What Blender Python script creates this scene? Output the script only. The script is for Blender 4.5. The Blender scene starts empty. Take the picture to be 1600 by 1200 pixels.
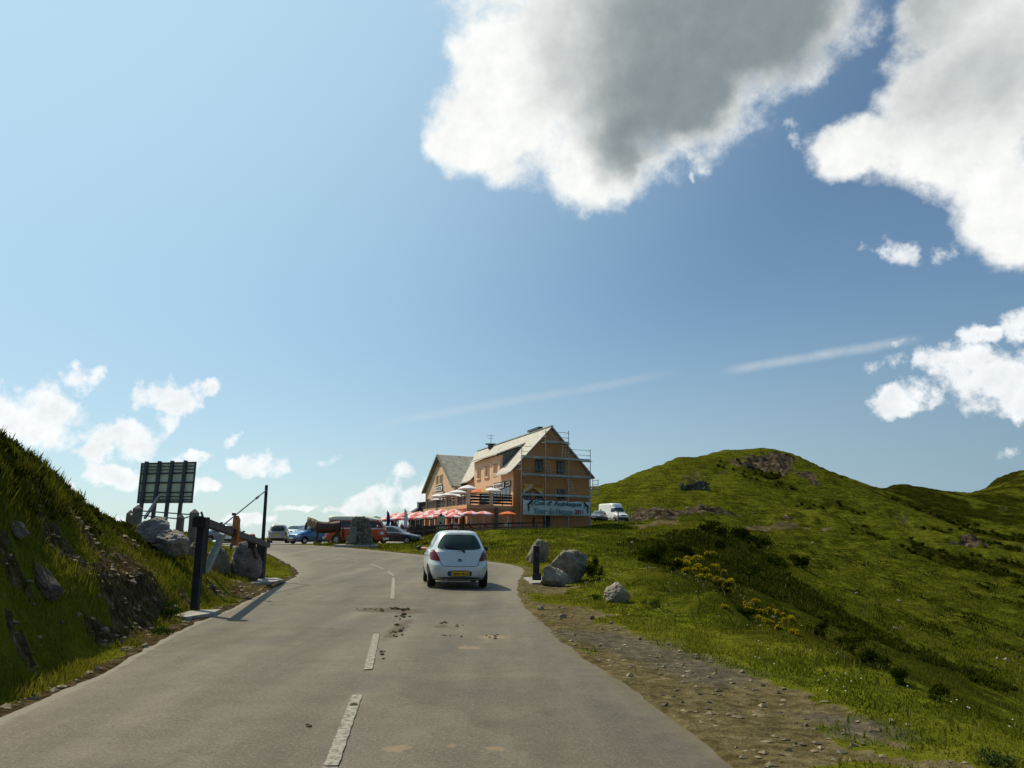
import bpy, bmesh, math, random
import numpy as np
from mathutils import Vector, Matrix, noise as mnoise
from mathutils.bvhtree import BVHTree
random.seed(7)
RNG = np.random.default_rng(11)
R = math.radians
scene = bpy.context.scene
COL = scene.collection

# ------------------------------------------------------------------ camera
PITCH, ROLL, FPX, EYE = R(10.94), R(0.85), 1200.0, 1.5
cam_data = bpy.data.cameras.new("camera")
cam = bpy.data.objects.new("camera", cam_data)
COL.objects.link(cam)
cam_data.sensor_fit = 'HORIZONTAL'; cam_data.sensor_width = 36.0
cam_data.lens = 36.0 * FPX / 1600.0
cam_data.clip_start = 0.05; cam_data.clip_end = 6000
CAMM = Matrix.Translation((0, 0, EYE)) @ Matrix.Rotation(math.pi/2 + PITCH, 4, 'X') @ Matrix.Rotation(ROLL, 4, 'Z')
cam.matrix_world = CAMM
scene.camera = cam
CR = CAMM.to_3x3()
def ray(px, py):
    """world direction seen at photograph pixel px, py (1600 x 1200)"""
    return (CR @ Vector(((px-800)/FPX, (600-py)/FPX, -1))).normalized()
def W(px, py, Y):
    """point of that direction at distance Y ahead"""
    d = ray(px, py)
    return Vector((0, 0, EYE)) + d*(Y/d.y)
def proj(x, y, z):
    v = CR.transposed() @ Vector((x, y, z-EYE))
    return 800+FPX*v.x/-v.z, 600-FPX*v.y/-v.z

# ------------------------------------------------------------------ sun, sky with clouds
SUN_DIR = Vector((-0.79, 0.62, 0)).normalized()
SUN_EL = R(49)
SUNV = Vector((SUN_DIR.x*math.cos(SUN_EL), SUN_DIR.y*math.cos(SUN_EL), math.sin(SUN_EL)))
sun_data = bpy.data.lights.new("sun", 'SUN')
sun_data.energy = 5.0; sun_data.angle = R(0.5); sun_data.color = (1.0, 0.89, 0.64)
sun = bpy.data.objects.new("sun", sun_data); COL.objects.link(sun)
sun.rotation_euler = SUNV.to_track_quat('Z', 'Y').to_euler()
scene.view_settings.view_transform = 'Standard'
scene.view_settings.look = 'None'
scene.view_settings.exposure = -0.15
scene.view_settings.gamma = 1.0

def nn(nt, kind, **kw):
    n = nt.nodes.new(kind)
    for k, v in kw.items():
        setattr(n, k, v)
    return n
class NT:
    """small helper for building node trees"""
    def __init__(s, nt): s.nt = nt
    def put(s, sock, v):
        if isinstance(v, bpy.types.NodeSocket): s.nt.links.new(v, sock)
        elif v is not None: sock.default_value = v
    def math(s, op, a, b=None, c=None, clamp=False):
        n = nn(s.nt, 'ShaderNodeMath', operation=op, use_clamp=clamp)
        for i, v in enumerate((a, b, c)):
            if v is not None: s.put(n.inputs[i], v)
        return n.outputs[0]
    def vec(s, op, a, b=None, scale=None):
        n = nn(s.nt, 'ShaderNodeVectorMath', operation=op)
        s.put(n.inputs[0], a)
        if b is not None: s.put(n.inputs[1], b)
        if scale is not None: s.put(n.inputs['Scale'], scale)
        return n.outputs['Value'] if op in ('LENGTH', 'DOT_PRODUCT', 'DISTANCE') else n.outputs[0]
    def mix(s, f, a, b, mode='MIX'):
        n = nn(s.nt, 'ShaderNodeMix', data_type='RGBA', blend_type=mode)
        s.put(n.inputs[0], f); s.put(n.inputs[6], a); s.put(n.inputs[7], b)
        return n.outputs[2]
    def noise(s, vec, scale, detail=4, rough=.5, dist=0, out=0, lac=2.0):
        n = nn(s.nt, 'ShaderNodeTexNoise')
        if vec is not None: s.put(n.inputs['Vector'], vec)
        n.inputs['Scale'].default_value = scale; n.inputs['Detail'].default_value = detail
        n.inputs['Roughness'].default_value = rough; n.inputs['Distortion'].default_value = dist
        n.inputs['Lacunarity'].default_value = lac
        return n.outputs[out]
    def ss(s, v, lo, hi, a=0., b=1.):
        n = nn(s.nt, 'ShaderNodeMapRange', interpolation_type='SMOOTHSTEP')
        s.put(n.inputs[0], v)
        for i, q in enumerate((lo, hi, a, b)): n.inputs[i+1].default_value = q
        return n.outputs[0]
    def lin(s, v, lo, hi, a=0., b=1.):
        n = nn(s.nt, 'ShaderNodeMapRange')
        s.put(n.inputs[0], v)
        for i, q in enumerate((lo, hi, a, b)): n.inputs[i+1].default_value = q
        return n.outputs[0]
    def ramp(s, f, stops):
        n = nn(s.nt, 'ShaderNodeValToRGB')
        s.put(n.inputs[0], f)
        el = n.color_ramp.elements
        while len(el) < len(stops): el.new(0.5)
        for e, (p, c) in zip(el, stops):
            e.position = p; e.color = (*c, 1) if len(c) == 3 else c
        return n.outputs[0]

world = bpy.data.worlds.new("World"); scene.world = world
world.use_nodes = True
wt = world.node_tree; wt.nodes.clear(); wn = NT(wt)
tc = nn(wt, 'ShaderNodeTexCoord')
dirv = wn.vec('NORMALIZE', tc.outputs['Generated'])
sx = nn(wt, 'ShaderNodeSeparateXYZ'); wn.put(sx.inputs[0], dirv)
zc = wn.math('MAXIMUM', sx.outputs[2], 0.015)
cx = nn(wt, 'ShaderNodeCombineXYZ')
wn.put(cx.inputs[0], sx.outputs[0]); wn.put(cx.inputs[1], sx.outputs[1]); wn.put(cx.inputs[2], zc)
sky = nn(wt, 'ShaderNodeTexSky', sky_type='NISHITA')
sky.sun_disc = False; sky.sun_elevation = SUN_EL
sky.sun_rotation = math.atan2(SUN_DIR.x, SUN_DIR.y)
sky.altitude = 1700; sky.air_density = 1.0; sky.dust_density = 1.6; sky.ozone_density = 1.0
wn.put(sky.inputs[0], wn.vec('NORMALIZE', cx.outputs[0]))
skyc = sky.outputs[0]
SKYK = 0.12
# clouds: ellipsoidal puffs placed by direction, frayed by noise
def puff(px, py, rx, ry):
    c = ray(px, py)
    v = wn.vec('SUBTRACT', warped, tuple(c))
    v = wn.vec('MULTIPLY', v, (FPX/rx, FPX/rx, FPX/ry))
    L = wn.vec('DOT_PRODUCT', v, v)
    return wn.math('SUBTRACT', 1.0, L)
def union(lst):
    o = lst[0]
    for p in lst[1:]:
        o = wn.math('SMOOTH_MAX', o, p, 0.25)
    return o
nv = wn.noise(dirv, 5.0, 3, .55, out=1)
nv2 = wn.noise(dirv, 21.0, 4, .6, out=1)
w1 = wn.vec('SCALE', wn.vec('SUBTRACT', nv, (.5, .5, .5)), scale=.10)
w2 = wn.vec('SCALE', wn.vec('SUBTRACT', nv2, (.5, .5, .5)), scale=.035)
warped = wn.vec('ADD', dirv, wn.vec('ADD', w1, w2))
big = [(880,70,130,120),(775,205,110,85),(960,130,230,165),(1110,30,215,125),(950,255,85,85),(1215,-5,90,60),(1070,150,120,85),(715,245,60,55),(800,100,80,90),(1000,-60,330,110),
       (1500,135,100,80),(1580,30,135,115),(1370,225,92,44),(1565,290,75,95),(1500,215,120,70),(1470,25,62,50),(1620,330,85,56)]
mid = [(1410,610,60,30),(1480,555,50,52),(1560,590,80,55),(1525,515,40,22),(1600,500,40,40),
       (118,580,34,30),(52,640,70,48),(-15,630,70,42),(215,612,26,26),(278,614,56,30),(205,668,66,30),(318,606,28,22),(178,722,56,20),(150,692,30,20),(95,745,28,9),(250,650,40,24),
       (405,722,58,24),(375,685,24,14),(320,700,30,14),(495,716,22,14),(330,748,30,16),(290,740,40,20),
       (600,785,52,36),(620,755,30,26),(655,790,60,32),(560,805,52,26),(672,742,14,22),(700,780,60,44),(520,812,30,12),(450,800,50,10),(380,815,50,14),(150,800,60,18)]
Db = union([puff(*b) for b in big])
Dm = union([puff(*b) for b in mid])
f1 = wn.noise(dirv, 9.0, 9, .62)
f2 = wn.noise(dirv, 34.0, 7, .62)
fr = wn.math('ADD', wn.math('MULTIPLY', wn.math('SUBTRACT', f1, .5), 2.3), wn.math('MULTIPLY', wn.math('SUBTRACT', f2, .5), 1.3))
frm = wn.math('ADD', wn.math('MULTIPLY', wn.math('SUBTRACT', f1, .5), 1.2), wn.math('MULTIPLY', wn.math('SUBTRACT', f2, .5), 2.2))
Eb = wn.math('ADD', wn.math('MULTIPLY', Db, 1.5), fr); Em = wn.math('ADD', Dm, frm)
ab = wn.ss(Eb, -.05, 1.0)
am = wn.ss(Em, .18, .85)
wis = union([puff(*b) for b in [(1342,402,22,20),(1396,390,24,24),(1455,394,44,16),(1385,562,40,18),(1100,235,34,40),(1098,300,10,34),(1240,215,26,24),(1420,530,46,12),(1590,690,40,20),(300,715,36,20),(470,720,30,14)]])
aw = wn.math('MULTIPLY', wn.ss(wn.math('ADD', wis, wn.math('MULTIPLY', wn.math('SUBTRACT', f2, .5), 4.5)), .35, 1.7), .8)
am = wn.math('MAXIMUM', wn.math('MULTIPLY', am, .95), aw)
# thin cirrus trails
def trail(p0, p1, w, k):
    a, b = ray(*p0), ray(*p1)
    n = a.cross(b).normalized(); t = (b-a).normalized(); m = (a+b)/2; half = (b-a).length/2
    dn = wn.math('ABSOLUTE', wn.math('SUBTRACT', wn.vec('DOT_PRODUCT', warp_t, tuple(n)), 0.0))
    al = wn.math('ABSOLUTE', wn.vec('DOT_PRODUCT', wn.vec('SUBTRACT', dirv, tuple(m)), tuple(t)))
    return wn.math('MULTIPLY', wn.math('MULTIPLY', wn.ss(dn, 0, w/FPX, 1, 0), wn.ss(al, half*.6, half*1.05, 1, 0)), k)
warp_t = wn.vec('ADD', dirv, wn.vec('SCALE', wn.vec('SUBTRACT', nv2, (.5,.5,.5)), scale=.006))
tr = wn.math('ADD', trail((1120,582),(1450,527),11,.42), trail((560,668),(1070,580),10,.22))
tr = wn.math('MULTIPLY', tr, wn.lin(f2, .3, .7, .5, 1.1))
# grey undersides where the cloud is thick
greA = union([puff(*b) for b in [(1170,30,270,140),(1075,150,150,100),(1015,215,80,65)]])
greB = puff(1520, 130, 150, 110)
gre = wn.math('MAXIMUM', greA, wn.math('SUBTRACT', greB, .85))
gk = wn.ss(wn.math('ADD', gre, wn.math('MULTIPLY', wn.math('SUBTRACT', f1, .5), .8)), -.75, .95)
thick = wn.ss(wn.math('ADD', Db, wn.math('MULTIPLY', wn.math('SUBTRACT', f1, .5), .6)), .05, .75)
gk = wn.math('MULTIPLY', gk, thick)
relief = wn.math('SUBTRACT', wn.noise(wn.vec('ADD', dirv, tuple(SUNV*0.012)), 20.0, 6, .6), wn.noise(dirv, 20.0, 6, .6))
rb = wn.lin(relief, -.15, .15, .93, 1.04)
white = wn.mix(gk, (9.0, 9.1, 8.9, 1), (2.35, 2.8, 2.95, 1))
wcol = wn.vec('SCALE', white, scale=rb)
mcol = wn.vec('SCALE', wn.mix(wn.ss(Em, .3, 1.5), (9.6, 9.7, 9.7, 1), (8.1, 8.4, 8.6, 1)), scale=wn.lin(relief, -.15, .15, .90, 1.05))
# hazier towards the horizon and towards the sun, clearer away from it
side = wn.lin(wn.vec('DOT_PRODUCT', dirv, tuple(SUN_DIR)), .0, 1.0, 0, 1)
hz = wn.ss(sx.outputs[2], -.02, .32, 1, 0)
c = wn.vec('MULTIPLY', skyc, (.90, 1.03, .98))
c = wn.vec('SCALE', c, scale=wn.math('SUBTRACT', 1.0, wn.math('MULTIPLY', wn.math('MULTIPLY', hz, wn.lin(side, .1, .8, 1, 0)), .42)))
glow = wn.ss(wn.vec('DOT_PRODUCT', dirv, tuple(SUNV)), .44, .98)
c = wn.mix(wn.math('MULTIPLY', glow, .92), c, (4.7, 6.9, 8.5, 1))
c = wn.mix(wn.math('MULTIPLY', hz, wn.lin(side, .1, .95, .80, .50)), c, wn.mix(side, (2.55, 3.75, 4.95, 1), (5.2, 6.7, 7.4, 1)))
c = wn.mix(tr, c, (6.6, 6.9, 7.1, 1))
c = wn.mix(am, c, mcol)
c = wn.mix(ab, c, wcol)
bg = nn(wt, 'ShaderNodeBackground'); bg.inputs[1].default_value = SKYK
wn.put(bg.inputs[0], c)
wo = nn(wt, 'ShaderNodeOutputWorld'); wt.links.new(bg.outputs[0], wo.inputs[0])
# ------------------------------------------------------------------ numeric noise
_perm = RNG.permutation(4096)
def vnoise(x, y, seed=0):
    xi = np.floor(x).astype(np.int64); yi = np.floor(y).astype(np.int64)
    fx = x-xi; fy = y-yi
    fx = fx*fx*fx*(fx*(fx*6-15)+10); fy = fy*fy*fy*(fy*(fy*6-15)+10)
    def h(a, b): return _perm[(_perm[(a+seed*57) & 4095] + b) & 4095]/4095.0
    a = h(xi, yi); b = h(xi+1, yi); c_ = h(xi, yi+1); d = h(xi+1, yi+1)
    return (a*(1-fx)+b*fx)*(1-fy)+(c_*(1-fx)+d*fx)*fy
def fbm(x, y, oct=4, seed=0, gain=.5):
    s = np.zeros_like(x); a = 1.0; t = 0
    for o in range(oct):
        s += a*(vnoise(x*2**o+o*13.7, y*2**o-o*7.3, seed+o)-.5)*2; t += a; a *= gain
    return s/t
def sstep(a, b, x):
    t = np.clip((x-a)/(b-a), 0, 1); return t*t*(3-2*t)

# ------------------------------------------------------------------ road surface and outline
def Hr(x, y):
    x = np.asarray(x, float); y = np.asarray(y, float)
    t = np.clip(y-24, 0, 36)
    rise = np.where(t < 6, t*t/12, t-3)*0.019
    return rise - 0.045*np.clip(-x-14, 0, 30) - 0.0*x
def on_road(px, py):
    d = ray(px, py); t = 1.0; o = Vector((0, 0, EYE))
    lo, hi = 1.0, 120.0
    f = lambda Y: (o+d*(Y/d.y)).z - float(Hr((d*(Y/d.y)).x, Y))
    Y = lo
    while Y < hi and f(Y) > 0: Y += .25
    a, b = Y-.25, Y
    for _ in range(20):
        m = (a+b)/2
        if f(m) > 0: a = m
        else: b = m
    p = o+d*(b/d.y)
    return p.x, p.y
left_px = [(0,1120),(70,1090),(140,1060),(220,1015),(290,977),(350,955),(400,930),(448,908),(466,897),(458,886),(438,876),(420,866),(395,859)]
far_px = [(395,852.5),(440,851.5),(520,853.5),(600,861),(660,867),(720,873),(780,879),(818,886)]
right_px = [(822,893),(812,905),(808,925),(818,943),(838,962),(862,985),(900,1018),(950,1050),(1000,1085),(1060,1125),(1120,1168),(1150,1195)]
LE = [on_road(*p) for p in left_px]; FE = [on_road(*p) for p in far_px]; RE = [on_road(*p) for p in right_px]
def ext(a, b, y): # extend a line a->b back to distance y
    t = (y-a[1])/(b[1]-a[1]); return (a[0]+(b[0]-a[0])*t, y)
L0 = ext(LE[0], LE[3], -12); R0 = ext(RE[-1], RE[-4], -12)
outline = [L0]+LE+[(-34, LE[-1][1]+4), (-34, FE[0][1]+2.5)]+FE+RE+[R0]
def smooth_poly(pts, n=2):
    for _ in range(n):
        q = []
        for i, a in enumerate(pts):
            b = pts[(i+1) % len(pts)]
            q += [(a[0]*.75+b[0]*.25, a[1]*.75+b[1]*.25), (a[0]*.25+b[0]*.75, a[1]*.25+b[1]*.75)]
        pts = q
    return np.array(pts)
ROAD = smooth_poly(outline)
def poly_sd(P, x, y):
    """signed distance to polygon P, negative inside"""
    d2 = np.full(x.shape, 1e9); inside = np.zeros(x.shape, bool)
    n = len(P)
    for i in range(n):
        ax, ay = P[i]; bx, by = P[(i+1) % n]
        ex, ey = bx-ax, by-ay
        t = np.clip(((x-ax)*ex+(y-ay)*ey)/(ex*ex+ey*ey+1e-12), 0, 1)
        d2 = np.minimum(d2, (x-ax-t*ex)**2+(y-ay-t*ey)**2)
        if ay != by:
            cnd = ((ay > y) != (by > y)) & (x < (bx-ax)*(y-ay)/(by-ay)+ax)
            inside ^= cnd
    d = np.sqrt(d2)
    return np.where(inside, -d, d)

# ------------------------------------------------------------------ terrain control heights
def cz(px, py, Y):
    p = W(px, py, Y); return (p.x, p.y, p.z)
CP = []
for a in range(0, len(ROAD), 3):
    x, y = ROAD[a]
    if y > -5: CP.append((x, y, float(Hr(x, y))-0.01))
for x in (-3, -1, 1):
    for y in (-8, -3, 3, 8, 14, 20): CP.append((x, y, 0.0))
# plateau with parked cars, verge
CP += [cz(435,849,70), cz(485,850,64), cz(555,850,58), cz(520,851,53), cz(615,851,62), cz(370,850,66), cz(330,849,68)]
CP += [cz(460,849,67), cz(500,850,57), cz(520,850,63), cz(545,848.5,68), cz(410,849.5,64), cz(470,850,60), cz(575,850,55), cz(600,851,56), cz(530,848,74)]
CP += [cz(380,846,82), cz(450,846,82), cz(560,847,80)]
CP += [(-40,60,-.9),(-60,62,-2.5)]
# bank in front of the terrace, terrace level
CP += [cz(640,849,59), cz(690,848,54), cz(690,838,61), cz(760,852,47), cz(760,838,56),
       cz(830,856,42), cz(830,840,53), cz(830,830,62), cz(900,850,45), cz(900,836,56), cz(900,829,66), cz(940,830,68), cz(975,824,74)]
TZ = W(800, 828, 74).z            # level of the terrace and of the building's foot
CP += [(-10.5,71,1.15),(-12,78,1.2),(-9,66,1.15),(-5,66,1.35),(0,72,TZ),(0,80,TZ),(-8,80,TZ),(-15,86,1.2),(-12,96,TZ),(5,82,TZ+.1),(2,95,TZ+.4),(-4,110,TZ+.5),(-22,110,-1)]
CP += [cz(597,840,69), cz(640,837,67), cz(684,835,66), cz(728,833.2,65.5), cz(772,831.6,65), cz(816,830.5,65), cz(600,850,64.5), cz(640,848,63)]
# right of the building: van place, cut bank, path, shelf
CP += [cz(950,815,96), cz(985,816,97), cz(960,812,104), cz(1020,816,90), cz(1060,813,98), cz(1020,800,106), cz(1100,812,100), cz(1100,798,112),
       cz(1180,822,104), cz(1180,806,122), cz(1250,824,118), cz(1250,810,135),
       cz(980,835,62), cz(1000,850,48), cz(1060,835,60), cz(1060,822,78), cz(1130,822,82), cz(1130,840,62)]
# near right shoulder (grass apron) and its edge
CP += [cz(870,915,24), cz(920,930,21), cz(960,945,18.6), cz(1000,925,21.5), cz(940,900,27), cz(960,880,31)]
CP += [(4.0,6,-.10),(4.0,10,-.10),(3.9,14,-.12),(3.9,18,-.15), (3.2,12,-.05),(2.7,8,-.02)]
CP += [cz(1250,985,13.4), cz(1420,1065,10.3), cz(1600,1155,8.0), cz(1120,925,18.5), cz(1040,893,25)]
# gully behind it and the slope opposite
CP += [(6.4,15,-1.7),(7.2,11,-2.3),(8.0,8,-2.9),(8,20,-2.6),(10,14,-3.4),(12,9,-4.6),(9,4,-3.2),(6,0,-1.6),(9,-6,-3.4)]
CP += [cz(1000,872,36), cz(1060,885,34), cz(1110,900,32), cz(1180,950,27), cz(1240,985,25), cz(1330,1040,22.5), cz(1430,1085,21), cz(1600,1160,19)]
CP += [cz(1110,870,45), cz(1200,910,42), cz(1300,965,38), cz(1450,1025,36), cz(1600,1085,34)]
CP += [cz(1200,868,66), cz(1330,925,58), cz(1460,960,56), cz(1600,1000,56)]
CP += [cz(1200,842,90), cz(1300,862,92), cz(1400,890,92), cz(1500,915,92), cz(1600,935,92)]
CP += [cz(1330,840,125), cz(1420,852,130), cz(1500,868,132), cz(1600,888,134)]
CP += [cz(1380,822,165), cz(1470,838,160), cz(1540,850,165), cz(1600,860,170)]
# the hill
CP += [cz(940,790,130), cz(1000,785,135), cz(1060,780,145), cz(1120,780,150), cz(1190,790,150), cz(1260,795,160), cz(1320,805,170),
       cz(960,770,160), cz(1030,755,175), cz(1100,745,190), cz(1170,750,190), cz(1240,765,190), cz(1320,775,200), cz(1400,790,210), cz(1500,815,215), cz(1600,820,230),
       cz(1130,720,222), cz(1190,722,222), cz(1240,728,222),
       cz(1400,770,260), cz(1500,790,270), cz(1600,785,290)]
sil = [(880,778,170),(930,760,188),(1000,735,208),(1060,715,224),(1130,703,236),(1190,700,240),(1235,706,240),(1280,727,244),(1330,752,262),(1400,758,300),(1450,766,320),(1510,771,330),(1550,757,400),(1600,738,430),(1680,715,450)]
for s in sil:
    p = W(*s); CP.append(tuple(p))
    q = p*1.25; CP.append((q.x, q.y, p.z*.8-3))
    q = p*1.9; CP.append((q.x, q.y, p.z*.2-20))
CP += [(-12,150,-3),(0,180,-2),(10,190,9),(-40,150,-12),(-60,110,-10),(-30,88,-.9),(-80,200,-35),(0,260,0),(-60,350,-50)]
# embankment on the left
CP += [cz(20,1065,7.4), cz(100,1025,8.7), cz(180,995,10.0), cz(240,968,11.9), cz(290,950,13.6)]
CP += [cz(20,960,8.15), cz(100,930,9.3), cz(180,915,10.8), cz(240,905,12.8), cz(320,915,16)]
CP += [cz(20,830,8.8), cz(100,850,10.3), cz(180,868,12.3), cz(250,880,15.2), cz(300,885,18.5)]
CP += [cz(-60,665,8.3), cz(0,706,9.5), cz(50,737,10.8), cz(100,775,12.2), cz(150,808,14.2), cz(195,828,17), cz(235,846,20.5), cz(280,868,22)]
CP += [(-8.5,8,3.0),(-10,11,2.9),(-12.5,9,3.7),(-12,13,2.7),(-12,17,2.0),(-12.5,21,1.35),(-20,10,4.5),(-20,16,3.2),(-7,5,2.0),(-6.2,0,2.0),(-6,-6,2.0),(-10,0,4.2),(-10,-8,4.2),(-18,0,6),(-5.2,3,.35),(-5,-4,.25)]
CP += [cz(330,897,21), cz(380,905,22.5), cz(430,905,24.5), cz(300,850,26), cz(345,860,31), cz(390,862,36), cz(270,838,30), cz(300,838,30), cz(225,838,26), cz(340,852,44), cz(380,853,50)]
CP += [(-15,27,.8),(-22,30,.1),(-17,36,.1),(-20,45,-.4),(-30,24,.4),(-40,30,-2),(-60,20,-3),(-45,45,-5),(-90,60,-14),(-120,10,-12),(-30,0,7),(-70,-5,4)]
for th in (-60, -35, -15, 0, 12, 25, 40, 60):
    for rr, z in ((900, -70), (1400, -110)):
        CP.append((rr*math.sin(R(th)), rr*math.cos(R(th)), z))
CP += [(60,20,-14),(90,60,-16),(150,60,-10),(60,0,-14),(200,120,0),(230,200,10),(300,100,-10)]
CP = np.array(CP)
O_Y = -9.0
def pol(x, y):
    r = np.hypot(x, y-O_Y); th = np.arctan2(x, y-O_Y)
    return th*1.6, np.log(np.maximum(r, 1.0))
cu, cv = pol(CP[:, 0], CP[:, 1])
C0 = 0.012
def kern(du, dv): return np.sqrt(du*du+dv*dv+C0*C0)
K = -kern(cu[:, None]-cu[None], cv[:, None]-cv[None])
K[np.arange(len(cu)), np.arange(len(cu))] -= 0.004
Pm = np.stack([np.ones_like(cu), cu, cv], 1)
# heights are fitted divided by distance, as they are seen
cr = np.exp(cv)
A = np.block([[K, Pm], [Pm.T, np.zeros((3, 3))]])
sol = np.linalg.solve(A, np.concatenate([CP[:, 2]/cr, np.zeros(3)]))
def base_h(x, y):
    sh = np.shape(x); x = np.ravel(x).astype(float); y = np.ravel(y).astype(float)
    out = np.empty_like(x)
    for i in range(0, len(x), 20000):
        u, v = pol(x[i:i+20000], y[i:i+20000])
        k = -kern(u[:, None]-cu[None], v[:, None]-cv[None])
        out[i:i+20000] = (k@sol[:-3]+sol[-3]+sol[-2]*u+sol[-1]*v)*np.exp(v)
    return out.reshape(sh)

# polar grid of the ground sheet
th_f = np.radians(np.concatenate([np.linspace(-75, -37, 60, endpoint=False), np.linspace(-37, 37, 860, endpoint=False), np.linspace(37, 75, 61)]))
r_f = np.concatenate([np.geomspace(5, 12.5, 24, endpoint=False), np.geomspace(12.5, 130, 420, endpoint=False), np.geomspace(130, 480, 180, endpoint=False), np.geomspace(480, 1500, 24)])
TH, RR = np.meshgrid(th_f, r_f)
GX = RR*np.sin(TH); GY = RR*np.cos(TH)+O_Y
H0 = base_h(GX, GY)
SD = np.full(GX.shape, 60.0)
near = GY < 90
SD[near] = poly_sd(ROAD, GX[near], GY[near])
# bumps: scaled with distance from the road so that verges stay low
rough = sstep(0.1, 2.5, SD)
flatT = np.exp(-(((GX+4)/11)**4+((GY-78)/14)**4))      # terrace and building ground stay even
flatP = sstep(-37,-33,GX)*sstep(-3,-8,GX)*sstep(50,54,GY)*sstep(82,76,GY)
rough = rough*(1-.95*flatT)*(1-.85*flatP)
bank = sstep(-4.7, -5.4, GX+(GY-6.5)*.17)*sstep(25, 21, GY)
N1 = fbm(GX/3.1, GY/3.1, 4, 1)*.16 + fbm(GX/.7, GY/.7, 3, 5)*.05
N2 = fbm(GX/16, GY/16, 4, 9)*.9
N3 = -np.abs(fbm(GX/26+GY/70, GY/26, 4, 14))*3.2+.8
far_k = sstep(60, 200, RR)
HT = H0 + rough*(N1*(.55+.8*sstep(40, 90, RR)) + N2*sstep(25, 90, RR)*.6 + N3*far_k*sstep(.05,.35,TH+0*RR)*1.3*(1-.7*sstep(205,240,RR)) - np.abs(fbm(GX/11, GY/14, 4, 17))*1.5*(1-.7*sstep(205,240,RR))*sstep(60,130,RR)*sstep(.0,.25,TH))
HT += rough*bank*(np.abs(fbm(GX/.7, GY/.7, 5, 21))*.30 + fbm(GX/1.5, GY/1.5, 4, 31)*.20 - .08)
HT += rough*np.clip(fbm(GX/.9, GY/.9, 3, 33), 0, 1)*.10*(RR > 20)*(RR < 90)
# terracettes (sheep tracks) on the far slopes
tk = sstep(45, 120, RR)*rough
HT += tk*.16*np.sin((H0+fbm(GX/22, GY/22, 3, 40)*2.2)*2*math.pi/1.25)
# rock steps near the top of the hill
ru, rv = [], []
# road bed
hr = Hr(GX, GY)
edge = sstep(0.9, 0.25, SD)
HT = HT*(1-edge)+(hr+.008+.018*fbm(GX/.35, GY/.35, 3, 50))*edge
k = sstep(.02, -.12-.004*RR, SD)
HT = HT*(1-k)+(hr-.04)*k

lt = np.log(r_f)
def ground(x, y):
    r = math.hypot(x, y-O_Y); t = math.atan2(x, y-O_Y)
    i = np.clip(np.searchsorted(r_f, r)-1, 0, len(r_f)-2); j = np.clip(np.searchsorted(th_f, t)-1, 0, len(th_f)-2)
    a = np.clip((r-r_f[i])/(r_f[i+1]-r_f[i]), 0, 1); b = np.clip((t-th_f[j])/(th_f[j+1]-th_f[j]), 0, 1)
    return float((HT[i, j]*(1-a)+HT[i+1, j]*a)*(1-b)+(HT[i, j+1]*(1-a)+HT[i+1, j+1]*a)*b)
def groundv(x, y):
    r = np.hypot(x, y-O_Y); t = np.arctan2(x, y-O_Y)
    i = np.clip(np.searchsorted(r_f, r)-1, 0, len(r_f)-2); j = np.clip(np.searchsorted(th_f, t)-1, 0, len(th_f)-2)
    a = np.clip((r-r_f[i])/(r_f[i+1]-r_f[i]), 0, 1); b = np.clip((t-th_f[j])/(th_f[j+1]-th_f[j]), 0, 1)
    return (HT[i, j]*(1-a)+HT[i+1, j]*a)*(1-b)+(HT[i, j+1]*(1-a)+HT[i+1, j+1]*a)*b
def hit(px, py, y0=4.0, y1=600.0):
    """first ground point seen at a photograph pixel"""
    d = ray(px, py); Ys = np.geomspace(y0, y1, 3000)
    X = d.x/d.y*Ys; Z = EYE+d.z/d.y*Ys
    g = groundv(X, Ys)
    bl = np.nonzero(Z < g)[0]
    i = bl[0] if len(bl) else len(Ys)-1
    return Vector((X[i], Ys[i], g[i]))
# ------------------------------------------------------------------ materials
def new_mat(name):
    m = bpy.data.materials.new(name); m.use_nodes = True
    nt = m.node_tree; nt.nodes.clear(); t = NT(nt)
    b = nn(nt, 'ShaderNodeBsdfPrincipled'); o = nn(nt, 'ShaderNodeOutputMaterial')
    nt.links.new(b.outputs[0], o.inputs[0])
    return m, t, b
def bump(t, b, h, strength=.4, dist=.02):
    n = nn(t.nt, 'ShaderNodeBump'); n.inputs['Strength'].default_value = strength; n.inputs['Distance'].default_value = dist
    t.put(n.inputs['Height'], h); t.nt.links.new(n.outputs[0], b.inputs['Normal'])
def attr(t, name, out=2):
    n = nn(t.nt, 'ShaderNodeAttribute'); n.attribute_name = name
    return n.outputs[out]
def pos(t):
    return nn(t.nt, 'ShaderNodeNewGeometry').outputs['Position']
def mesh_np(name, V, F, mat, parent=None, smooth=True, attrs=None):
    """one mesh object from numpy arrays; F is n x 3 or n x 4"""
    me = bpy.data.meshes.new(name)
    V = np.asarray(V, np.float32); F = np.asarray(F, np.int32)
    k = F.shape[1]
    me.vertices.add(len(V)); me.vertices.foreach_set('co', V.ravel())
    me.loops.add(F.size); me.loops.foreach_set('vertex_index', F.ravel())
    me.polygons.add(len(F)); me.polygons.foreach_set('loop_start', np.arange(0, F.size, k, dtype=np.int32))
    me.polygons.foreach_set('use_smooth', np.full(len(F), smooth))
    me.update(calc_edges=True)
    for an, av in (attrs or {}).items():
        av = np.asarray(av, np.float32)
        if av.ndim == 1:
            a = me.attributes.new(an, 'FLOAT', 'POINT'); a.data.foreach_set('value', av)
        else:
            a = me.attributes.new(an, 'FLOAT_COLOR', 'POINT'); a.data.foreach_set('color', av.ravel())
    if mat: me.materials.append(mat)
    o = bpy.data.objects.new(name, me); COL.objects.link(o)
    if parent: o.parent = parent
    return o
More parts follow.
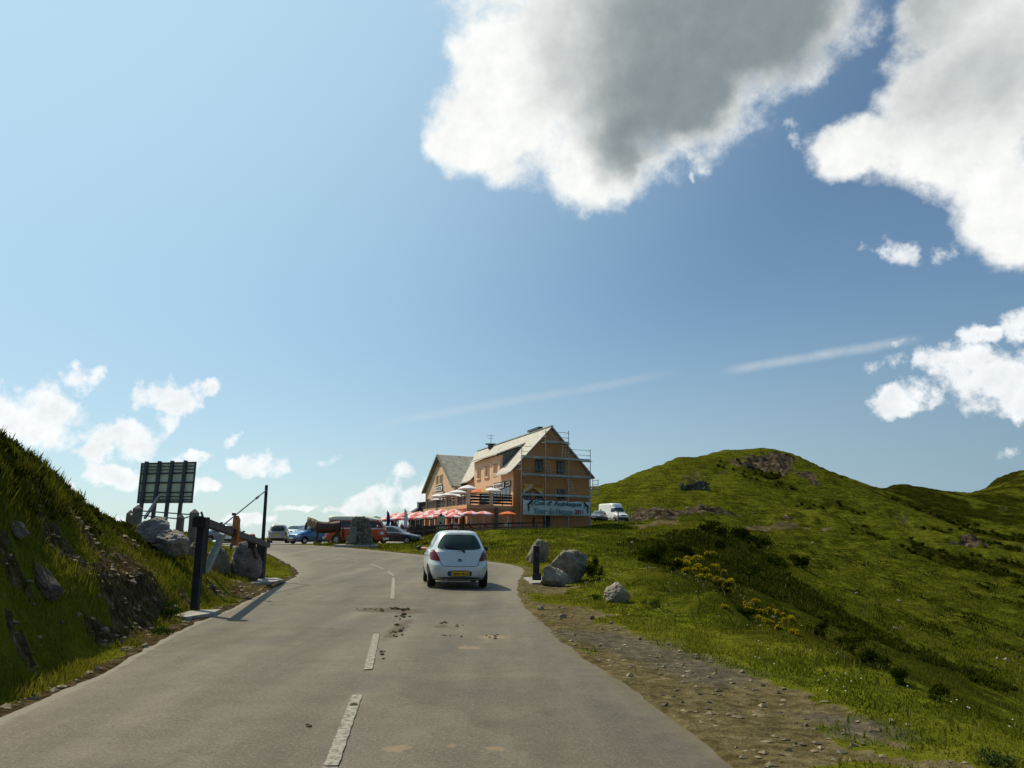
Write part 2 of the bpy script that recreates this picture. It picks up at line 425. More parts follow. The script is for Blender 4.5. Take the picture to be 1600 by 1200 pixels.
def tag(o, label=None, cat=None, group=None, kind=None):
    if label: o['label'] = label
    if cat: o['category'] = cat
    if group: o['group'] = group
    if kind: o['kind'] = kind
    return o

# ------------------------------------------------------------------ ground cover masks
def wpoly(pts, lo=4.0):
    return np.array([hit(p[0], p[1], lo)[:2] for p in pts])
def mask_poly(P, soft=.3, nz=.5, sc=1.0):
    d = poly_sd(P, GX, GY) + fbm(GX/sc, GY/sc, 4, 60)*nz
    return sstep(soft, -soft, d)
dirt = np.zeros_like(GX); rockm = np.zeros_like(GX); dark = np.zeros_like(GX); dry = np.zeros_like(GX)
nearm = RR < 60
def add_poly(arr, pts, soft, nz, sc, k=1.0, lo=4.0):
    P = wpoly(pts, lo)
    x0, y0 = P.min(0)-3; x1, y1 = P.max(0)+3
    s = (GX > x0) & (GX < x1) & (GY > y0) & (GY < y1)
    d = poly_sd(P, GX[s], GY[s]) + fbm(GX[s]/sc, GY[s]/sc, 4, 60)*nz
    arr[s] = np.maximum(arr[s], k*sstep(soft, -soft, d))
tar = np.zeros_like(GX)
add_poly(dirt, [(835,955),(880,958),(930,972),(1000,985),(1060,1010),(1110,1040),(1200,1065),(1280,1105),(1350,1145),(1440,1198),(1180,1205),(1060,1140),(950,1060),(860,990)], .18, .55, .8)
add_poly(tar, [(880,985),(960,985),(1050,1005),(1110,1035),(1200,1065),(1150,1075),(1060,1055),(980,1030),(900,1010)], .3, .8, 1.0)
add_poly(tar, [(1290,1120),(1380,1130),(1420,1150),(1340,1150)], .15, .5, .7)
add_poly(dirt, [(70,880),(170,860),(230,900),(300,950),(280,985),(160,985),(90,1000),(40,960)], .25, 1.3, .45, .85)   # scree of the cut bank
add_poly(dirt, [(320,915),(400,905),(440,910),(420,925),(330,930)], .3, .8, .8, .8)
add_poly(dirt, [(815,905),(870,905),(900,918),(860,930),(815,925)], .3, .5, .8, .9)
add_poly(dirt, [(815,940),(930,950),(950,965),(860,968)], .2, .8, .5, .8)
add_poly(dirt, [(985,822),(1060,812),(1062,817),(1000,826)], .5, .3, 2.0, 1.0)                                      # the pale path
add_poly(dirt, [(1160,824.5),(1300,822),(1300,826),(1160,828)], .5, .3, 2.0, 1.0)
SDn = SD+fbm(GX/.5, GY/.5, 3, 70)*.25
dirt = np.maximum(dirt, .9*sstep(.35, .05, SDn)*(GY < 60))
n_a = fbm(GX/2.3, GY/2.3, 4, 80); n_b = fbm(GX/30, GY/30, 4, 90); n_c = fbm(GX/9, GY/9, 4, 95)
slope = np.zeros_like(GX)
gr = np.gradient(H0, axis=0)/np.gradient(RR, axis=0); gt = np.gradient(H0, axis=1)/(RR*np.gradient(TH, axis=1))
slope = np.hypot(gr, gt)
dirt = np.maximum(dirt, bank*rough*sstep(.05, .6, n_a+fbm(GX/.45, GY/.45, 4, 81)*1.1)*.95)
# heathland and scrub, with shade of slopes, gully and bank put into the colour
n_d = fbm(GX/5+GY/40, GY/5, 4, 97)
dark = sstep(-.12, .34, n_b*.55+n_c*.55+n_d*.35-.10+.38*sstep(28, 62, GX/np.maximum(GY,1)*100))*sstep(40, 80, RR)*(.03+.97*sstep(38, 80, GX))  # shade of right-facing slopes painted in, sunlit left flank kept light
add_poly(dark, [(1040,835),(1160,830),(1200,870),(1280,940),(1250,990),(1150,960),(1080,910),(1000,880)], 1.5, 3.0, 4.0, .8)
add_poly(dark, [(960,900),(1000,850),(1060,835),(1150,870),(1300,950),(1450,1025),(1600,1080),(1600,1150),(1420,1062),(1250,985),(1080,930)], .8, 2.2, 2.0, .62)  # gully painted darker to carry its shade
dark = np.maximum(dark, bank*rough*(.15+.65*sstep(-.25,.3,fbm(GX/.8, GY/.8, 4, 98))))  # bank face darkened all over, its shade put into the colour
# bare ledges: cut bank by the van, outcrop near the summit, ledges
add_poly(rockm, [(990,802),(1060,798),(1130,800),(1130,808),(1060,810),(990,816)], .6, 1.2, 3.0, 1, 80)
add_poly(rockm, [(1130,800),(1240,806),(1240,812),(1130,808)], .6, 2.2, 3.0, .8, 80)
add_poly(rockm, [(1150,735),(1170,715),(1215,708),(1235,712),(1250,735),(1235,745),(1190,735)], 1.5, 5, 7.0, 1.0, 120)
add_poly(rockm, [(1235,735),(1265,738),(1290,760),(1265,765)], 1.5, 5, 7.0, .9, 120)
add_poly(rockm, [(1060,745),(1130,730),(1135,738),(1070,755)], 1.0, 5, 4.0, .5, 120)
add_poly(rockm, [(1395,800),(1420,805),(1450,830),(1430,832)], 1.5, 3, 6.0, .5, 120)
add_poly(rockm, [(1470,845),(1500,842),(1600,852),(1600,858),(1500,852)], 1.0, 3, 6.0, .9, 120)
rockm = np.maximum(rockm, sstep(.56, .7, n_c+.5*n_a)*sstep(70, 140, RR)*.5)
dry = np.clip(.35+.6*fbm(GX/4.2, GY/4.2, 3, 99)+.25*sstep(2.5, .2, SD), 0, 1)
# rock relief where bare
HT += rockm*rough*(np.abs(fbm(GX/4.5, GY/4.5, 5, 110))*4.2-1.0)*sstep(100, 190, RR)
HT += rockm*rough*sstep(60,90,RR)*sstep(170,120,RR)*np.abs(fbm(GX/1.6, GY/1.6, 5, 112))*.9
HT -= sstep(.3, .8, dirt)*rough*.02*(RR < 50)
HT += (RR < 45)*dirt*sstep(.1, .6, SD)*fbm(GX/.16, GY/.16, 2, 120)*.012
HT += (RR < 60)*(1-dirt)*rough*np.maximum(fbm(GX/.33, GY/.33, 3, 130), 0)*.07

gm, t, b = new_mat("turf_and_soil")
P = pos(t)
aD, aR, aK, aY, aT = attr(t, 'dirt'), attr(t, 'rock'), attr(t, 'heath_shade'), attr(t, 'dry'), attr(t, 'tar')
nf = t.noise(P, 7.0, 6, .6); nm = t.noise(P, 1.3, 6, .6); nl = t.noise(P, .12, 6, .6); nvf = t.noise(P, 38.0, 4, .6)
green = t.ramp(t.math('ADD', t.math('MULTIPLY', nf, .5), t.math('MULTIPLY', nm, .5)),
    [(.30, (.012, .018, .003)), (.45, (.060, .072, .007)), (.58, (.114, .126, .010)), (.72, (.17, .16, .018))])
ysh = t.ramp(nm, [(.35, (.085, .096, .008)), (.6, (.135, .132, .014)), (.75, (.15, .12, .03))])
gcol = t.mix(t.math('MULTIPLY', aY, .75), green, ysh)
heath_shade = t.ramp(t.math('ADD', t.math('MULTIPLY', nm, .6), t.math('MULTIPLY', nl, .4)), [(.35, (.009, .011, .001)), (.5, (.024, .026, .003)), (.62, (.040, .045, .004)), (.75, (.07, .05, .012))])  # heathland tones, lowered to carry the shade of the slopes
gcol = t.mix(aK, gcol, heath_shade)
mpz = nn(t.nt, 'ShaderNodeMapping'); mpz.inputs['Scale'].default_value = (.22, .22, 2.6); t.put(mpz.inputs[0], P)
nband = t.noise(mpz.outputs[0], 1.0, 7, .68); nmid = t.noise(P, .45, 8, .72)
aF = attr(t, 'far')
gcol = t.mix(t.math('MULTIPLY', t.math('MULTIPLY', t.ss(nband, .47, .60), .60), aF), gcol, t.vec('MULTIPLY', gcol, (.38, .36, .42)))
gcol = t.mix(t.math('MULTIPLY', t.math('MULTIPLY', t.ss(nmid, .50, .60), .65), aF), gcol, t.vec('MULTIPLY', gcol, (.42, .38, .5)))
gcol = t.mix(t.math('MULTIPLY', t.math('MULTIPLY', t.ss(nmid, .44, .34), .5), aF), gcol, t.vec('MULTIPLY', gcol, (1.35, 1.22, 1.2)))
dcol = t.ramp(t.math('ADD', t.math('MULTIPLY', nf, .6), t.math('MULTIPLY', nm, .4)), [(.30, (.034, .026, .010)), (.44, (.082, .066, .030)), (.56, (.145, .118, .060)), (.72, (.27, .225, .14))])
dcol = t.mix(attr(t, 'soil_shade'), dcol, t.ramp(nf, [(.25, (.016, .011, .005)), (.45, (.045, .032, .016)), (.6, (.09, .066, .036)), (.78, (.24, .195, .13))]))  # browner earth on the left, also darkened to carry the bank's shade
dn = t.math('GREATER_THAN', t.math('ADD', aD, t.math('ADD', t.math('MULTIPLY', t.math('SUBTRACT', nf, .5), 1.2), t.math('MULTIPLY', t.math('SUBTRACT', t.noise(P, 2.6, 4, .6), .5), 1.3))), .5)
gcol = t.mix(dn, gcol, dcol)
tcol = t.ramp(nf, [(.3, (.05, .048, .048)), (.6, (.10, .093, .085)), (.8, (.20, .18, .15))])
gcol = t.mix(t.math('MULTIPLY', aT, .55), gcol, tcol)
rcol = t.ramp(t.noise(P, .7, 9, .75), [(.38, (.014, .012, .009)), (.48, (.05, .04, .027)), (.57, (.10, .08, .056)), (.68, (.25, .21, .16))])
rn = t.ss(t.math('ADD', aR, t.math('MULTIPLY', t.math('SUBTRACT', nm, .5), 1.4)), .42, .58)
gcol = t.mix(rn, gcol, rcol)
t.put(b.inputs['Base Color'], gcol); b.inputs['Roughness'].default_value = 1.0; b.inputs['Specular IOR Level'].default_value = 0.0
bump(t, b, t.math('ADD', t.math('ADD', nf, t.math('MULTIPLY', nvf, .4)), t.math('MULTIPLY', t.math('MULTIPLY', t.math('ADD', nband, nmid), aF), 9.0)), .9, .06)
nr, nc = GX.shape
idx = np.arange(nr*nc).reshape(nr, nc)
F = np.stack([idx[:-1, :-1], idx[:-1, 1:], idx[1:, 1:], idx[1:, :-1]], -1).reshape(-1, 4)[:, ::-1]
V = np.stack([GX, GY, HT], -1).reshape(-1, 3)
g = mesh_np('ground', V, F, gm, attrs={'dirt': dirt.ravel(), 'rock': rockm.ravel(), 'heath_shade': dark.ravel(), 'dry': dry.ravel(), 'tar': tar.ravel(), 'far': (sstep(32, 75, RR)*sstep(-4, 8, GX)).ravel(), 'soil_shade': (GX < -3).astype(float).ravel()})
tag(g, kind='structure')

# ------------------------------------------------------------------ asphalt road
rm, t, b = new_mat("worn_asphalt")
P = pos(t)
n1 = t.noise(P, 120.0, 3, .6); n2 = t.noise(P, .55, 5, .6); n3 = t.noise(P, 4.5, 5, .65); n4 = t.noise(P, 55, 2, .5)
mp = nn(t.nt, 'ShaderNodeMapping'); mp.inputs['Rotation'].default_value = (0, 0, R(-7)); mp.inputs['Scale'].default_value = (1.6, .12, 1); t.put(mp.inputs[0], P)
n5 = t.noise(mp.outputs[0], 1.0, 4, .55)
col = t.ramp(t.math('ADD', t.math('MULTIPLY', n2, .5), t.math('MULTIPLY', n5, .5)), [(.36, (.074, .062, .044)), (.5, (.106, .090, .065)), (.62, (.150, .129, .095))])
col = t.mix(t.ss(n1, .35, .75), col, t.vec('SCALE', col, scale=1.8))
col = t.mix(t.math('MULTIPLY', t.ss(n4, .58, .72), .8), col, (.045, .042, .038, 1))
col = t.mix(t.math('MULTIPLY', t.ss(t.noise(P, 14, 5, .7), .50, .72), .45), col, (.17, .157, .13, 1))
col = t.mix(t.math('MULTIPLY', t.math('MULTIPLY', attr(t, 'wheel'), t.lin(n2, .35, .65, .1, 1)), .5), col, t.vec('SCALE', col, scale=.66))
col = t.mix(t.math('MULTIPLY', t.ss(t.noise(P, 38, 3, .6), .57, .66), .55), col, (.27, .25, .205, 1))
col = t.mix(t.math('MULTIPLY', t.ss(t.noise(P, 33, 3, .6), .43, .34), .55), col, (.035, .031, .025, 1))
col = t.mix(t.ss(t.math('ADD', attr(t, 'crumble'), t.math('MULTIPLY', t.math('SUBTRACT', t.noise(P, 9, 6, .7), .5), 2.2)), .62, .85), col, (.125, .100, .058, 1))
vor = nn(t.nt, 'ShaderNodeTexVoronoi', feature='DISTANCE_TO_EDGE'); t.put(vor.inputs['Vector'], t.vec('ADD', P, t.vec('SCALE', t.noise(P, 1.5, 4, .6, out=1), scale=1.2))); vor.inputs['Scale'].default_value = .42
crk = t.math('MULTIPLY', t.ss(vor.outputs['Distance'], .0, .012, 1, 0), t.ss(n2, .42, .56))
col = t.mix(t.math('MULTIPLY', crk, .25), col, (.035, .033, .03, 1))
col = t.mix(t.math('MULTIPLY', t.ss(t.noise(P, 2.4, 7, .72), .42, .62), .45), col, t.vec('SCALE', col, scale=.70))
col = t.mix(t.math('MULTIPLY', t.ss(t.noise(P, 5.5, 7, .75), .55, .70), .5), col, t.vec('SCALE', col, scale=1.45))
pn = t.noise(P, .23, 3, .5)
col = t.mix(t.ss(pn, .53, .545), col, t.vec('SCALE', col, scale=.86))
dust = attr(t, 'dust'); muck = attr(t, 'muck'); patch = attr(t, 'patch'); edgea = attr(t, 'verge')
col = t.mix(t.math('MULTIPLY', t.ss(t.math('ADD', dust, t.math('MULTIPLY', t.math('SUBTRACT', n3, .5), .9)), .3, .9), .8), col, (.20, .17, .125, 1))
col = t.mix(t.ss(t.math('ADD', muck, t.math('MULTIPLY', t.math('SUBTRACT', n3, .5), 1.6)), .5, .9), col, (.085, .06, .035, 1))
col = t.mix(t.math('MULTIPLY', t.ss(t.math('ADD', patch, t.math('MULTIPLY', t.math('SUBTRACT', n3, .5), 1.5)), .5, .8), .6), col, (.27, .19, .10, 1))
col = t.mix(t.math('MULTIPLY', t.ss(n3, .68, .76), .35), col, (.28, .26, .22, 1))
col = t.mix(t.math('MULTIPLY', t.ss(t.math('ADD', attr(t, 'fresh'), t.math('MULTIPLY', t.math('SUBTRACT', n3, .5), .5)), .3, .7), .14), col, (.05, .045, .038, 1))
col = t.mix(t.ss(t.math('ADD', edgea, t.math('MULTIPLY', t.math('SUBTRACT', n3, .5), .8)), .45, .7), col, (.20, .178, .14, 1))
t.put(b.inputs['Base Color'], col); b.inputs['Roughness'].default_value = .82
t.put(b.inputs['Roughness'], t.lin(n2, .3, .7, .72, .9)); b.inputs['Specular IOR Level'].default_value = .35
bump(t, b, t.math('ADD', n1, t.math('MULTIPLY', n3, .6)), .45, .008)
sdr = poly_sd(ROAD, GX[GY < 75], GY[GY < 75])
SDr = np.full(GX.shape, 99.); SDr[GY < 75] = sdr
SDr = SDr + .035*fbm(GX/.3, GY/.3, 3, 140)
# fine own grid for the road so that its edge is crisp
xs = np.linspace(-34, 6, 540); ys = np.concatenate([np.linspace(-11, 3.0, 30, endpoint=False), np.geomspace(3, 66, 620)])
RX, RY = np.meshgrid(xs, ys)
sd = poly_sd(ROAD, RX, RY)
def pull(X, Y, s):
    """snap vertices just outside the outline onto it"""
    e = .02
    gx = (poly_sd(ROAD, X+e, Y)-s)/e; gy = (poly_sd(ROAD, X, Y+e)-s)/e
    L = np.hypot(gx, gy)+1e-9
    return X-gx/L*s, Y-gy/L*s
inside = sd < 0
quad = inside[:-1, :-1] | inside[1:, :-1] | inside[:-1, 1:] | inside[1:, 1:]
outv = sd >= 0
px_, py_ = pull(RX[outv], RY[outv], sd[outv])
use = np.zeros_like(outv); use[:-1, :-1] |= quad; use[1:, :-1] |= quad; use[:-1, 1:] |= quad; use[1:, 1:] |= quad
RX2, RY2 = RX.copy(), RY.copy(); RX2[outv] = px_; RY2[outv] = py_
wob = .03*fbm(RX2/.4, RY2/.4, 3, 150)
ids = -np.ones(RX.shape, int); ids[use] = np.arange(use.sum())
qi = np.argwhere(quad)
F = np.stack([ids[qi[:, 0], qi[:, 1]], ids[qi[:, 0], qi[:, 1]+1], ids[qi[:, 0]+1, qi[:, 1]+1], ids[qi[:, 0]+1, qi[:, 1]]], -1)
X_, Y_ = RX2[use], RY2[use]
Z_ = Hr(X_, Y_) + .004*fbm(X_/1.5, Y_/1.5, 3, 160) + .0
sde = -poly_sd(ROAD, X_, Y_)
dustv = np.exp(-((Y_-22)/6)**2)*.35*sstep(-2, 1.5, X_) + sstep(1.5, .1, sde)*.45 + .42*sstep(14, 40, Y_)
def blob(px, py, rx, ry):
    c = on_road(px, py); a = on_road(px+rx, py); bq = on_road(px, py+ry)
    return np.exp(-(((X_-c[0])/abs(a[0]-c[0]))**2+((Y_-c[1])/abs(bq[1]-c[1]))**2))
muckv = np.maximum.reduce([blob(600,953,60,5)*1.25, blob(640,955,36,6)*1.2, blob(623,983,17,28)*1.15, blob(690,978,16,4), blob(590,968,60,11)*.6, blob(770,995,40,5)*.5])
patchv = np.maximum.reduce([blob(770,995,36,4.5), blob(735,1012,38,7)*.75, blob(620,1170,36,9)*.9, blob(705,1166,14,6)*.8, blob(775,1170,24,7)*.9, blob(345,1163,16,8)*.6, blob(560,960,80,14)*.4, blob(375,1040,20,6)*.5])
wheel = (np.exp(-((sde-.72)/.20)**2)+np.exp(-((sde-2.05)/.24)**2))*sstep(-4.9, -4.0, X_+.1*Y_)*sstep(34, 22, Y_)
darke = sstep(1.0, .25, sde)*(X_ > .3)*(Y_ < 24)*sstep(24, 16, Y_)
# the left-hand edging strip of paler old surface
vergev = sstep(.20, .10, sde)*(X_ < -2.6)*(Y_ < 30)*.8
road = mesh_np('road', np.stack([X_, Y_, Z_], -1), F, rm, attrs={'dust': dustv, 'muck': muckv, 'patch': patchv, 'verge': vergev, 'fresh': darke, 'wheel': wheel, 'crumble': sstep(.55, -.02, sde)*(X_ > -.5)*(Y_ < 30)})
tag(road, kind='structure')
# parking ground behind the verge
pm, t, b = new_mat("pale_gravel")
P = pos(t)
t.put(b.inputs['Base Color'], t.ramp(t.noise(P, 3, 6, .7), [(.3, (.16, .15, .13)), (.7, (.30, .28, .25))])); b.inputs['Roughness'].default_value = .95
PK = np.array([hit(560,848.6,53)[:2], (-18, 56), (-36, 60), (-36, 76), (-16, 78), (-7, 64), (-8, 59)])
xs = np.linspace(-37, -5, 120); ys = np.linspace(53, 80, 100)
AX, AY = np.meshgrid(xs, ys)
m_ = poly_sd(PK, AX, AY) < 0
quad = m_[:-1, :-1] & m_[1:, :-1] & m_[:-1, 1:] & m_[1:, 1:]
qi = np.argwhere(quad); ids = np.arange(AX.size).reshape(AX.shape)
F = np.stack([ids[qi[:, 0], qi[:, 1]], ids[qi[:, 0], qi[:, 1]+1], ids[qi[:, 0]+1, qi[:, 1]+1], ids[qi[:, 0]+1, qi[:, 1]]], -1)
pk = mesh_np('parking_area', np.stack([AX, AY, groundv(AX, AY)+.03], -1).reshape(-1, 3), F, pm)
tag(pk, kind='structure')
# painted centre dashes, children of the road
lm, t, b = new_mat("worn_white_paint")
P = pos(t)
t.put(b.inputs['Base Color'], t.mix(t.ss(t.noise(P, 22, 6, .75), .42, .60), (.32, .30, .245, 1), (.12, .108, .088, 1))); b.inputs['Roughness'].default_value = .8
dashes = [((490,1240),(516,1200),23,20),((517,1198),(558,1087),19,14),((575,1047),(588,991),10,7.5),((613,936),(615,903),4.4,4.0),((615,900),(606,893),3.6,3.4),((600,890),(580,881.5),4,4),((560,878),(530,873.5),5,6)]
for (a, bb, wa, wb) in dashes:
    pa = np.array(on_road(*a)); pb = np.array(on_road(*bb))
    d = pb-pa; L = np.hypot(*d); d /= L; n_ = np.array([-d[1], d[0]])
    hw = .047
    m = max(2, int(L/.15)); Vv = []; Ff = []
    for i in range(m+1):
        c = pa+d*L*i/m
        for s in (-1, 1):
            q = c+n_*hw*s*(1+.08*math.sin(i*3.1+s)); Vv.append((q[0], q[1], float(Hr(q[0], q[1]))+.009))
        if i: Ff.append((2*i-2, 2*i-1, 2*i+1, 2*i))
    mesh_np('lane_dash', Vv, Ff, lm, parent=road, smooth=False)
# ------------------------------------------------------------------ mesh building helpers
def worldloc(o):
    v = Vector()
    while o is not None: v = v+Vector(o.location); o = o.parent
    return v
class MB:
    def __init__(s): s.v = []; s.f = []; s.m = []
    def add(s, vs, fs, mi=0):
        k = len(s.v); s.v += [Vector(v) for v in vs]
        for f in fs: s.f.append([k+i for i in f]); s.m.append(mi)
    def box(s, c, d, mi=0, M=None):
        c = Vector(c); vs = []
        for z in (-.5, .5):
            for y in (-.5, .5):
                for x in (-.5, .5):
                    q = Vector((x*d[0], y*d[1], z*d[2]))
                    if M is not None: q = M @ q
                    vs.append(c+q)
        s.add(vs, [(0,2,3,1),(4,5,7,6),(0,1,5,4),(2,6,7,3),(0,4,6,2),(1,3,7,5)], mi)
    def bar(s, p, q, w, h=None, mi=0, up=(0,0,1)):
        """rectangular bar from p to q, w across, h along up"""
        p, q = Vector(p), Vector(q); h = h or w
        d = (q-p).normalized(); u = Vector(up)
        if abs(d.dot(u)) > .98: u = Vector((0,1,0))
        a = d.cross(u).normalized(); b = a.cross(d).normalized()
        vs = []
        for e in (p, q):
            for i, j in ((-1,-1),(1,-1),(1,1),(-1,1)): vs.append(e+a*w/2*i+b*h/2*j)
        s.add(vs, [(0,1,2,3),(7,6,5,4),(0,4,5,1),(1,5,6,2),(2,6,7,3),(3,7,4,0)], mi)
    def tube(s, p, q, r0, r1=None, n=10, mi=0, cap=True):
        p, q = Vector(p), Vector(q); r1 = r0 if r1 is None else r1
        d = (q-p).normalized(); u = Vector((0,0,1)) if abs(d.z) < .95 else Vector((1,0,0))
        a = d.cross(u).normalized(); b = a.cross(d)
        vs = []
        for e, r in ((p, r0), (q, r1)):
            for i in range(n):
                t = 2*math.pi*i/n; vs.append(e+(a*math.cos(t)+b*math.sin(t))*r)
        fs = [(i, (i+1) % n, n+(i+1) % n, n+i) for i in range(n)]
        if cap: fs += [tuple(range(n))[::-1], tuple(range(n, 2*n))]
        s.add(vs, fs, mi)
    def prism(s, pts, off, mi=0, mside=None):
        """polygon pts extruded by vector off"""
        n = len(pts); pts = [Vector(p) for p in pts]; off = Vector(off)
        vs = pts+[p+off for p in pts]
        s.add(vs, [tuple(range(n))[::-1], tuple(range(n, 2*n))], mi)
        s.add(vs, [(i, (i+1) % n, n+(i+1) % n, n+i) for i in range(n)], mi if mside is None else mside)
    def build(s, name, mats, parent=None, smooth=False, origin=None, bevel=0):
        me = bpy.data.meshes.new(name)
        o_ = Vector(origin) if origin is not None else (worldloc(parent) if parent is not None and getattr(s, 'world', False) else Vector())
        me.from_pydata([v-o_ for v in s.v], [], s.f)
        for m in (mats if isinstance(mats, (list, tuple)) else [mats]): me.materials.append(m)
        me.polygons.foreach_set('material_index', s.m)
        bm = bmesh.new(); bm.from_mesh(me); bmesh.ops.recalc_face_normals(bm, faces=bm.faces); bm.to_mesh(me); bm.free()
        if smooth: me.polygons.foreach_set('use_smooth', [True]*len(me.polygons))
        o = bpy.data.objects.new(name, me); COL.objects.link(o)
        if parent is not None: o.parent = parent
        if bevel:
            b = o.modifiers.new('bevel', 'BEVEL'); b.width = bevel; b.segments = 2; b.limit_method = 'ANGLE'
        return o
def MW():
    m = MB(); m.world = True; return m
def thing(name, label, cat, loc=(0,0,0), rz=0, group=None):
    o = bpy.data.objects.new(name, None); COL.objects.link(o)
    o.location = loc; o.rotation_euler = (0, 0, rz); o.empty_display_size = .2
    return tag(o, label, cat, group)
def copy_tree(o, parent=None, kids=None):
    c = o.copy(); COL.objects.link(c); c.parent = parent
    for ch in [k for k in bpy.data.objects if k.parent == o]: copy_tree(ch, c)
    return c
def mat(name, col, rough=.7, metal=0., var=0., scale=3., spec=.4, bumpk=0, stain=None, clear=0):
    m, t, b = new_mat(name)
    c = (*col, 1)
    if var or stain:
        tcn = nn(t.nt, 'ShaderNodeTexCoord'); P = tcn.outputs['Object']
        n = t.noise(P, scale, 6, .65)
        c2 = t.mix(t.ss(n, .3, .7), tuple(x*(1-var) for x in col)+(1,), tuple(min(1, x*(1+var)) for x in col)+(1,))
        if stain: c2 = t.mix(t.ss(t.noise(P, scale*.6, 7, .7), .52, .72), c2, (*stain, 1))
        t.put(b.inputs['Base Color'], c2)
        if bumpk: bump(t, b, n, bumpk, .01)
    else: b.inputs['Base Color'].default_value = c
    b.inputs['Roughness'].default_value = rough; b.inputs['Metallic'].default_value = metal
    b.inputs['Specular IOR Level'].default_value = spec
    if clear: b.inputs['Coat Weight'].default_value = clear; b.inputs['Coat Roughness'].default_value = .05
    return m
M = {}
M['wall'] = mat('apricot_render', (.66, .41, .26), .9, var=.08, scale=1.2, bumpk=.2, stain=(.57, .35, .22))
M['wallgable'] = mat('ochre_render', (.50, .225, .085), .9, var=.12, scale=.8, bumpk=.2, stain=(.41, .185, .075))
M['trim'] = mat('pale_stone_trim', (.62, .46, .32), .85, var=.12, scale=3)
M['redwall'] = mat('terracotta_render', (.62, .25, .12), .9, var=.12, scale=1.0)
M['roof'] = mat('grey_slate', (.27, .26, .22), .8, var=.35, scale=2.0, bumpk=.4, stain=(.16, .165, .12))
M['roofpale'] = mat('pale_slate', (.43, .40, .35), .75, var=.2, scale=2.5, bumpk=.4, stain=(.33, .29, .23))
M['cheek'] = mat('slate_hanging', (.15, .155, .14), .8, var=.3, scale=4)
M['brown'] = mat('dark_brown_timber', (.030, .015, .012), .7, var=.3, scale=5)
M['shutter'] = mat('brown_shutter', (.28, .15, .07), .7, var=.2, scale=5)
M['glass'] = mat('window_glass', (.015, .02, .025), .08, spec=.6)
M['darkglass'] = mat('tinted_glass', (.018, .036, .026), .06, spec=.7)
M['white'] = mat('white_paint', (.78, .78, .76), .5, var=.05)
M['black'] = mat('black_rubber', (.012, .012, .013), .7, spec=.3)
M['blackpaint'] = mat('black_paint', (.015, .015, .017), .45)
M['steel'] = mat('galvanised_steel', (.30, .31, .31), .45, .6, var=.15, scale=6)
M['deck'] = mat('scaffold_deck', (.32, .34, .32), .6, .2, var=.25, scale=2.0)
M['chrome'] = mat('chrome', (.7, .7, .7), .15, 1.0)
M['rim'] = mat('alloy_rim', (.45, .45, .46), .35, .7)
M['redlamp'] = mat('red_lamp', (.13, .004, .006), .30, spec=.25)
M['clearlamp'] = mat('clear_lamp', (.75, .76, .78), .1, spec=.8)
M['yellowplate'] = mat('yellow_plate', (.72, .42, .02), .5)
M['blueplate'] = mat('blue_band', (.02, .06, .35), .5)
M['ink'] = mat('black_ink', (.012, .012, .012), .6)
M['timber'] = mat('weathered_timber', (.085, .070, .062), .85, var=.4, scale=4, bumpk=.5)
M['darktimber'] = mat('tarred_timber', (.018, .018, .019), .75, var=.4, scale=4, bumpk=.5)
M['fencewood'] = mat('fence_wood', (.11, .075, .05), .85, var=.35, scale=4)
M['bluegrey'] = mat('faded_blue_grey_paint', (.30, .40, .44), .6, var=.15, scale=4)
M['boardback'] = mat('sign_back_sheet', (.80, .83, .64), .6, var=.15, scale=1.5)
M['ironwork'] = mat('dark_ironwork', (.07, .085, .10), .5, .4, var=.2, scale=4)
M['orange'] = mat('orange_brown_board', (.42, .14, .035), .7, var=.3, scale=5)
M['concrete'] = mat('concrete', (.30, .285, .255), .9, var=.3, scale=4, bumpk=.4)
M['postwood'] = mat('pinkish_stone_post', (.17, .14, .125), .9, var=.3, scale=5, bumpk=.4)

def ngon_grid(poly, d):
    """2D polygon cut into a grid of cells of size d -> bmesh in x, y"""
    bm = bmesh.new()
    bm.faces.new([bm.verts.new((p[0], p[1], 0)) for p in poly])
    xs = [p[0] for p in poly]; ys = [p[1] for p in poly]
    for ax, lo, hi in ((0, min(xs), max(xs)), (1, min(ys), max(ys))):
        k = int((hi-lo)/d)
        for i in range(1, k+1):
            c = lo+(hi-lo)*i/(k+1)
            co = (c, 0, 0) if ax == 0 else (0, c, 0); no = (1, 0, 0) if ax == 0 else (0, 1, 0)
            bmesh.ops.bisect_plane(bm, geom=bm.verts[:]+bm.edges[:]+bm.faces[:], plane_co=co, plane_no=no)
    return bm
AX = {'rear': lambda u, v: (Vector((u, -9, v)), Vector((0, 1, 0))), 'front': lambda u, v: (Vector((u, 9, v)), Vector((0, -1, 0))),
      'left': lambda u, v: (Vector((-9, u, v)), Vector((1, 0, 0))), 'right': lambda u, v: (Vector((9, u, v)), Vector((-1, 0, 0))),
      'top': lambda u, v: (Vector((u, v, 9)), Vector((0, 0, -1)))}
def rounded(poly, n=2):
    for _ in range(n):
        q = []
        for i, a in enumerate(poly):
            b = poly[(i+1) % len(poly)]
            q += [(a[0]*.82+b[0]*.18, a[1]*.82+b[1]*.18), (a[0]*.18+b[0]*.82, a[1]*.18+b[1]*.82)]
        poly = q
    return poly
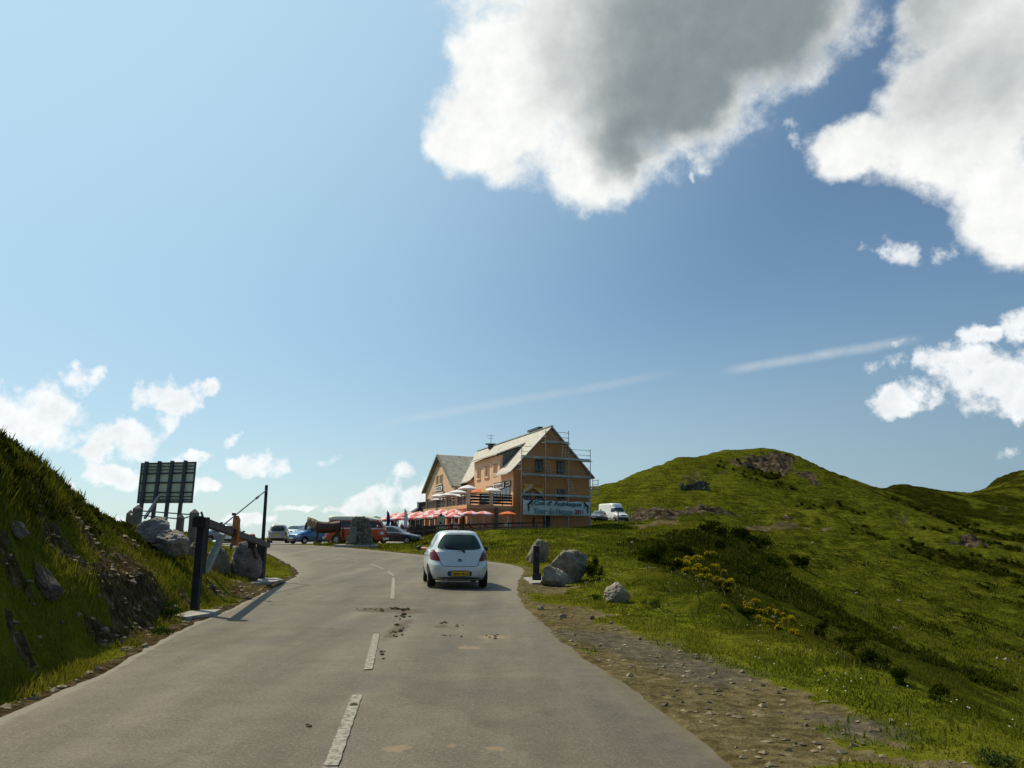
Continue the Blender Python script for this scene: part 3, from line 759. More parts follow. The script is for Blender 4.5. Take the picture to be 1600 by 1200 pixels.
def decal(bvh, polys, side, off, name, mt, parent, d=.08, rd=2):
    """panels lying on a body: 2D polygons projected onto its surface from one side"""
    mb = MB()
    for poly in polys:
        bm = ngon_grid(rounded(poly, rd) if rd else poly, d)
        bm.verts.ensure_lookup_table(); bm.verts.index_update()
        vs = []; ok = []
        for v in bm.verts:
            o_, dr = AX[side](v.co.x, v.co.y)
            h = bvh.ray_cast(o_, dr)
            if h[0] is None:
                h = bvh.find_nearest(o_+dr*8)
            vs.append(h[0]-dr*off)
        mb.add(vs, [[v.index for v in f.verts] for f in bm.faces]); bm.free()
    return mb.build(name, mt, parent, smooth=True)

def ring_body(table, N=96, sub=6):
    """body from stacked horizontal rings (z, y_rear, y_front, half width, tilt, exponent)"""
    T = np.array([list(r)+[0]*(5-len(r))+([6] if len(r) < 6 else []) for r in table], float)
    rows = []
    for i in range(len(T)-1):
        a = T[max(i-1, 0)]; b_ = T[i]; c_ = T[i+1]; d = T[min(i+2, len(T)-1)]
        for k in range(sub):
            t = k/sub
            cr_ = .5*((2*b_)+(-a+c_)*t+(2*a-5*b_+4*c_-d)*t*t+(-a+3*b_-3*c_+d)*t**3)
            rows.append(cr_*.6+(b_*(1-t)+c_*t)*.4)
    rows.append(T[-1])
    vs = []; fs = []
    for z, yr, yf, hw, tilt, ex in rows:
        for j in range(N):
            a = 2*math.pi*j/N; cx_, sy_ = math.cos(a), math.sin(a)
            e = 2/ex
            x = hw*math.copysign(abs(cx_)**e, cx_); y = math.copysign(abs(sy_)**e, sy_)
            x *= 1-.06*abs(y)**3
            y *= 1-.05*abs(x/max(hw, .01))**2.5
            vs.append((x, (yr+yf)/2+(yf-yr)/2*y, z+tilt*y))
    R_ = len(rows)
    for i in range(R_-1):
        for j in range(N):
            fs.append((i*N+j, i*N+(j+1) % N, (i+1)*N+(j+1) % N, (i+1)*N+j))
    k = len(vs)
    vs.append((0, (rows[0][1]+rows[0][2])/2, rows[0][0])); vs.append((0, (rows[-1][1]+rows[-1][2])/2, rows[-1][0]))
    for j in range(N):
        fs.append((k, (j+1) % N, j)); fs.append((k+1, (R_-1)*N+j, (R_-1)*N+(j+1) % N))
    return vs, fs
def wheel(parent, x, y, r, w=.2):
    m = MB(); s = 1 if x > 0 else -1
    n = 28; prof = [(-w/2, r*.62), (-w/2, r*.93), (-w/2+.03, r), (w/2-.03, r), (w/2, r*.93), (w/2, r*.62)]
    vs = []; fs = []
    for px_, rr_ in prof:
        for i in range(n):
            a = 2*math.pi*i/n; vs.append((x+px_, y+math.cos(a)*rr_, r+math.sin(a)*rr_))
    for k in range(len(prof)-1):
        for i in range(n): fs.append((k*n+i, k*n+(i+1) % n, (k+1)*n+(i+1) % n, (k+1)*n+i))
    m.add(vs, fs)
    o = m.build('wheel', M['black'], parent, smooth=True)
    q = MB(); xo = x+s*(w/2-.03)
    q.tube((xo-s*.03, y, r), (xo, y, r), r*.64, n=28)
    for k in range(5):
        a = 2*math.pi*k/5
        q.bar((xo+s*.01, y, r), (xo+s*.01, y+math.cos(a)*r*.58, r+math.sin(a)*r*.58), .05, .03)
    q.tube((xo, y, r), (xo+s*.025, y, r), r*.15, n=12)
    q.build('rim', M['rim'], o)
    return o
def plate(parent, bvh, side, cx_, cz_, w, h, mt, text, band=True):
    p = decal(bvh, [[(cx_-w/2, cz_-h/2), (cx_+w/2, cz_-h/2), (cx_+w/2, cz_+h/2), (cx_-w/2, cz_+h/2)]], side, .015, 'number_plate', mt, parent, d=.3, rd=0)
    if text:
        sgn = 1 if side == 'rear' else -1
        t = flat_text(text, .085, p, M['ink'], 'plate_lettering', wide=w*.8)
        h_ = bvh.ray_cast(*AX[side](cx_, cz_))[0]
        t.location = (cx_+.03*sgn, h_.y-.021*sgn, cz_-.005); t.rotation_euler = (R(90), 0, 0 if sgn > 0 else math.pi)
        if band:
            b_ = MB(); b_.box((cx_-sgn*(w/2-.022), h_.y-.021*sgn, cz_), (.044, .004, h*.98)); b_.build('blue_band', M['blueplate'], p)
    return p
def flat_text(body, size, parent, mt, name, wide=None, extrude=.003, font_shear=0, bold=0, high=None, kk=None):
    """lettering as a mesh, centred on its origin, in its local x / y plane"""
    cu_ = bpy.data.curves.new(name, 'FONT'); cu_.body = body; cu_.size = size; cu_.extrude = extrude; cu_.shear = font_shear
    cu_.align_x = 'CENTER'; cu_.align_y = 'CENTER'; cu_.offset = bold; cu_.resolution_u = 3
    tmp = bpy.data.objects.new(name, cu_); COL.objects.link(tmp)
    dg = bpy.context.evaluated_depsgraph_get()
    me = bpy.data.meshes.new_from_object(tmp.evaluated_get(dg))
    bpy.data.objects.remove(tmp)
    xs = [v.co.x for v in me.vertices]; ys = [v.co.y for v in me.vertices]
    cx_, cy_ = (min(xs)+max(xs))/2, (min(ys)+max(ys))/2
    kx = wide/(max(xs)-min(xs)) if wide else 1; ky = high/(max(ys)-min(ys)) if high else 1
    if kk: kx, ky = kk
    for v in me.vertices: v.co.x = (v.co.x-cx_)*kx; v.co.y = (v.co.y-cy_)*ky
    me['kx'] = kx; me['ky'] = ky
    me.materials.clear(); me.materials.append(mt); me.name = name
    o = bpy.data.objects.new(name, me); COL.objects.link(o)
    if parent: o.parent = parent
    return o
def skin_obj(name, joints, edges, mt, parent=None, sub=2, root=0):
    """continuous body grown round a skeleton; joints: (x, y, z, r) or (x, y, z, rx, ry)"""
    me = bpy.data.meshes.new(name)
    me.from_pydata([j[:3] for j in joints], edges, [])
    me.materials.append(mt)
    o = bpy.data.objects.new(name, me); COL.objects.link(o)
    if parent: o.parent = parent
    sk = o.modifiers.new('skin', 'SKIN'); sk.use_smooth_shade = True
    if not me.skin_vertices: pass
    for i, j in enumerate(joints):
        me.skin_vertices[0].data[i].radius = (j[3], j[4] if len(j) > 4 else j[3])
        me.skin_vertices[0].data[i].use_root = (i == root)
    sb = o.modifiers.new('sub', 'SUBSURF'); sb.levels = sub; sb.render_levels = sub
    return o
def freeze(o):
    """apply modifiers without operators"""
    dg = bpy.context.evaluated_depsgraph_get()
    me = bpy.data.meshes.new_from_object(o.evaluated_get(dg))
    me.name = o.name; o.modifiers.clear(); o.data = me
    return o
# ------------------------------------------------------------------ the hotel
C0_ = W(801.5, 828, 74); C0_.z = TZ
gd = Vector((1, .5, 0)).normalized(); fd = Vector((-.333, 1, 0)).normalized()
gn = Vector((.447, -.894, 0))          # outward from the gable wall
fn = Vector((-fd.y, fd.x, 0))          # outward from the facade
if fn.x > 0: fn = -fn
def on_plane(px, py, p0, n):
    d = ray(px, py); o = Vector((0, 0, EYE))
    return o+d*((p0-o).dot(n)/d.dot(n))
def onG(px, py, off=0.): return on_plane(px, py, C0_+gn*off, gn)
def onF(px, py, off=0.): return on_plane(px, py, C0_+fn*off, fn)
hotel = thing('hotel', 'apricot rendered mountain hotel with steep slate roofs on the pass', 'hotel', C0_)
def quadG(m, px0, py0, px1, py1, off, th, mi=0, plane=onG, n=None):
    """panel on a wall: spanned by photograph corners, off the wall, th thick"""
    n = n or (gn if plane is onG else fn)
    a = plane(px0, py0, off); c = plane(px1, py1, off)
    h0 = Vector((a.x, a.y, c.z)); h1 = Vector((c.x, c.y, a.z))
    m.prism([a, h1, c, h0], n*th, mi)
def at(s, d, z): return Vector((C0_.x+fd.x*s+gd.x*d, C0_.y+fd.y*s+gd.y*d, z))
A_ = onG(861, 668.5); WID = (onG(921.5, 760)-C0_).dot(gd); HALF = (A_-Vector((C0_.x, C0_.y, A_.z))).length
ZE = onG(801.5, 733).z; ZR = A_.z; LEN = 26.0; ZB = TZ-1.5
# --- main walls
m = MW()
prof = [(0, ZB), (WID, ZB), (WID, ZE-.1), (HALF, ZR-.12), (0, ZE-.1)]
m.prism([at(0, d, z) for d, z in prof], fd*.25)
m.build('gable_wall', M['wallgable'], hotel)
m = MW()
m.prism([at(.25, 0, ZB), at(LEN, 0, ZB), at(LEN, 0, ZE-.1), at(.25, 0, ZE-.1)], -fn*.3)
m.prism([at(.25, WID-.3, ZB), at(LEN, WID-.3, ZB), at(LEN, WID-.3, ZE-.1), at(.25, WID-.3, ZE-.1)], gd*.3)
m.prism([at(LEN-.2, d, z) for d, z in prof], fd*.25)
s1, s2 = 4.5, 14.0
ZD = 9.25
m.prism([at(s1, 0, ZE-.1), at(s2, 0, ZE-.1), at(s2, 0, ZD), at(s1, 0, ZD)], -fn*.3)
m.build('facade_wall', M['wall'], hotel)
# --- roof, with slate courses
def roof_panel(m, P, off, th=.09, mi=0):
    m.prism(P, off, mi)
kp = (ZR-ZE)/HALF
m = MW()
ov = .45
up = Vector((0, 0, .14))
def zl(d): return ZE+kp*d
# left slope in three strips so that the dormer can cut through
for (sa, sb, d0) in ((-.35, s1-.15, -ov), (s2+.15, LEN+.3, -ov)):
    m.prism([at(sa, d0, zl(d0)+.12), at(sb, d0, zl(d0)+.12), at(sb, HALF, ZR), at(sa, HALF, ZR)], up)
dj = 2.75
m.prism([at(s1-.15, dj, zl(dj)), at(s2+.15, dj, zl(dj)), at(s2+.15, HALF, ZR), at(s1-.15, HALF, ZR)], up)
kr = (ZR-(ZE-.1))/(WID-HALF)
m.prism([at(-.35, HALF, ZR), at(LEN+.3, HALF, ZR), at(LEN+.3, WID+ov, ZR-kr*(WID-HALF+ov)), at(-.35, WID+ov, ZR-kr*(WID-HALF+ov))], up)
# kicked eaves
for (sa, sb) in ((-.35, s1-.15), (s2+.15, LEN+.3)):
    m.prism([at(sa, -ov-.35, zl(-ov)+.02-.05), at(sb, -ov-.35, zl(-ov)-.03), at(sb, -ov+.02, zl(-ov)+.13), at(sa, -ov+.02, zl(-ov)+.13)], up*.8)
m.prism([at(s1-.35, -.5, ZD-.05), at(s2+.35, -.5, ZD-.05), at(s2+.35, dj+.35, zl(dj)+.27), at(s1-.35, dj+.35, zl(dj)+.27)], up)
rf = m.build('roof', M['roofpale'], hotel)
for s_ in (s1, s2-.14):
    m = MW(); m.prism([at(s_, 0.02, ZE), at(s_, 0.02, ZD+.0), at(s_, dj, zl(dj)+.05)], fd*.14)
    m.build('dormer_cheek', M['cheek'], hotel)
m = MW()  # ridge cap and dark vent boards
m.bar(at(-.3, HALF, ZR+.15), at(LEN+.2, HALF, ZR+.15), .3, .1)
m.build('ridge_cap', M['roof'], rf)
m = MW(); q = onG(836, 678)
m.bar(at(3.2, HALF+.1, ZR+.42), at(6.6, HALF+.1, ZR+.42), .5, .22)
for s_ in (3.4, 6.4): m.bar(at(s_, HALF+.1, ZR+.1), at(s_, HALF+.1, ZR+.4), .12, .12)
m.build('roof_vent', M['ironwork'], rf)
ch = MW(); cs = 19.5
ch.box(at(cs, HALF-.3, ZR+.0), (.7, .5, .5)); ch.box(at(cs, HALF-.3, ZR+.34), (1.3, .9, .12))
cho = ch.build('chimney', M['ironwork'], rf)
an = MW(); p0 = at(cs, HALF-.3, ZR+.38)
an.tube(p0, p0+Vector((0, 0, 1.2)), .03, n=6); an.tube(p0+Vector((-.5, 0, 1.0)), p0+Vector((.4, 0, 1.05)), .02, n=6); an.tube(p0+Vector((-.4, 0, .7)), p0+Vector((.3, 0, .72)), .02, n=6)
an.build('antenna', M['ironwork'], cho)
# --- side wing with its own gable
w_ = 1.45; sW = 17.0
PW = at(sW, -w_, TZ)
def onW(px, py, off=0.): return on_plane(px, py, PW+fn*off, fn)
a = onW(711, 757); bL = onW(665, 770.5); top = onW(688, 712.5)
sA = (a-C0_).dot(fd)+0; 
def atw(p, e, z=None): return Vector((p.x+gd.x*e, p.y+gd.y*e, p.z if z is None else z))
m = MW()
zE = (a.z+bL.z)/2
m.prism([atw(a, 0, ZB), atw(bL, 0, ZB-1.5), atw(bL, 0, zE), top, atw(a, 0, zE)], gd*.25)
m.prism([atw(a, .25, ZB), atw(a, 4, ZB), atw(a, 4, zE), atw(a, .25, zE)], fd*.25)
m.prism([atw(bL, .25, ZB), atw(bL, 9, ZB), atw(bL, 9, zE), atw(bL, .25, zE)], -fd*.25)
m.build('wing_wall', M['wall'], hotel)
m = MW()
k2 = (top.z-zE)/((a-top).length**2-(top.z-a.z)**2)**.5
def wr(p, sgn, out):  # roof edge point beyond p
    return Vector((p.x, p.y, zE))-fd*out*sgn+Vector((0, 0, -k2*out+.0))
for p, sg in ((a, 1), (bL, -1)):
    e0 = wr(p, sg, .4)
    m.prism([atw(e0, -.35), atw(e0, 8), atw(top, 8), atw(top, -.35)], Vector((0, 0, .16)))
wr_ = m.build('wing_roof', M['roof'], hotel)
for p, sg in ((a, 1), (bL, -1)):
    m = MW(); e0 = wr(p, sg, .45)
    m.bar(atw(e0, -.42)+Vector((0, 0, .1)), atw(top, -.42)+Vector((0, 0, .1)), .16, .26, up=(0, 0, 1))
    m.build('verge_board', M['cheek'], wr_)
# --- windows
def window(plane, n, x0, y0, x1, y1, shut=False, parent=None, label=None):
    f = MW(); quadG(f, x0-.5, y0-.5, x1+.5, y1+.6, .01, .05, plane=plane, n=n)
    w = f.build('window', M['trim'] if shut else M['blackpaint'], parent or hotel)
    g_ = MW(); quadG(g_, x0, y0, x1, y1, .03, .04, plane=plane, n=n)
    xm = (x0+x1)/2
    if shut:
        g_.m = [0]*len(g_.m); gl = g_.build('shutter', M['shutter'], w)
        b_ = MW(); quadG(b_, xm-.12, y0, xm+.12, y1, .06, .03, plane=plane, n=n); b_.build('shutter_gap', M['brown'], w)
    else:
        g_.build('pane', M['glass'], w)
        b_ = MW(); quadG(b_, xm-.25, y0, xm+.25, y1, .06, .03, plane=plane, n=n); ym = y0+(y1-y0)*.45
        quadG(b_, x0, ym-.2, x1, ym+.2, .055, .02, plane=plane, n=n); b_.build('glazing_bar', M['brown'], w)
    s_ = MW(); quadG(s_, x0-.8, y1+.5, x1+.8, y1+1.3, .0, .14, plane=plane, n=n); s_.build('sill', M['trim'], w)
    return w
for r_ in ((836.4, 718.5, 847, 736.5), (870.3, 721, 881, 739.5), (871, 764, 882, 779.5), (817.5, 768, 829, 783), (836.5, 770, 847, 785)):
    window(onG, gn, *r_)
for r_ in ((745.6, 733.8, 750.3, 748), (757.6, 729.9, 763.7, 745), (771, 726, 776, 739.8)):
    window(onF, fn, *r_, shut=True)
for r_ in ((681.5, 744, 685.2, 757.5), (687.2, 742.5, 691, 755.8)):
    window(onW, fn, *r_, shut=True)
m = MW(); c_ = onW(686.5, 729); 
pts = [c_+fd*math.cos(t)*(-1.0)+Vector((0, 0, math.sin(t)*.75)) for t in np.linspace(0, math.pi, 9)]
m.prism([p+fn*.02 for p in pts], fn*.05); v_ = m.build('attic_window', M['shutter'], hotel)
# terrace doors
for r_ in ((784.5, 761, 797, 781), (771, 765, 782, 784), (752, 770, 766, 788)):
    f = MW(); quadG(f, *r_, .01, .05, plane=onF, n=fn); dr = f.build('glazed_door', M['brown'], hotel)
    xm = (r_[0]+r_[2])/2
    f = MW(); quadG(f, r_[0]+.6, r_[1]+1, xm-.5, r_[3], .06, .02, plane=onF, n=fn); quadG(f, xm+.7, r_[1]+.8, r_[2]-.7, r_[3]-.5, .06, .02, plane=onF, n=fn)
    f.build('pane', M['glass'], dr)
f = MW(); quadG(f, 849, 806, 859, 829, .01, .05, plane=onG, n=gn); f.build('cellar_door', M['brown'], hotel)
f = MW(); f.tube(onG(834, 808, .08), onG(834, 829, .08), .06, n=8); f.build('drainpipe', M['brown'], hotel)
# lettered boards
def sign_on(plane, n, x0, y0, x1, y1, text, border, ground_, ink, name='sign_board', vert=1):
    a_ = plane(x0, y1, .07); b_ = plane(x1, y1, .07); top_ = plane((x0+x1)/2, y0, .07)
    hgt = abs(top_.z-(a_.z+b_.z)/2)+.0
    zc_ = (top_.z+(a_.z+b_.z)/2)/2
    c_ = (a_+b_)/2; c_.z = zc_; dx = Vector((b_.x-a_.x, b_.y-a_.y, 0)); L = dx.length; dx.normalize()
    f = MW(); f.prism([c_-dx*L/2+Vector((0, 0, -hgt/2)), c_+dx*L/2+Vector((0, 0, -hgt/2)), c_+dx*L/2+Vector((0, 0, hgt/2)), c_-dx*L/2+Vector((0, 0, hgt/2))], n*.05)
    s_ = f.build(name, border, hotel)
    f = MW(); e = .09; c2 = c_+n*.055
    f.prism([c2-dx*(L/2-e)+Vector((0, 0, -hgt/2+e)), c2+dx*(L/2-e)+Vector((0, 0, -hgt/2+e)), c2+dx*(L/2-e)+Vector((0, 0, hgt/2-e)), c2-dx*(L/2-e)+Vector((0, 0, hgt/2-e))], n*.01)
    f.build('sign_face', ground_, s_)
    if text:
        t = flat_text(text, hgt*.6, s_, ink, 'lettering', wide=L*.82, high=hgt*.5, bold=.01)
        t.location = c_+n*.08-hotel.location
        t.rotation_euler = Matrix((dx, Vector((0, 0, 1)), n)).transposed().to_euler()
    return s_
M['signwhite'] = mat('sign_white', (.75, .74, .70), .6)
sign_on(onF, fn, 771, 753.8, 788.4, 765, 'RESTAURANT', M['brown'], M['signwhite'], M['ink'])
sign_on(onF, fn, 790.2, 751.5, 797.8, 760.5, 'BAR', M['brown'], M['signwhite'], M['ink'])
sign_on(onW, fn, 681.5, 759, 691.5, 768, 'HOTEL', M['brown'], M['signwhite'], M['ink'])
sign_on(onW, fn, 676, 768.5, 693.5, 774, None, M['brown'], M['trim'], M['ink'])
sign_on(onF, fn, 759.5, 760, 769.5, 765, None, M['brown'], M['trim'], M['ink'])
# --- raised terrace
M['slab'] = mat('sandy_render', (.55, .30, .16), .9, var=.1, scale=1)
D = 4.82; SL = 19.0
ZF = onG(799, 790.5).z
def att(s, d): return at(s, -d, 0)
def tp(s, d, z): return at(s, -d, z)
m = MW()
m.prism([tp(0, 0, ZF-.35), tp(0, D, ZF-.35), tp(SL, D, ZF-.35), tp(SL, 0, ZF-.35)], Vector((0, 0, .35)))
tr_ = m.build('terrace_slab', M['slab'], hotel)
m = MW()
m.prism([tp(.12, 0.02, ZB), tp(.12, D-.12, ZB), tp(.12, D-.12, ZF-.36), tp(.12, 0.02, ZF-.36)], fd*.3)
m.build('terrace_front_wall', M['redwall'], hotel)
nbay = 7
for i in range(nbay+1):
    s_ = .42+(SL-1)*i/nbay
    m = MW(); m.prism([tp(s_, D-.12, ZB), tp(s_+.5, D-.12, ZB), tp(s_+.5, D-.12, ZF-.36), tp(s_, D-.12, ZF-.36)], gd*.35); m.build('arcade_pier', M['redwall'], hotel)
m = MW(); m.prism([tp(.42, D-.14, ZF-.9), tp(SL, D-.14, ZF-.9), tp(SL, D-.14, ZF-.37), tp(.42, D-.14, ZF-.37)], gd*.3)
m.build('arcade_lintel', M['redwall'], hotel); m = MW()
m.prism([tp(.42, D-1.6, ZB), tp(SL, D-1.6, ZB), tp(SL, D-1.6, ZF-.37), tp(.42, D-1.6, ZF-.37)], gd*.2)
m.build('arcade_back_wall', M['redwall'], hotel)
for i in range(nbay):
    s_ = 1.2+(SL-1)*i/nbay
    m = MW(); m.prism([tp(s_, D-1.55, TZ-.4), tp(s_+1.2, D-1.55, TZ-.4), tp(s_+1.2, D-1.55, TZ+1.9), tp(s_, D-1.55, TZ+1.9)], -gd*.06)
    m.build('arcade_door', M['glass'], hotel)
# pillars and railings
def s_at(px):  # distance along terrace side edge for a pixel column
    p = on_plane(px, 800, tp(0, D, 0), Vector((fd.y, -fd.x, 0))); return (p-tp(0, D, 0)).dot(fd)
pil_s = [0.15]+[min(s_at(x), SL-.2) for x in (711.5, 695, 679, 664.5)]
for s_ in pil_s:
    m = MW(); c_ = tp(s_, D-.2, 0); m.box((c_.x, c_.y, ZF+.55), (.34, .34, 1.1)); m.box((c_.x, c_.y, ZF+1.14), (.42, .42, .08)); m.build('terrace_pillar', M['trim'], hotel)
m = MW(); dm = (onG(768, 790)-C0_).dot(gd); c_ = at(.15, dm, 0); m.box((c_.x, c_.y, ZF+.55), (.34, .34, 1.1)); m.box((c_.x, c_.y, ZF+1.14), (.42, .42, .08)); m.build('terrace_pillar', M['trim'], hotel)
def railing(p, q, name='terrace_railing'):
    m = MW()
    for z, h in ((1.0, .12), (.76, .22), (.48, .20), (.20, .18)):
        m.bar((p.x, p.y, ZF+z), (q.x, q.y, ZF+z), .05, h)
    n_ = max(2, int((q-p).length/1.2))
    for i in range(n_+1):
        c_ = p.lerp(q, i/n_); m.bar((c_.x, c_.y, ZF), (c_.x, c_.y, ZF+1.02), .07, .07)
    m.build(name, M['brown'], hotel)
railing(at(.15, -.1, 0), at(.15, dm+.17, 0)); railing(at(.15, dm-.17, 0), tp(.15, D-.35, 0))
for i in range(4): railing(tp(pil_s[i]+.17, D-.2, 0), tp(pil_s[i+1]-.17, D-.2, 0))
# pale canvas behind the side railings
for i in range(4):
    a_, b_ = tp(pil_s[i]+.25, D-.3, 0), tp(pil_s[i+1]-.25, D-.3, 0)
    m = MW(); m.prism([(a_.x, a_.y, ZF+.02), (b_.x, b_.y, ZF+.02), (b_.x, b_.y, ZF+.42), (a_.x, a_.y, ZF+.42)], gd*.02); m.build('canvas_screen', M['signwhite'], hotel)
m = MW(); c_ = tp(.05, D-3.0, 0)
m.bar(Vector((c_.x, c_.y, ZF-.2))+gn*.15, Vector((c_.x, c_.y, TZ))+gn*.15, .28, .28); m.build('downpipe_box', M['ironwork'], hotel)
# dark lean-to at the far end
m = MW()
e0 = tp(SL, D, 0); 
ln = [W(690, 781, 90), W(653, 785, 92.5), W(653, 794, 92.5), W(636, 805, 92.5), W(640, 828, 92.5), W(690, 828, 90)]
m.prism(ln, gd*3.0)
leanto = m.build('timber_lean_to', M['brown'], hotel)
m = MW(); m.bar(W(653, 794, 92.4), W(635, 805.5, 92.4), .3, .22); m.bar(W(653, 784, 92.4), W(653, 794, 92.4), .2, .16); m.build('bargeboard', M['white'], leanto)

# ------------------------------------------------------------------ scaffolding on the gable
sc = thing('scaffolding', 'galvanised scaffolding of four decks standing against the shaded gable', 'scaffolding', C0_+gn*.9)
OFFI, OFFO = .35, 1.15
def sp(px, py, off): return onG(px, py, off)
cols_ = [814.5, 852.2, 888.5, 922.6]
zl_ = [sp(815, 773.5, OFFO).z, sp(815, 742, OFFO).z, sp(815, 714, OFFO).z]
ztop = sp(850, 690.5, OFFO).z
zs_top = [zl_[2]+1.15, ztop+1.2, ztop+1.3, zl_[2]+1.2]
base = C0_
cpos = []
for i, px_ in enumerate(cols_):
    for off in (OFFI, OFFO):
        p = sp(px_, 760, off); cpos.append((p.x, p.y))
        m = MW(); gz = min(ground(p.x, p.y), TZ); m.tube((p.x, p.y, gz-.05), (p.x, p.y, zs_top[i]), .035, n=8)
        m.box((p.x, p.y, gz+.02), (.2, .2, .04)); m.build('upright', M['steel'], sc)
def edge_pts(i, j, off): 
    a_ = sp(cols_[i], 760, off); b_ = sp(cols_[j], 760, off); return a_, b_
for lv, z in enumerate(zl_+[ztop]):
    i, j = (0, 3) if lv < 3 else (1, 2)
    a_, b_ = edge_pts(i, j, (OFFI+OFFO)/2)
    if lv == 3: a_ = a_-gd*.3
    m = MW(); m.bar((a_.x, a_.y, z), (b_.x, b_.y, z), OFFO-OFFI-.06, .06); 
    k_ = m.build('deck', M['deck'], sc)
    a2, b2 = edge_pts(i, j, OFFO+.05); m = MW(); m.bar((a2.x, a2.y, z+.11), (b2.x, b2.y, z+.11), .03, .16); m.build('toe_board', M['deck'], sc)
    m = MW()
    segs = [(a2, b2)] if lv in (1, 3) else [(a2, a2.lerp(b2, .14)), (a2.lerp(b2, .62), b2)] if lv == 2 else [(a2, b2)]
    if lv in (1, 2, 3):
        for (u_, v_) in segs:
            for h in ((.55, 1.05) if lv != 1 else (.6,)): gm_ = MW(); gm_.tube((u_.x, u_.y, z+h), (v_.x, v_.y, z+h), .022, n=6); gm_.build('guard_rail', M['steel'], sc)
        for e_ in (a2, b2):
            for h in (.55, 1.05): 
                w0 = e_-gn*(OFFO-OFFI+.05); gm_ = MW(); gm_.tube((e_.x, e_.y, z+h), (w0.x, w0.y, z+h), .022, n=6); gm_.build('end_rail', M['steel'], sc)
    for c_ in range(i, j+1):
        u_ = sp(cols_[c_], 760, OFFI); v_ = sp(cols_[c_], 760, OFFO); m = MW(); m.tube((u_.x, u_.y, z-.08), (v_.x, v_.y, z-.08), .025, n=6); m.build('transom', M['steel'], sc)
def ladder(p, q, name='ladder', wd=.4):
    m = MW(); sd_ = gd*wd/2
    for s_ in (-1, 1): m.bar(p+sd_*s_, q+sd_*s_, .06, .04)
    n_ = int((q-p).length/.28)
    for k in range(1, n_): c_ = p.lerp(q, k/n_); m.bar(c_-sd_, c_+sd_, .03, .03)
    m.build(name, M['trim'], sc)
ladder(sp(860, 742, .8), sp(853.5, 717, .8)); ladder(sp(895, 776, .8), sp(888.5, 748, .8)); ladder(sp(880, 718, .8), sp(883, 692, .8))
# a second small scaffold frame beyond the far corner
sc2 = thing('scaffold_tower', 'small scaffold frame behind the right corner of the hotel', 'scaffolding', W(929, 770, 88))
m = MW()
for px_ in (926, 934.5): m.tube(W(px_, 749, 88), W(px_, 775, 88), .04, n=6)
for py_ in (751, 757): m.tube(W(926, py_, 88), W(934.5, py_, 88), .03, n=6)
m.build('frame', M['steel'], sc2)
m = MW(); m.bar(W(924, 763, 88), W(936, 764, 88), .8, .1); m.build('deck', M['trim'], sc2)

# ------------------------------------------------------------------ banner and torn advertising sign
ban_o = 1.3
bTL, bTR, bBR, bBL = onG(817.4, 780.2, ban_o), onG(922.8, 784.2, ban_o), onG(922.8, 806.4, ban_o), onG(817, 804.6, ban_o)
bc = (bTL+bTR+bBR+bBL)/4
banner = thing('banner', 'long white cloth banner with painted cyclists hung across the scaffolding', 'banner', bc)
M['bannercloth'] = mat('banner_cloth', (.52, .60, .57), .8, var=.12, scale=1.2)
M['teal'] = mat('teal_paint', (.045, .13, .14), .7); M['maroon'] = mat('maroon_paint', (.25, .02, .06), .7); M['paleteal'] = mat('pale_teal', (.30, .45, .45), .7)
nx, nz = 60, 10; vs = []; fs = []
for j in range(nz+1):
    for i in range(nx+1):
        u, v = i/nx, j/nz
        p = bBL.lerp(bBR, u).lerp(bTL.lerp(bTR, u), v)
        p = p+gn*(.05*math.sin(u*23)+.03*math.sin(u*9+v*4))+Vector((0, 0, -.08*math.sin(math.pi*((u*5) % 1))*v))
        vs.append(p)
for j in range(nz):
    for i in range(nx):
        k_ = j*(nx+1)+i; fs.append((k_, k_+1, k_+nx+2, k_+nx+1))
m = MW(); m.add(vs, fs); cl = m.build('cloth', M['bannercloth'], banner, smooth=True)
so = cl.modifiers.new('solid', 'SOLIDIFY'); so.thickness = .01
bx_ = (bTR-bTL); bx_.normalize(); bz_ = gn.cross(bx_); bz_ = bz_ if bz_.z > 0 else -bz_
BW = (bTR-bTL).length; BH = (bTL-bBL).length
def ban_text(txt, u, v, wd, hg, mt, off, bold=.02, name='lettering', kk=None):
    t = flat_text(txt, .8, banner, mt, name, wide=BW*wd, high=BH*hg, bold=bold, kk=kk)
    c_ = bBL.lerp(bBR, u).lerp(bTL.lerp(bTR, u), v)+gn*off
    t.location = c_-bc; t.rotation_euler = Matrix((bx_, bz_, bx_.cross(bz_))).transposed().to_euler()
    return t
ban_text("Col d' Aubisque", .50, .76, .71, .40, M['teal'], .10, .03)
t_in = ban_text("Tour de France", .435, .27, .565, .33, M['paleteal'], .118, .004, 'lettering_fill')
ban_text("Tour de France", .435, .27, .58, .36, M['ink'], .10, .036, kk=(t_in.data['kx'], t_in.data['ky']))
ban_text("2011", .815, .26, .13, .32, M['maroon'], .10, .03)
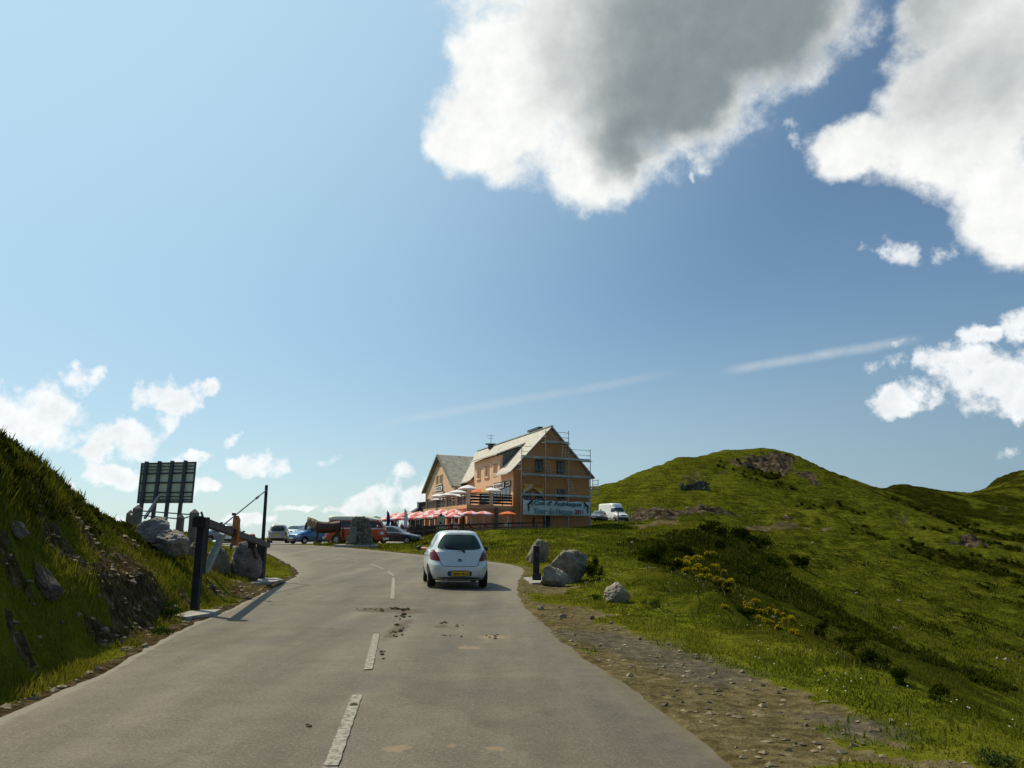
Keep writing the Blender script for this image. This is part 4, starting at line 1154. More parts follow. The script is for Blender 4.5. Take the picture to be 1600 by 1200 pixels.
def cyclist(u, v, k, flip, vis_legs=True):
    """flat painted figure on the banner"""
    m = MW(); c_ = bBL.lerp(bBR, u).lerp(bTL.lerp(bTR, u), v)+gn*.1
    def P_(x, z, o=0): return c_+bx_*x*k*flip+bz_*z*k+gn*o
    for wx in (-.42, .42):
        n_ = 18
        for a_ in range(n_):
            t0, t1 = 2*math.pi*a_/n_, 2*math.pi*(a_+1)/n_
            m.bar(P_(wx+.3*math.cos(t0), -.5+.3*math.sin(t0)), P_(wx+.3*math.cos(t1), -.5+.3*math.sin(t1)), .012, .035*k, up=gn)
    o1 = m.build('painted_wheels', M['paleteal'], banner)
    m = MW()
    limbs = [((-.25, .35), (.18, .72), .26), ((.18, .72), (.34, .86), .22), ((.2, .68), (.42, .30), .10), ((.42, .3), (.5, .12), .07), ((-.25, .33), (.02, .05), .16), ((.02, .05), (-.12, -.4), .10), ((-.22, .3), (-.18, 0), .14), ((-.18, 0), (-.2, -.5), .09)]
    for i_, (a_, b_, w) in enumerate(limbs): m.bar(P_(*a_, .012+.002*i_), P_(*b_, .012+.002*i_), .01, w*k, up=gn.cross((P_(*b_)-P_(*a_)).normalized()))
    m.tube(P_(.38, .9, .0), P_(.38, .9, .03), .12*k, n=12)
    m.build('painted_cyclist', M['ink'], banner)
cyclist(.085, .47, BH*.50, 1); cyclist(.935, .42, BH*.50, -1)
m = MW()
for u in (0, .33, .66, 1): 
    p = bTL.lerp(bTR, u); m.bar(p-bz_*.02, p-gn*.15+bz_*.18, .02, .02)
m.build('tie_cord', M['white'], banner)
# torn yellow sign
ts_c = onG(832, 765, .25)
tsg = thing('torn_sign', 'torn yellow advertising awning with red letters over the upper gable window', 'sign', ts_c)
M['yellow'] = mat('faded_yellow_cloth', (.62, .38, .06), .8, var=.2, scale=3); M['redink'] = mat('red_lettering', (.50, .03, .02), .7); M['redplain'] = mat('red_cloth', (.60, .035, .02), .7, var=.15, scale=3)
m = MW()
out = [(815.8, 756), (824, 755.5), (836, 756.5), (848, 758), (849, 763), (847.8, 771), (843, 769.5), (838.5, 766.5), (833, 763), (828, 764), (823, 768), (818, 770), (816, 765)]
m.prism([onG(x, y, .22) for x, y in out], gn*.06); sgn_ = m.build('awning_cloth', M['yellow'], tsg)
m = MW(); fl = [(816.5, 768.5), (822, 763), (829, 757), (834, 757.5), (828, 763.5), (821, 768.5), (817, 770)]
m.prism([onG(x, y, .30) for x, y in fl], gn*.04)
m.prism([onG(x, y, .30) for x, y in [(838, 766.5), (843, 769), (848, 768), (848.5, 771.5), (844, 771)]], gn*.04)
m.build('hanging_flap', M['trim'], tsg)
for ch_, x in (('K', 819.3), ('O', 834.3), ('O', 838.3), ('O', 842.2), ('D', 846)):
    t = flat_text(ch_, .4, tsg, M['redink'], 'letter', high=.30, wide=.24, bold=.02)
    c_ = onG(x, 758.8+abs(x-832)*.10, .30)
    t.location = c_-ts_c; t.rotation_euler = Matrix((gd, Vector((0, 0, 1)), gn)).transposed().to_euler()
# ------------------------------------------------------------------ vehicles
def paint(name, col, metal=.3, rough=.28):
    m, t, b = new_mat(name); P = nn(t.nt, 'ShaderNodeTexCoord').outputs['Object']
    n = t.noise(P, 2.5, 5, .6)
    sz = nn(t.nt, 'ShaderNodeSeparateXYZ'); t.put(sz.inputs[0], P)
    dirt_ = t.math('MULTIPLY', t.ss(sz.outputs[2], .15, .75, 1, 0), t.ss(n, .3, .7, .25, .8))
    t.put(b.inputs['Base Color'], t.mix(t.math('MULTIPLY', dirt_, .6), (*col, 1), (.22, .19, .15, 1)))
    b.inputs['Metallic'].default_value = metal; b.inputs['Coat Weight'].default_value = .7; b.inputs['Coat Roughness'].default_value = .06
    t.put(b.inputs['Roughness'], t.lin(n, .3, .7, rough, rough+.12))
    return m
def make_car(name, label, cat, loc, rz, table, col, feats, wheels, group=None, metal=.3, wr_=.30, dd=.08):
    """feats: list of (part name, material, side, polygons, offset)"""
    root = thing(name, label, cat, loc, rz, group)
    vs, fs = ring_body(table)
    m = MB(); m.add(vs, fs)
    body = m.build('body', col if isinstance(col, bpy.types.Material) else paint(name+'_paint', col, metal), root, smooth=True)
    bvh = BVHTree.FromPolygons([Vector(v) for v in vs], fs)
    for f in feats:
        nm, mt, side, polys, off = f[:5]
        sides = ('left', 'right') if side == 'sides' else (side,)
        for sd in sides:
            if len(f) > 5 and f[5] == 'each':
                for p in polys: decal(bvh, [p], sd, off, nm, mt, root, d=dd)
            else: decal(bvh, polys, sd, off, nm, mt, root, d=dd)
    for x, y in wheels:
        hw_ = abs(x)
        # dark arch behind each wheel
        s_ = 'right' if x > 0 else 'left'
        arch = [(y+math.cos(a)*wr_*1.17, wr_+math.sin(a)*wr_*1.17) for a in np.linspace(-.5, math.pi+.5, 18)]
        decal(bvh, [arch], s_, .004, 'wheel_arch', M['black'], root, rd=0)
        wheel(root, x, y, wr_)
    return root, bvh
def line(pts, w):
    """thin closed strip along a 2D polyline"""
    L = []; Rr = []
    for i, p in enumerate(pts):
        a = pts[max(i-1, 0)]; b_ = pts[min(i+1, len(pts)-1)]
        dx, dy = b_[0]-a[0], b_[1]-a[1]; l = math.hypot(dx, dy) or 1
        L.append((p[0]-dy/l*w/2, p[1]+dx/l*w/2)); Rr.append((p[0]+dy/l*w/2, p[1]-dx/l*w/2))
    return [[L[i], L[i+1], Rr[i+1], Rr[i]] for i in range(len(pts)-1)]
def mir(poly): return [(-x, z) for x, z in poly][::-1]
def mirror_part(root, x, y, z, mt, s):
    m = MB(); m.tube((x, y, z), (x+s*.10, y+.02, z-.01), .025, n=8)
    vs = []; fs = []
    n_, k_ = 12, 8
    for i in range(k_+1):
        a = math.pi*i/k_
        for j in range(n_):
            b_ = 2*math.pi*j/n_
            vs.append((x+s*.19+.11*math.sin(a)*math.cos(b_), y+.02+.05*math.cos(a), z+.02+.075*math.sin(a)*math.sin(b_)))
    for i in range(k_):
        for j in range(n_): fs.append((i*n_+j, i*n_+(j+1) % n_, (i+1)*n_+(j+1) % n_, (i+1)*n_+j))
    m.add(vs, fs)
    return m.build('wing_mirror', mt, root, smooth=True)

# --- the silver-white hatchback on the road
hx = W(715, 923, 20.9); hz = float(Hr(hx.x, hx.y))
HT_ = [(.19,-1.62,1.60,.66,0,6),(.24,-1.78,1.76,.755,0,6),(.34,-1.855,1.84,.80,0,6),(.48,-1.875,1.875,.832,0,6),(.60,-1.865,1.865,.842,0,6),(.66,-1.84,1.83,.842,0,6),(.76,-1.80,1.76,.836,.0,6),(.86,-1.765,1.60,.822,-.02,6),(.93,-1.74,1.25,.805,-.02,6),
       (.98,-1.72,.98,.775,0,6),(1.04,-1.69,.86,.735,0,6),(1.18,-1.60,.60,.675,0,6),(1.32,-1.49,.36,.605,0,6),(1.41,-1.41,.18,.555,0,5.5),(1.465,-1.36,.02,.505,0,5),(1.50,-1.26,-.12,.43,0,4.5),(1.518,-1.05,-.3,.30,0,4),(1.525,-.8,-.55,.12,0,3)]
glass_r = [(-.60,1.045),(-.40,1.015),(0,1.00),(.40,1.015),(.60,1.045),(.555,1.18),(.49,1.30),(.42,1.395),(.30,1.41),(-.30,1.41),(-.42,1.395),(-.49,1.30),(-.555,1.18)]
lampL = [(-.80,.775),(-.775,.90),(-.74,.985),(-.70,1.01),(-.655,.99),(-.60,.90),(-.545,.795),(-.515,.715),(-.60,.715),(-.74,.735)]
gate = [(-.515,.72),(-.50,.66),(-.475,.605),(-.42,.585),(-.2,.578),(0,.576),(.2,.578),(.42,.585),(.475,.605),(.50,.66),(.515,.72)]
gateup = [(-.525,.73),(-.60,.88),(-.655,.985),(-.66,1.03)]
sidew = [(-1.18,1.02),(-.62,1.01),(.05,.99),(.62,.985),(.30,1.28),(.10,1.40),(-.5,1.425),(-1.05,1.40),(-1.22,1.30)]
M['grey'] = mat('dark_seam', (.05, .05, .05), .7)
car, bvh_h = make_car('hatchback', 'pale silver hatchback with red tail lamps driving up the middle of the road', 'car', (hx.x-.25, hx.y+1.87, hz+.013), R(9), HT_, paint('silver_white_paint', (.60, .64, .645), .12, .3), [
    ('rear_window', M['darkglass'], 'rear', [glass_r], .006),
    ('tail_lamp', M['redlamp'], 'rear', [lampL, mir(lampL)], .010, 'each'),
    ('tailgate_seam', M['grey'], 'rear', line(gate, .014)+line(gateup, .008)+line([(-x, z) for x, z in gateup], .008), .005),
    ('bumper_recess', M['blackpaint'], 'rear', [[(-.62,.20),(.62,.20),(.60,.285),(.45,.30),(-.45,.30),(-.60,.285)]], .004),
    ('plate_recess', M['grey'], 'rear', [[(-.325,.315),(.325,.315),(.325,.475),(-.325,.475)]], .003),
    ('side_window', M['darkglass'], 'sides', [sidew], .006),
    ('side_window_post', paint('post_paint', (.60, .64, .645), .12, .3), 'sides', [[(-.42,.99),(-.36,.99),(-.40,1.44),(-.46,1.44)]], .010),
    ('door_seam', M['grey'], 'sides', line([(-.42,.98),(-.45,.5),(-.40,.30)], .012)+line([(.78,.95),(.75,.35),(.6,.28)], .012)+line([(-1.2,.98),(-1.18,.75),(-1.0,.5),(-.95,.3)], .012), .004),
    ('windscreen', M['darkglass'], 'front', [[(-.66,1.02),(.66,1.02),(.50,1.39),(-.50,1.39)]], .006),
    ('headlight', M['clearlamp'], 'front', [[(-.78,.60),(-.42,.66),(-.5,.82),(-.72,.86)], [(.78,.60),(.42,.66),(.5,.82),(.72,.86)]], .006, 'each'),
    ('grille', M['blackpaint'], 'front', [[(-.5,.32),(.5,.32),(.4,.5),(-.4,.5)]], .005)],
    [(-.705,-1.15),(.705,-1.15),(-.705,1.2),(.705,1.2)], wr_=.29, dd=.035)
plate(car, bvh_h, 'rear', .0, .395, .52, .115, M['yellowplate'], '4808 YR 64')
def rearpt(x, z): 
    h = bvh_h.ray_cast(Vector((x, -9, z)), Vector((0, 1, 0)))[0]; return h
m = MB(); ps = [rearpt(.10, .985), rearpt(.0, 1.03), rearpt(-.18, 1.055), rearpt(-.40, 1.10)]
for a_, b_ in zip(ps, ps[1:]): m.tube(a_+Vector((0, -.03, 0)), b_+Vector((0, -.03, 0)), .014, n=6)
m.tube(rearpt(.10, .985)+Vector((0, .01, 0)), rearpt(.10, .985)+Vector((0, -.05, 0)), .035, n=10); m.tube(rearpt(.1, .985)+Vector((0, -.03, 0)), rearpt(.13, .94)+Vector((0, -.02, 0)), .022, n=8)
m.build('rear_wiper', M['blackpaint'], car)
m = MB(); c_ = rearpt(0, .735)
def oval(cx0, cz0, rx, rz, rr):
    n_ = 20
    for i in range(n_):
        t0, t1 = 2*math.pi*i/n_, 2*math.pi*(i+1)/n_
        m.tube((cx0+rx*math.cos(t0), c_.y-.012, cz0+rz*math.sin(t0)), (cx0+rx*math.cos(t1), c_.y-.012, cz0+rz*math.sin(t1)), rr, n=5, cap=False)
oval(0, .735, .052, .036, .006); oval(0, .735, .018, .035, .005); oval(0, .750, .036, .015, .005)
m.build('badge', M['grey'], car)
m = MB(); m.tube((0, -1.15, 1.505), (0, -1.28, 1.60), .008, n=6); m.build('aerial', M['blackpaint'], car)
decal(bvh_h, [[(-.09,1.395),(.09,1.395),(.09,1.412),(-.09,1.412)]], 'rear', .02, 'brake_lamp', M['redlamp'], car, rd=0)
decal(bvh_h, [[(-.42,1.02),(-.40,1.02),(-.40,1.04),(-.42,1.04)]], 'rear', .012, 'window_sticker', M['signwhite'], car, rd=0)
mirror_part(car, -.77, .55, .98, M['blackpaint'], -1); mirror_part(car, .77, .55, .98, M['blackpaint'], 1)
for s_ in (-1, 1):
    m = MB()
    for y_ in (.15, -.85): m.bar((s_*.835, y_, .86), (s_*.835, y_-.14, .86), .03, .025)
    m.build('door_handle', M['white'], car)
m = MB(); m.tube((-.35, -1.80, .235), (-.35, -1.66, .235), .025, n=10); m.build('exhaust_pipe', M['steel'], car)

# --- parked cars: generic bodies
HATCH = [(.20,-1.85,1.85,.74,0,6),(.34,-1.98,1.98,.83,0,6),(.5,-2.02,2.02,.855,0,6),(.66,-1.99,1.97,.86,0,6),(.80,-1.95,1.85,.85,-.02,6),(.90,-1.91,1.45,.83,-.03,6),(.97,-1.88,1.10,.80,0,6),(1.05,-1.84,.92,.76,0,6),(1.25,-1.72,.55,.70,0,6),(1.42,-1.6,.22,.63,0,6),(1.50,-1.52,.02,.55,0,5),(1.54,-1.3,-.2,.4,0,4),(1.55,-.9,-.6,.15,0,3)]
MPV = [(.22,-1.95,1.95,.78,0,6),(.36,-2.08,2.08,.86,0,6),(.55,-2.13,2.12,.88,0,6),(.75,-2.10,2.05,.88,0,6),(.92,-2.04,1.75,.865,-.02,6),(1.0,-2.0,1.45,.84,0,6),(1.08,-1.97,1.3,.80,0,6),(1.3,-1.84,.85,.74,0,6),(1.5,-1.68,.42,.67,0,6),(1.6,-1.58,.18,.58,0,5),(1.64,-1.3,-.1,.42,0,4),(1.65,-.9,-.5,.15,0,3)]
SALOON = [(.18,-1.95,2.0,.74,0,6),(.32,-2.12,2.14,.83,0,6),(.5,-2.18,2.18,.85,0,6),(.64,-2.15,2.1,.85,-.02,6),(.76,-2.08,1.9,.835,-.05,6),(.84,-1.95,1.3,.81,-.04,6),(.90,-1.85,.95,.76,0,6),(1.0,-1.7,.72,.70,0,6),(1.15,-1.45,.4,.63,0,6),(1.28,-1.2,.1,.56,0,5.5),(1.33,-1.0,-.05,.48,0,5),(1.365,-.8,-.25,.3,0,4),(1.37,-.6,-.4,.1,0,3)]
def std_feats(T, kind, plate_mat=None, front_col=None):
    h = 1.0 if kind != 'saloon' else .9
    top_ = {'hatch': 1.44, 'mpv': 1.53, 'saloon': 1.27}[kind]
    yr = {'hatch': -1.45, 'mpv': -1.65, 'saloon': -1.2}[kind]; yf = {'hatch': .75, 'mpv': 1.05, 'saloon': .62}[kind]
    yt = {'hatch': .12, 'mpv': .32, 'saloon': .05}[kind]
    L = {'hatch': 1.0, 'mpv': 1.05, 'saloon': .95}[kind]
    sw = [(yr-.05, h+.06), (yf, h+.04), (yt, top_), (yr+.25, top_)]
    f = [('side_window', M['darkglass'], 'sides', [[(yr-.05, h+.07), (-.42, h+.05), (-.42, top_), (yr+.22, top_-.02)], [(-.34, h+.05), (yf, h+.04), (yt, top_), (-.34, top_)]], .006),
         ('windscreen', M['darkglass'], 'front', [[(-.68, h+.08), (.68, h+.08), (.54, top_), (-.54, top_)]], .006),
         ('rear_window', M['darkglass'], 'rear', [[(-.63, h+.08), (.63, h+.08), (.50, top_-.02), (-.50, top_-.02)]], .006),
         ('bumper', M['blackpaint'] if front_col is None else front_col, 'rear', [[(-.80, .3), (.80, .3), (.80, .46), (-.80, .46)]], .012),
         ('headlight', M['clearlamp'], 'front', [[(-.80, .62), (-.45, .60), (-.45, .74), (-.74, .80)], [(.80, .62), (.45, .60), (.45, .74), (.74, .80)]], .006, 'each'),
         ('grille', M['blackpaint'], 'front', [[(-.38, .60), (.38, .60), (.40, .72), (-.40, .72)], [(-.6, .28), (.6, .28), (.55, .42), (-.55, .42)]], .006),
         ('tail_lamp', M['redlamp'], 'rear', [[(-.83, .74), (-.66, .74), (-.64, 1.02*h), (-.78, 1.02*h)], [(.83, .74), (.66, .74), (.64, 1.02*h), (.78, 1.02*h)]], .008, 'each'),
         ('door_seam', M['grey'], 'sides', line([(-.38, h), (-.40, .3)], .014)+line([(yf-.1, h-.05), (yf-.12, .32)], .014)+line([(yr+.1, h), (yr+.25, .5)], .014), .004),
         ('side_moulding', M['grey'], 'sides', [[(-1.1, .50), (1.0, .50), (1.0, .56), (-1.1, .56)]], .008)]
    return f
def parked(px, py, Y, heading, T, kind, name, label, cat, col, group, platetxt=True, metal=.35):
    p = W(px, py, Y); z = ground(p.x, p.y)+.03
    ymx = {'hatch': 1.25, 'mpv': 1.35, 'saloon': 1.3}[kind]
    c, bv = make_car(name, label, cat, (p.x, p.y, z), R(heading), T, col, std_feats(T, kind), [(-.76,-ymx),(.76,-ymx),(-.76,ymx),(.76,ymx)], group, metal)
    plate(c, bv, 'rear', 0, .56 if kind == 'saloon' else .72, .52, .11, M['yellowplate'], None)
    plate(c, bv, 'front', 0, .46, .52, .11, M['signwhite'], None)
    mirror_part(c, -.80, {'hatch': .7, 'mpv': .95, 'saloon': .55}[kind], 1.0, M['blackpaint'], -1)
    mirror_part(c, .80, {'hatch': .7, 'mpv': .95, 'saloon': .55}[kind], 1.0, M['blackpaint'], 1)
    return c
GC = 'cars parked on the pass'
parked(435, 848.5, 71, 12, MPV, 'mpv', 'parked_car', 'beige family car seen from behind, parked beside the tall black mast', 'car', (.36, .30, .245), GC)
parked(487, 849.5, 66, 142, MPV, 'mpv', 'parked_car', 'bright blue family car parked behind the brown horse', 'car', (.03, .13, .32), GC)
parked(617, 850, 61.5, -104, SALOON, 'saloon', 'parked_car', 'dark blue-grey saloon nosing out behind the orange camper van', 'car', (.022, .038, .05), GC)
parked(338, 849, 68, 150, MPV, 'mpv', 'parked_car', 'grey-green car seen through the barrier gate', 'car', (.20, .25, .26), GC)
parked(359, 850, 62, 20, HATCH, 'hatch', 'parked_car', 'white car half hidden behind the orange board of the gate', 'car', (.72, .73, .72), GC)
parked(935, 814, 97, 160, SALOON, 'saloon', 'parked_car', 'dark car parked between the banner and the white panel van', 'car', (.02, .022, .024), GC)
parked(455+5, 848, 79, 175, HATCH, 'hatch', 'parked_car', 'white car glimpsed between the beige and the blue cars', 'car', (.7, .72, .74), GC)

# --- orange camper van with raised white roof, behind the cairn
VT = [(.24,-2.1,2.1,.76,0,7),(.36,-2.22,2.22,.83,0,7),(.6,-2.25,2.25,.86,0,7),(.95,-2.24,2.24,.865,0,7),(1.12,-2.22,2.20,.86,0,7),(1.2,-2.20,2.15,.83,0,7),(1.5,-2.12,1.98,.79,0,7),(1.72,-2.05,1.85,.74,0,7),(1.78,-2.0,1.8,.72,0,7)]
p = W(556, 849.5, 58.5)
M['redorange'] = paint('red_orange_paint', (.50, .055, .012), .0, .3)
van, bv = make_car('camper_van', 'red-orange camper van with raised cream roof parked behind the stone cairn', 'van', (p.x, p.y, ground(p.x, p.y)+.03), R(-94), VT, M['redorange'], [
    ('side_window', M['darkglass'], 'sides', [[(-1.95,1.24),(-1.2,1.24),(-1.2,1.68),(-1.9,1.68)],[(-1.08,1.24),(-.25,1.24),(-.25,1.68),(-1.08,1.68)],[(-.13,1.24),(.68,1.24),(.68,1.68),(-.13,1.68)],[(.80,1.24),(1.75,1.24),(1.62,1.68),(.80,1.68)]], .008, 'each'),
    ('windscreen', M['glass'], 'front', [[(-.74,1.22),(.74,1.22),(.66,1.70),(-.66,1.70)]], .008),
    ('rear_window', M['glass'], 'rear', [[(-.6,1.24),(.6,1.24),(.55,1.66),(-.55,1.66)]], .008),
    ('headlight', M['clearlamp'], 'front', [[(-.66+.1*math.cos(a),.85+.1*math.sin(a)) for a in np.linspace(0,6.0,12)], [(.66+.1*math.cos(a),.85+.1*math.sin(a)) for a in np.linspace(0,6.0,12)]], .01, 'each'),
    ('door_seam', M['grey'], 'sides', line([(.72,1.15),(.72,.35)], .014)+line([(-.2,1.15),(-.2,.35)], .014)+line([(-1.15,1.15),(-1.15,.35)], .014), .004),
    ('belt_trim', M['signwhite'], 'sides', [[(-2.15,1.13),(2.1,1.13),(2.1,1.18),(-2.15,1.18)]], .012)],
    [(-.78,-1.25),(.78,-1.25),(-.78,1.2),(.78,1.2)], wr_=.33)
RT = [(1.76,-2.05,1.80,.74,0,7),(1.84,-2.10,1.72,.75,0,7),(1.92,-2.08,1.5,.73,0,7),(2.0,-2.04,1.2,.70,0,6),(2.06,-1.95,.9,.62,0,6),(2.08,-1.6,.6,.4,0,5)]
vs, fs = ring_body(RT); m = MB(); m.add(vs, fs); m.build('raised_roof', mat('cream_roof', (.66,.62,.55), .5, var=.08), van, smooth=True)
for y_ in (-2.26, 2.26):
    m = MB(); m.bar((-.8, y_, .42), (.8, y_, .42), .10, .16); m.build('bumper', M['white'], van, bevel=.03)
mirror_part(van, -.84, 1.8, 1.3, M['chrome'], -1); mirror_part(van, .84, 1.8, 1.3, M['chrome'], 1)

# --- white panel van right of the hotel
PV = [(.25,-2.5,2.6,.84,0,7),(.4,-2.62,2.72,.92,0,7),(.65,-2.65,2.75,.94,0,7),(.9,-2.65,2.68,.945,-.02,7),(1.05,-2.65,2.45,.945,-.04,7),(1.18,-2.64,2.12,.94,-.03,7),(1.35,-2.64,1.9,.92,0,7),(1.8,-2.62,1.55,.88,0,7),(2.0,-2.62,1.35,.87,0,7),(2.3,-2.60,1.15,.85,0,7),(2.42,-2.55,1.0,.78,0,6),(2.46,-2.3,.7,.5,0,5)]
p = W(958, 813, 101)
pv, bv = make_car('panel_van', 'white high-roofed panel van parked on the slope right of the hotel', 'van', (p.x, p.y, ground(p.x, p.y)+.03), R(-157), PV, paint('van_white', (.80, .80, .78), .0, .35), [
    ('windscreen', M['darkglass'], 'front', [[(-.80,1.36),(.80,1.36),(.74,1.92),(-.74,1.92)]], .01),
    ('side_window', M['darkglass'], 'sides', [[(.95,1.32),(1.78,1.30),(1.45,1.80),(.95,1.80)]], .01),
    ('door_window', M['darkglass'], 'sides', [[(-1.9,1.45),(-1.45,1.45),(-1.45,1.75),(-1.9,1.75)]], .01),
    ('headlight', M['clearlamp'], 'front', [[(-.88,.85),(-.5,.80),(-.5,1.0),(-.85,1.08)],[(.88,.85),(.5,.80),(.5,1.0),(.85,1.08)]], .01, 'each'),
    ('grille', M['blackpaint'], 'front', [[(-.45,.80),(.45,.80),(.45,.98),(-.45,.98)]], .01),
    ('bumper', M['grey'], 'front', [[(-.9,.32),(.9,.32),(.92,.66),(-.92,.66)]], .02),
    ('side_trim', M['grey'], 'sides', [[(-2.3,.5),(1.3,.5),(1.3,.62),(-2.3,.62)]], .01),
    ('door_seam', M['grey'], 'sides', line([(.85,2.2),(.85,.4)], .016)+line([(-.5,2.2),(-.5,.4)], .016)+line([(1.9,1.2),(1.7,.5)], .016), .004)],
    [(-.86,-1.7),(.86,-1.7),(-.86,1.85),(.86,1.85)], wr_=.34)
plate(pv, bv, 'front', 0, .5, .52, .11, M['yellowplate'], None)
mirror_part(pv, -.92, 1.6, 1.45, M['blackpaint'], -1); mirror_part(pv, .92, 1.6, 1.45, M['blackpaint'], 1)

# --- driver of the hatchback, right arm ... resting on the door
def person_mat(name, shirt, trousers, skin=(.42, .24, .16), hair=(.03, .02, .015), hz0=1.02, hy=0):
    m, t, b = new_mat(name)
    sp_ = nn(t.nt, 'ShaderNodeSeparateXYZ'); t.put(sp_.inputs[0], nn(t.nt, 'ShaderNodeTexCoord').outputs['Object'])
    c = t.mix(t.math('GREATER_THAN', sp_.outputs[2], .60), (*trousers, 1), (*shirt, 1))
    c = t.mix(t.math('GREATER_THAN', sp_.outputs[2], hz0), c, (*skin, 1))
    hairm = t.math('GREATER_THAN', t.math('ADD', sp_.outputs[2], t.math('MULTIPLY', sp_.outputs[1], -.8)), hz0+.19-.8*hy)
    c = t.mix(hairm, c, (*hair, 1))
    t.put(b.inputs['Base Color'], c); b.inputs['Roughness'].default_value = .85
    return m
M['skin'] = mat('skin', (.50, .30, .21), .6)
drv = thing('person', 'driver of the pale hatchback with one bare arm out of the window', 'person', (hx.x-.25, hx.y+1.87, hz+.013), R(9))
J = [(-.36,.0,.45,.15,.13),(-.36,-.06,.70,.15,.12),(-.36,-.08,.90,.17,.11),(-.36,-.06,1.02,.06),(-.36,-.04,1.12,.075,.09),(-.36,-.03,1.24,.075,.09),
     (-.54,-.05,.93,.06),(-.70,.08,.96,.042),(-.83,.20,1.0,.038),(-.905,.40,1.005,.032),(-.92,.46,1.0,.03),
     (-.20,-.05,.93,.06),(-.16,.20,.78,.045),(-.24,.42,.92,.035),(-.42,.45,.44,.08),(-.42,.8,.30,.05),(-.28,.45,.44,.08),(-.28,.8,.30,.05)]
E = [(0,1),(1,2),(2,3),(3,4),(4,5),(2,6),(6,7),(7,8),(8,9),(9,10),(2,11),(11,12),(12,13),(0,14),(14,15),(0,16),(16,17)]
body_ = skin_obj('body', J, E, M['skin'], drv)
for k_, (dx, dz, l_) in enumerate(((-.022,.008,.075),(-.010,.014,.085),(.004,.015,.08),(.018,.010,.065))):
    skin_obj('finger', [(-.92+dx,.46,1.0+dz,.012),(-.92+dx,.50,.995+dz,.009),(-.92+dx,.46+l_,.975+dz,.008)], [(0,1),(1,2)], M['skin'], drv, sub=1)
skin_obj('thumb', [(-.90,.43,1.0,.013),(-.875,.47,1.0,.010),(-.865,.50,.99,.009)], [(0,1),(1,2)], M['skin'], drv, sub=1)
# ------------------------------------------------------------------ barrier gate and its surroundings
gp = hit(303, 958); gfar = hit(409, 907)
gate_ = thing('barrier_gate', 'dark wooden road barrier of thick posts and one long beam left of the road', 'barrier', gp)
def post(m, px, py0, py1, Y, w, z0=None, lean=None):
    a_ = W(px, py1, Y); b_ = W(px if lean is None else lean, py0, Y)
    g0 = z0 if z0 is not None else ground(a_.x, a_.y)-.1
    m.bar((a_.x, a_.y, g0), (a_.x, a_.y, b_.z), w, w, up=(0, 1, 0)); return Vector((a_.x, a_.y, b_.z))
Yn, Yf = gp.y+.05, gfar.y+.1
m = MW(); t1 = post(m, 303.5, 808, 958, Yn, .125); m.build('post', M['darktimber'], gate_)
m = MW(); t2 = W(321, 820, Yn+3.0); m.bar((t2.x, t2.y, ground(t2.x, t2.y)-.05), t2, .13, .13, up=(0,1,0)); m.build('post', M['darktimber'], gate_)
m = MW(); pf = W(409.5, 850, Yf); m.bar((pf.x, pf.y, ground(pf.x, pf.y)-.05), (pf.x, pf.y, pf.z+.02), .24, .24, up=(0,1,0)); m.build('post', M['darktimber'], gate_)
bs = W(309, 812, Yn+.2); be = W(419, 852, Yf)
m = MW(); m.bar(bs, be, .12, .14); m.build('beam', M['timber'], gate_)
m = MW(); h_ = W(310.5, 809, Yn-.02); m.box((h_.x+.05, h_.y, h_.z-.08), (.24, .18, .18)); m.build('post_head', M['darktimber'], gate_)
m = MW(); m.tube((h_.x+.08, h_.y, h_.z), W(314.5, 800, Yn), .02, n=6); m.build('pin', M['ironwork'], gate_)
mst = W(416.5, 758, Yf); mb_ = W(412.5, 850, Yf)
m = MW(); m.tube((pf.x+.02, pf.y, pf.z), mst, .055, .045, n=12); m.build('mast', M['blackpaint'], gate_)
cb = W(348, 821, Yn+4.0); ct = W(416, 766, Yf)
m = MW(); m.tube(cb, ct, .018, n=6); tb = ct.lerp(cb, .28); m.tube(ct.lerp(cb, .22), tb, .035, n=6); m.build('stay_cable', M['ironwork'], gate_)
m = MW(); m.tube(W(346, 816, Yn+4.0), W(346, 836, Yn+4.0), .035, n=8); m.build('cable_clamp', M['ironwork'], gate_)
m = MW(); m.bar(W(348.5, 833, Yn+3.7), W(322, 893, Yn+3.9), .10, .20, up=(0,1,0)); m.build('brace', M['bluegrey'], gate_)
m = MW(); m.bar(W(391, 839, Yf-2.2), W(408, 893, Yf-.25), .09, .12, up=(0,1,0)); m.build('brace', M['timber'], gate_)
m = MW(); m.box(W(394, 848, Yf-2.1), (.18, .14, .30)); m.build('bracket', M['darktimber'], gate_)
sY = Yn+3.5; c_ = W(367, 829, sY)
m = MW(); dv = Vector((.80, -.60, 0)).normalized(); u_ = Vector((0, 0, 1))
hh, ww = .33, .22
oct_ = [(-ww*.5, -hh), (ww*.35, -hh), (ww*.5, -hh*.85), (ww*.5, hh*.72), (ww*.15, hh), (-ww*.35, hh), (-ww*.5, hh*.8)]
m.prism([c_+dv*x*1.0+u_*z for x, z in oct_], Vector((.60, .80, 0))*.05); sb_ = m.build('warning_board', M['orange'], gate_)
m = MW(); m.box(W(365.5, 803.5, sY), (.07, .07, .06)); m.tube(W(361.5, 850, sY), W(361.5, 858, sY), .03, n=6); m.build('bolt', M['ironwork'], gate_)
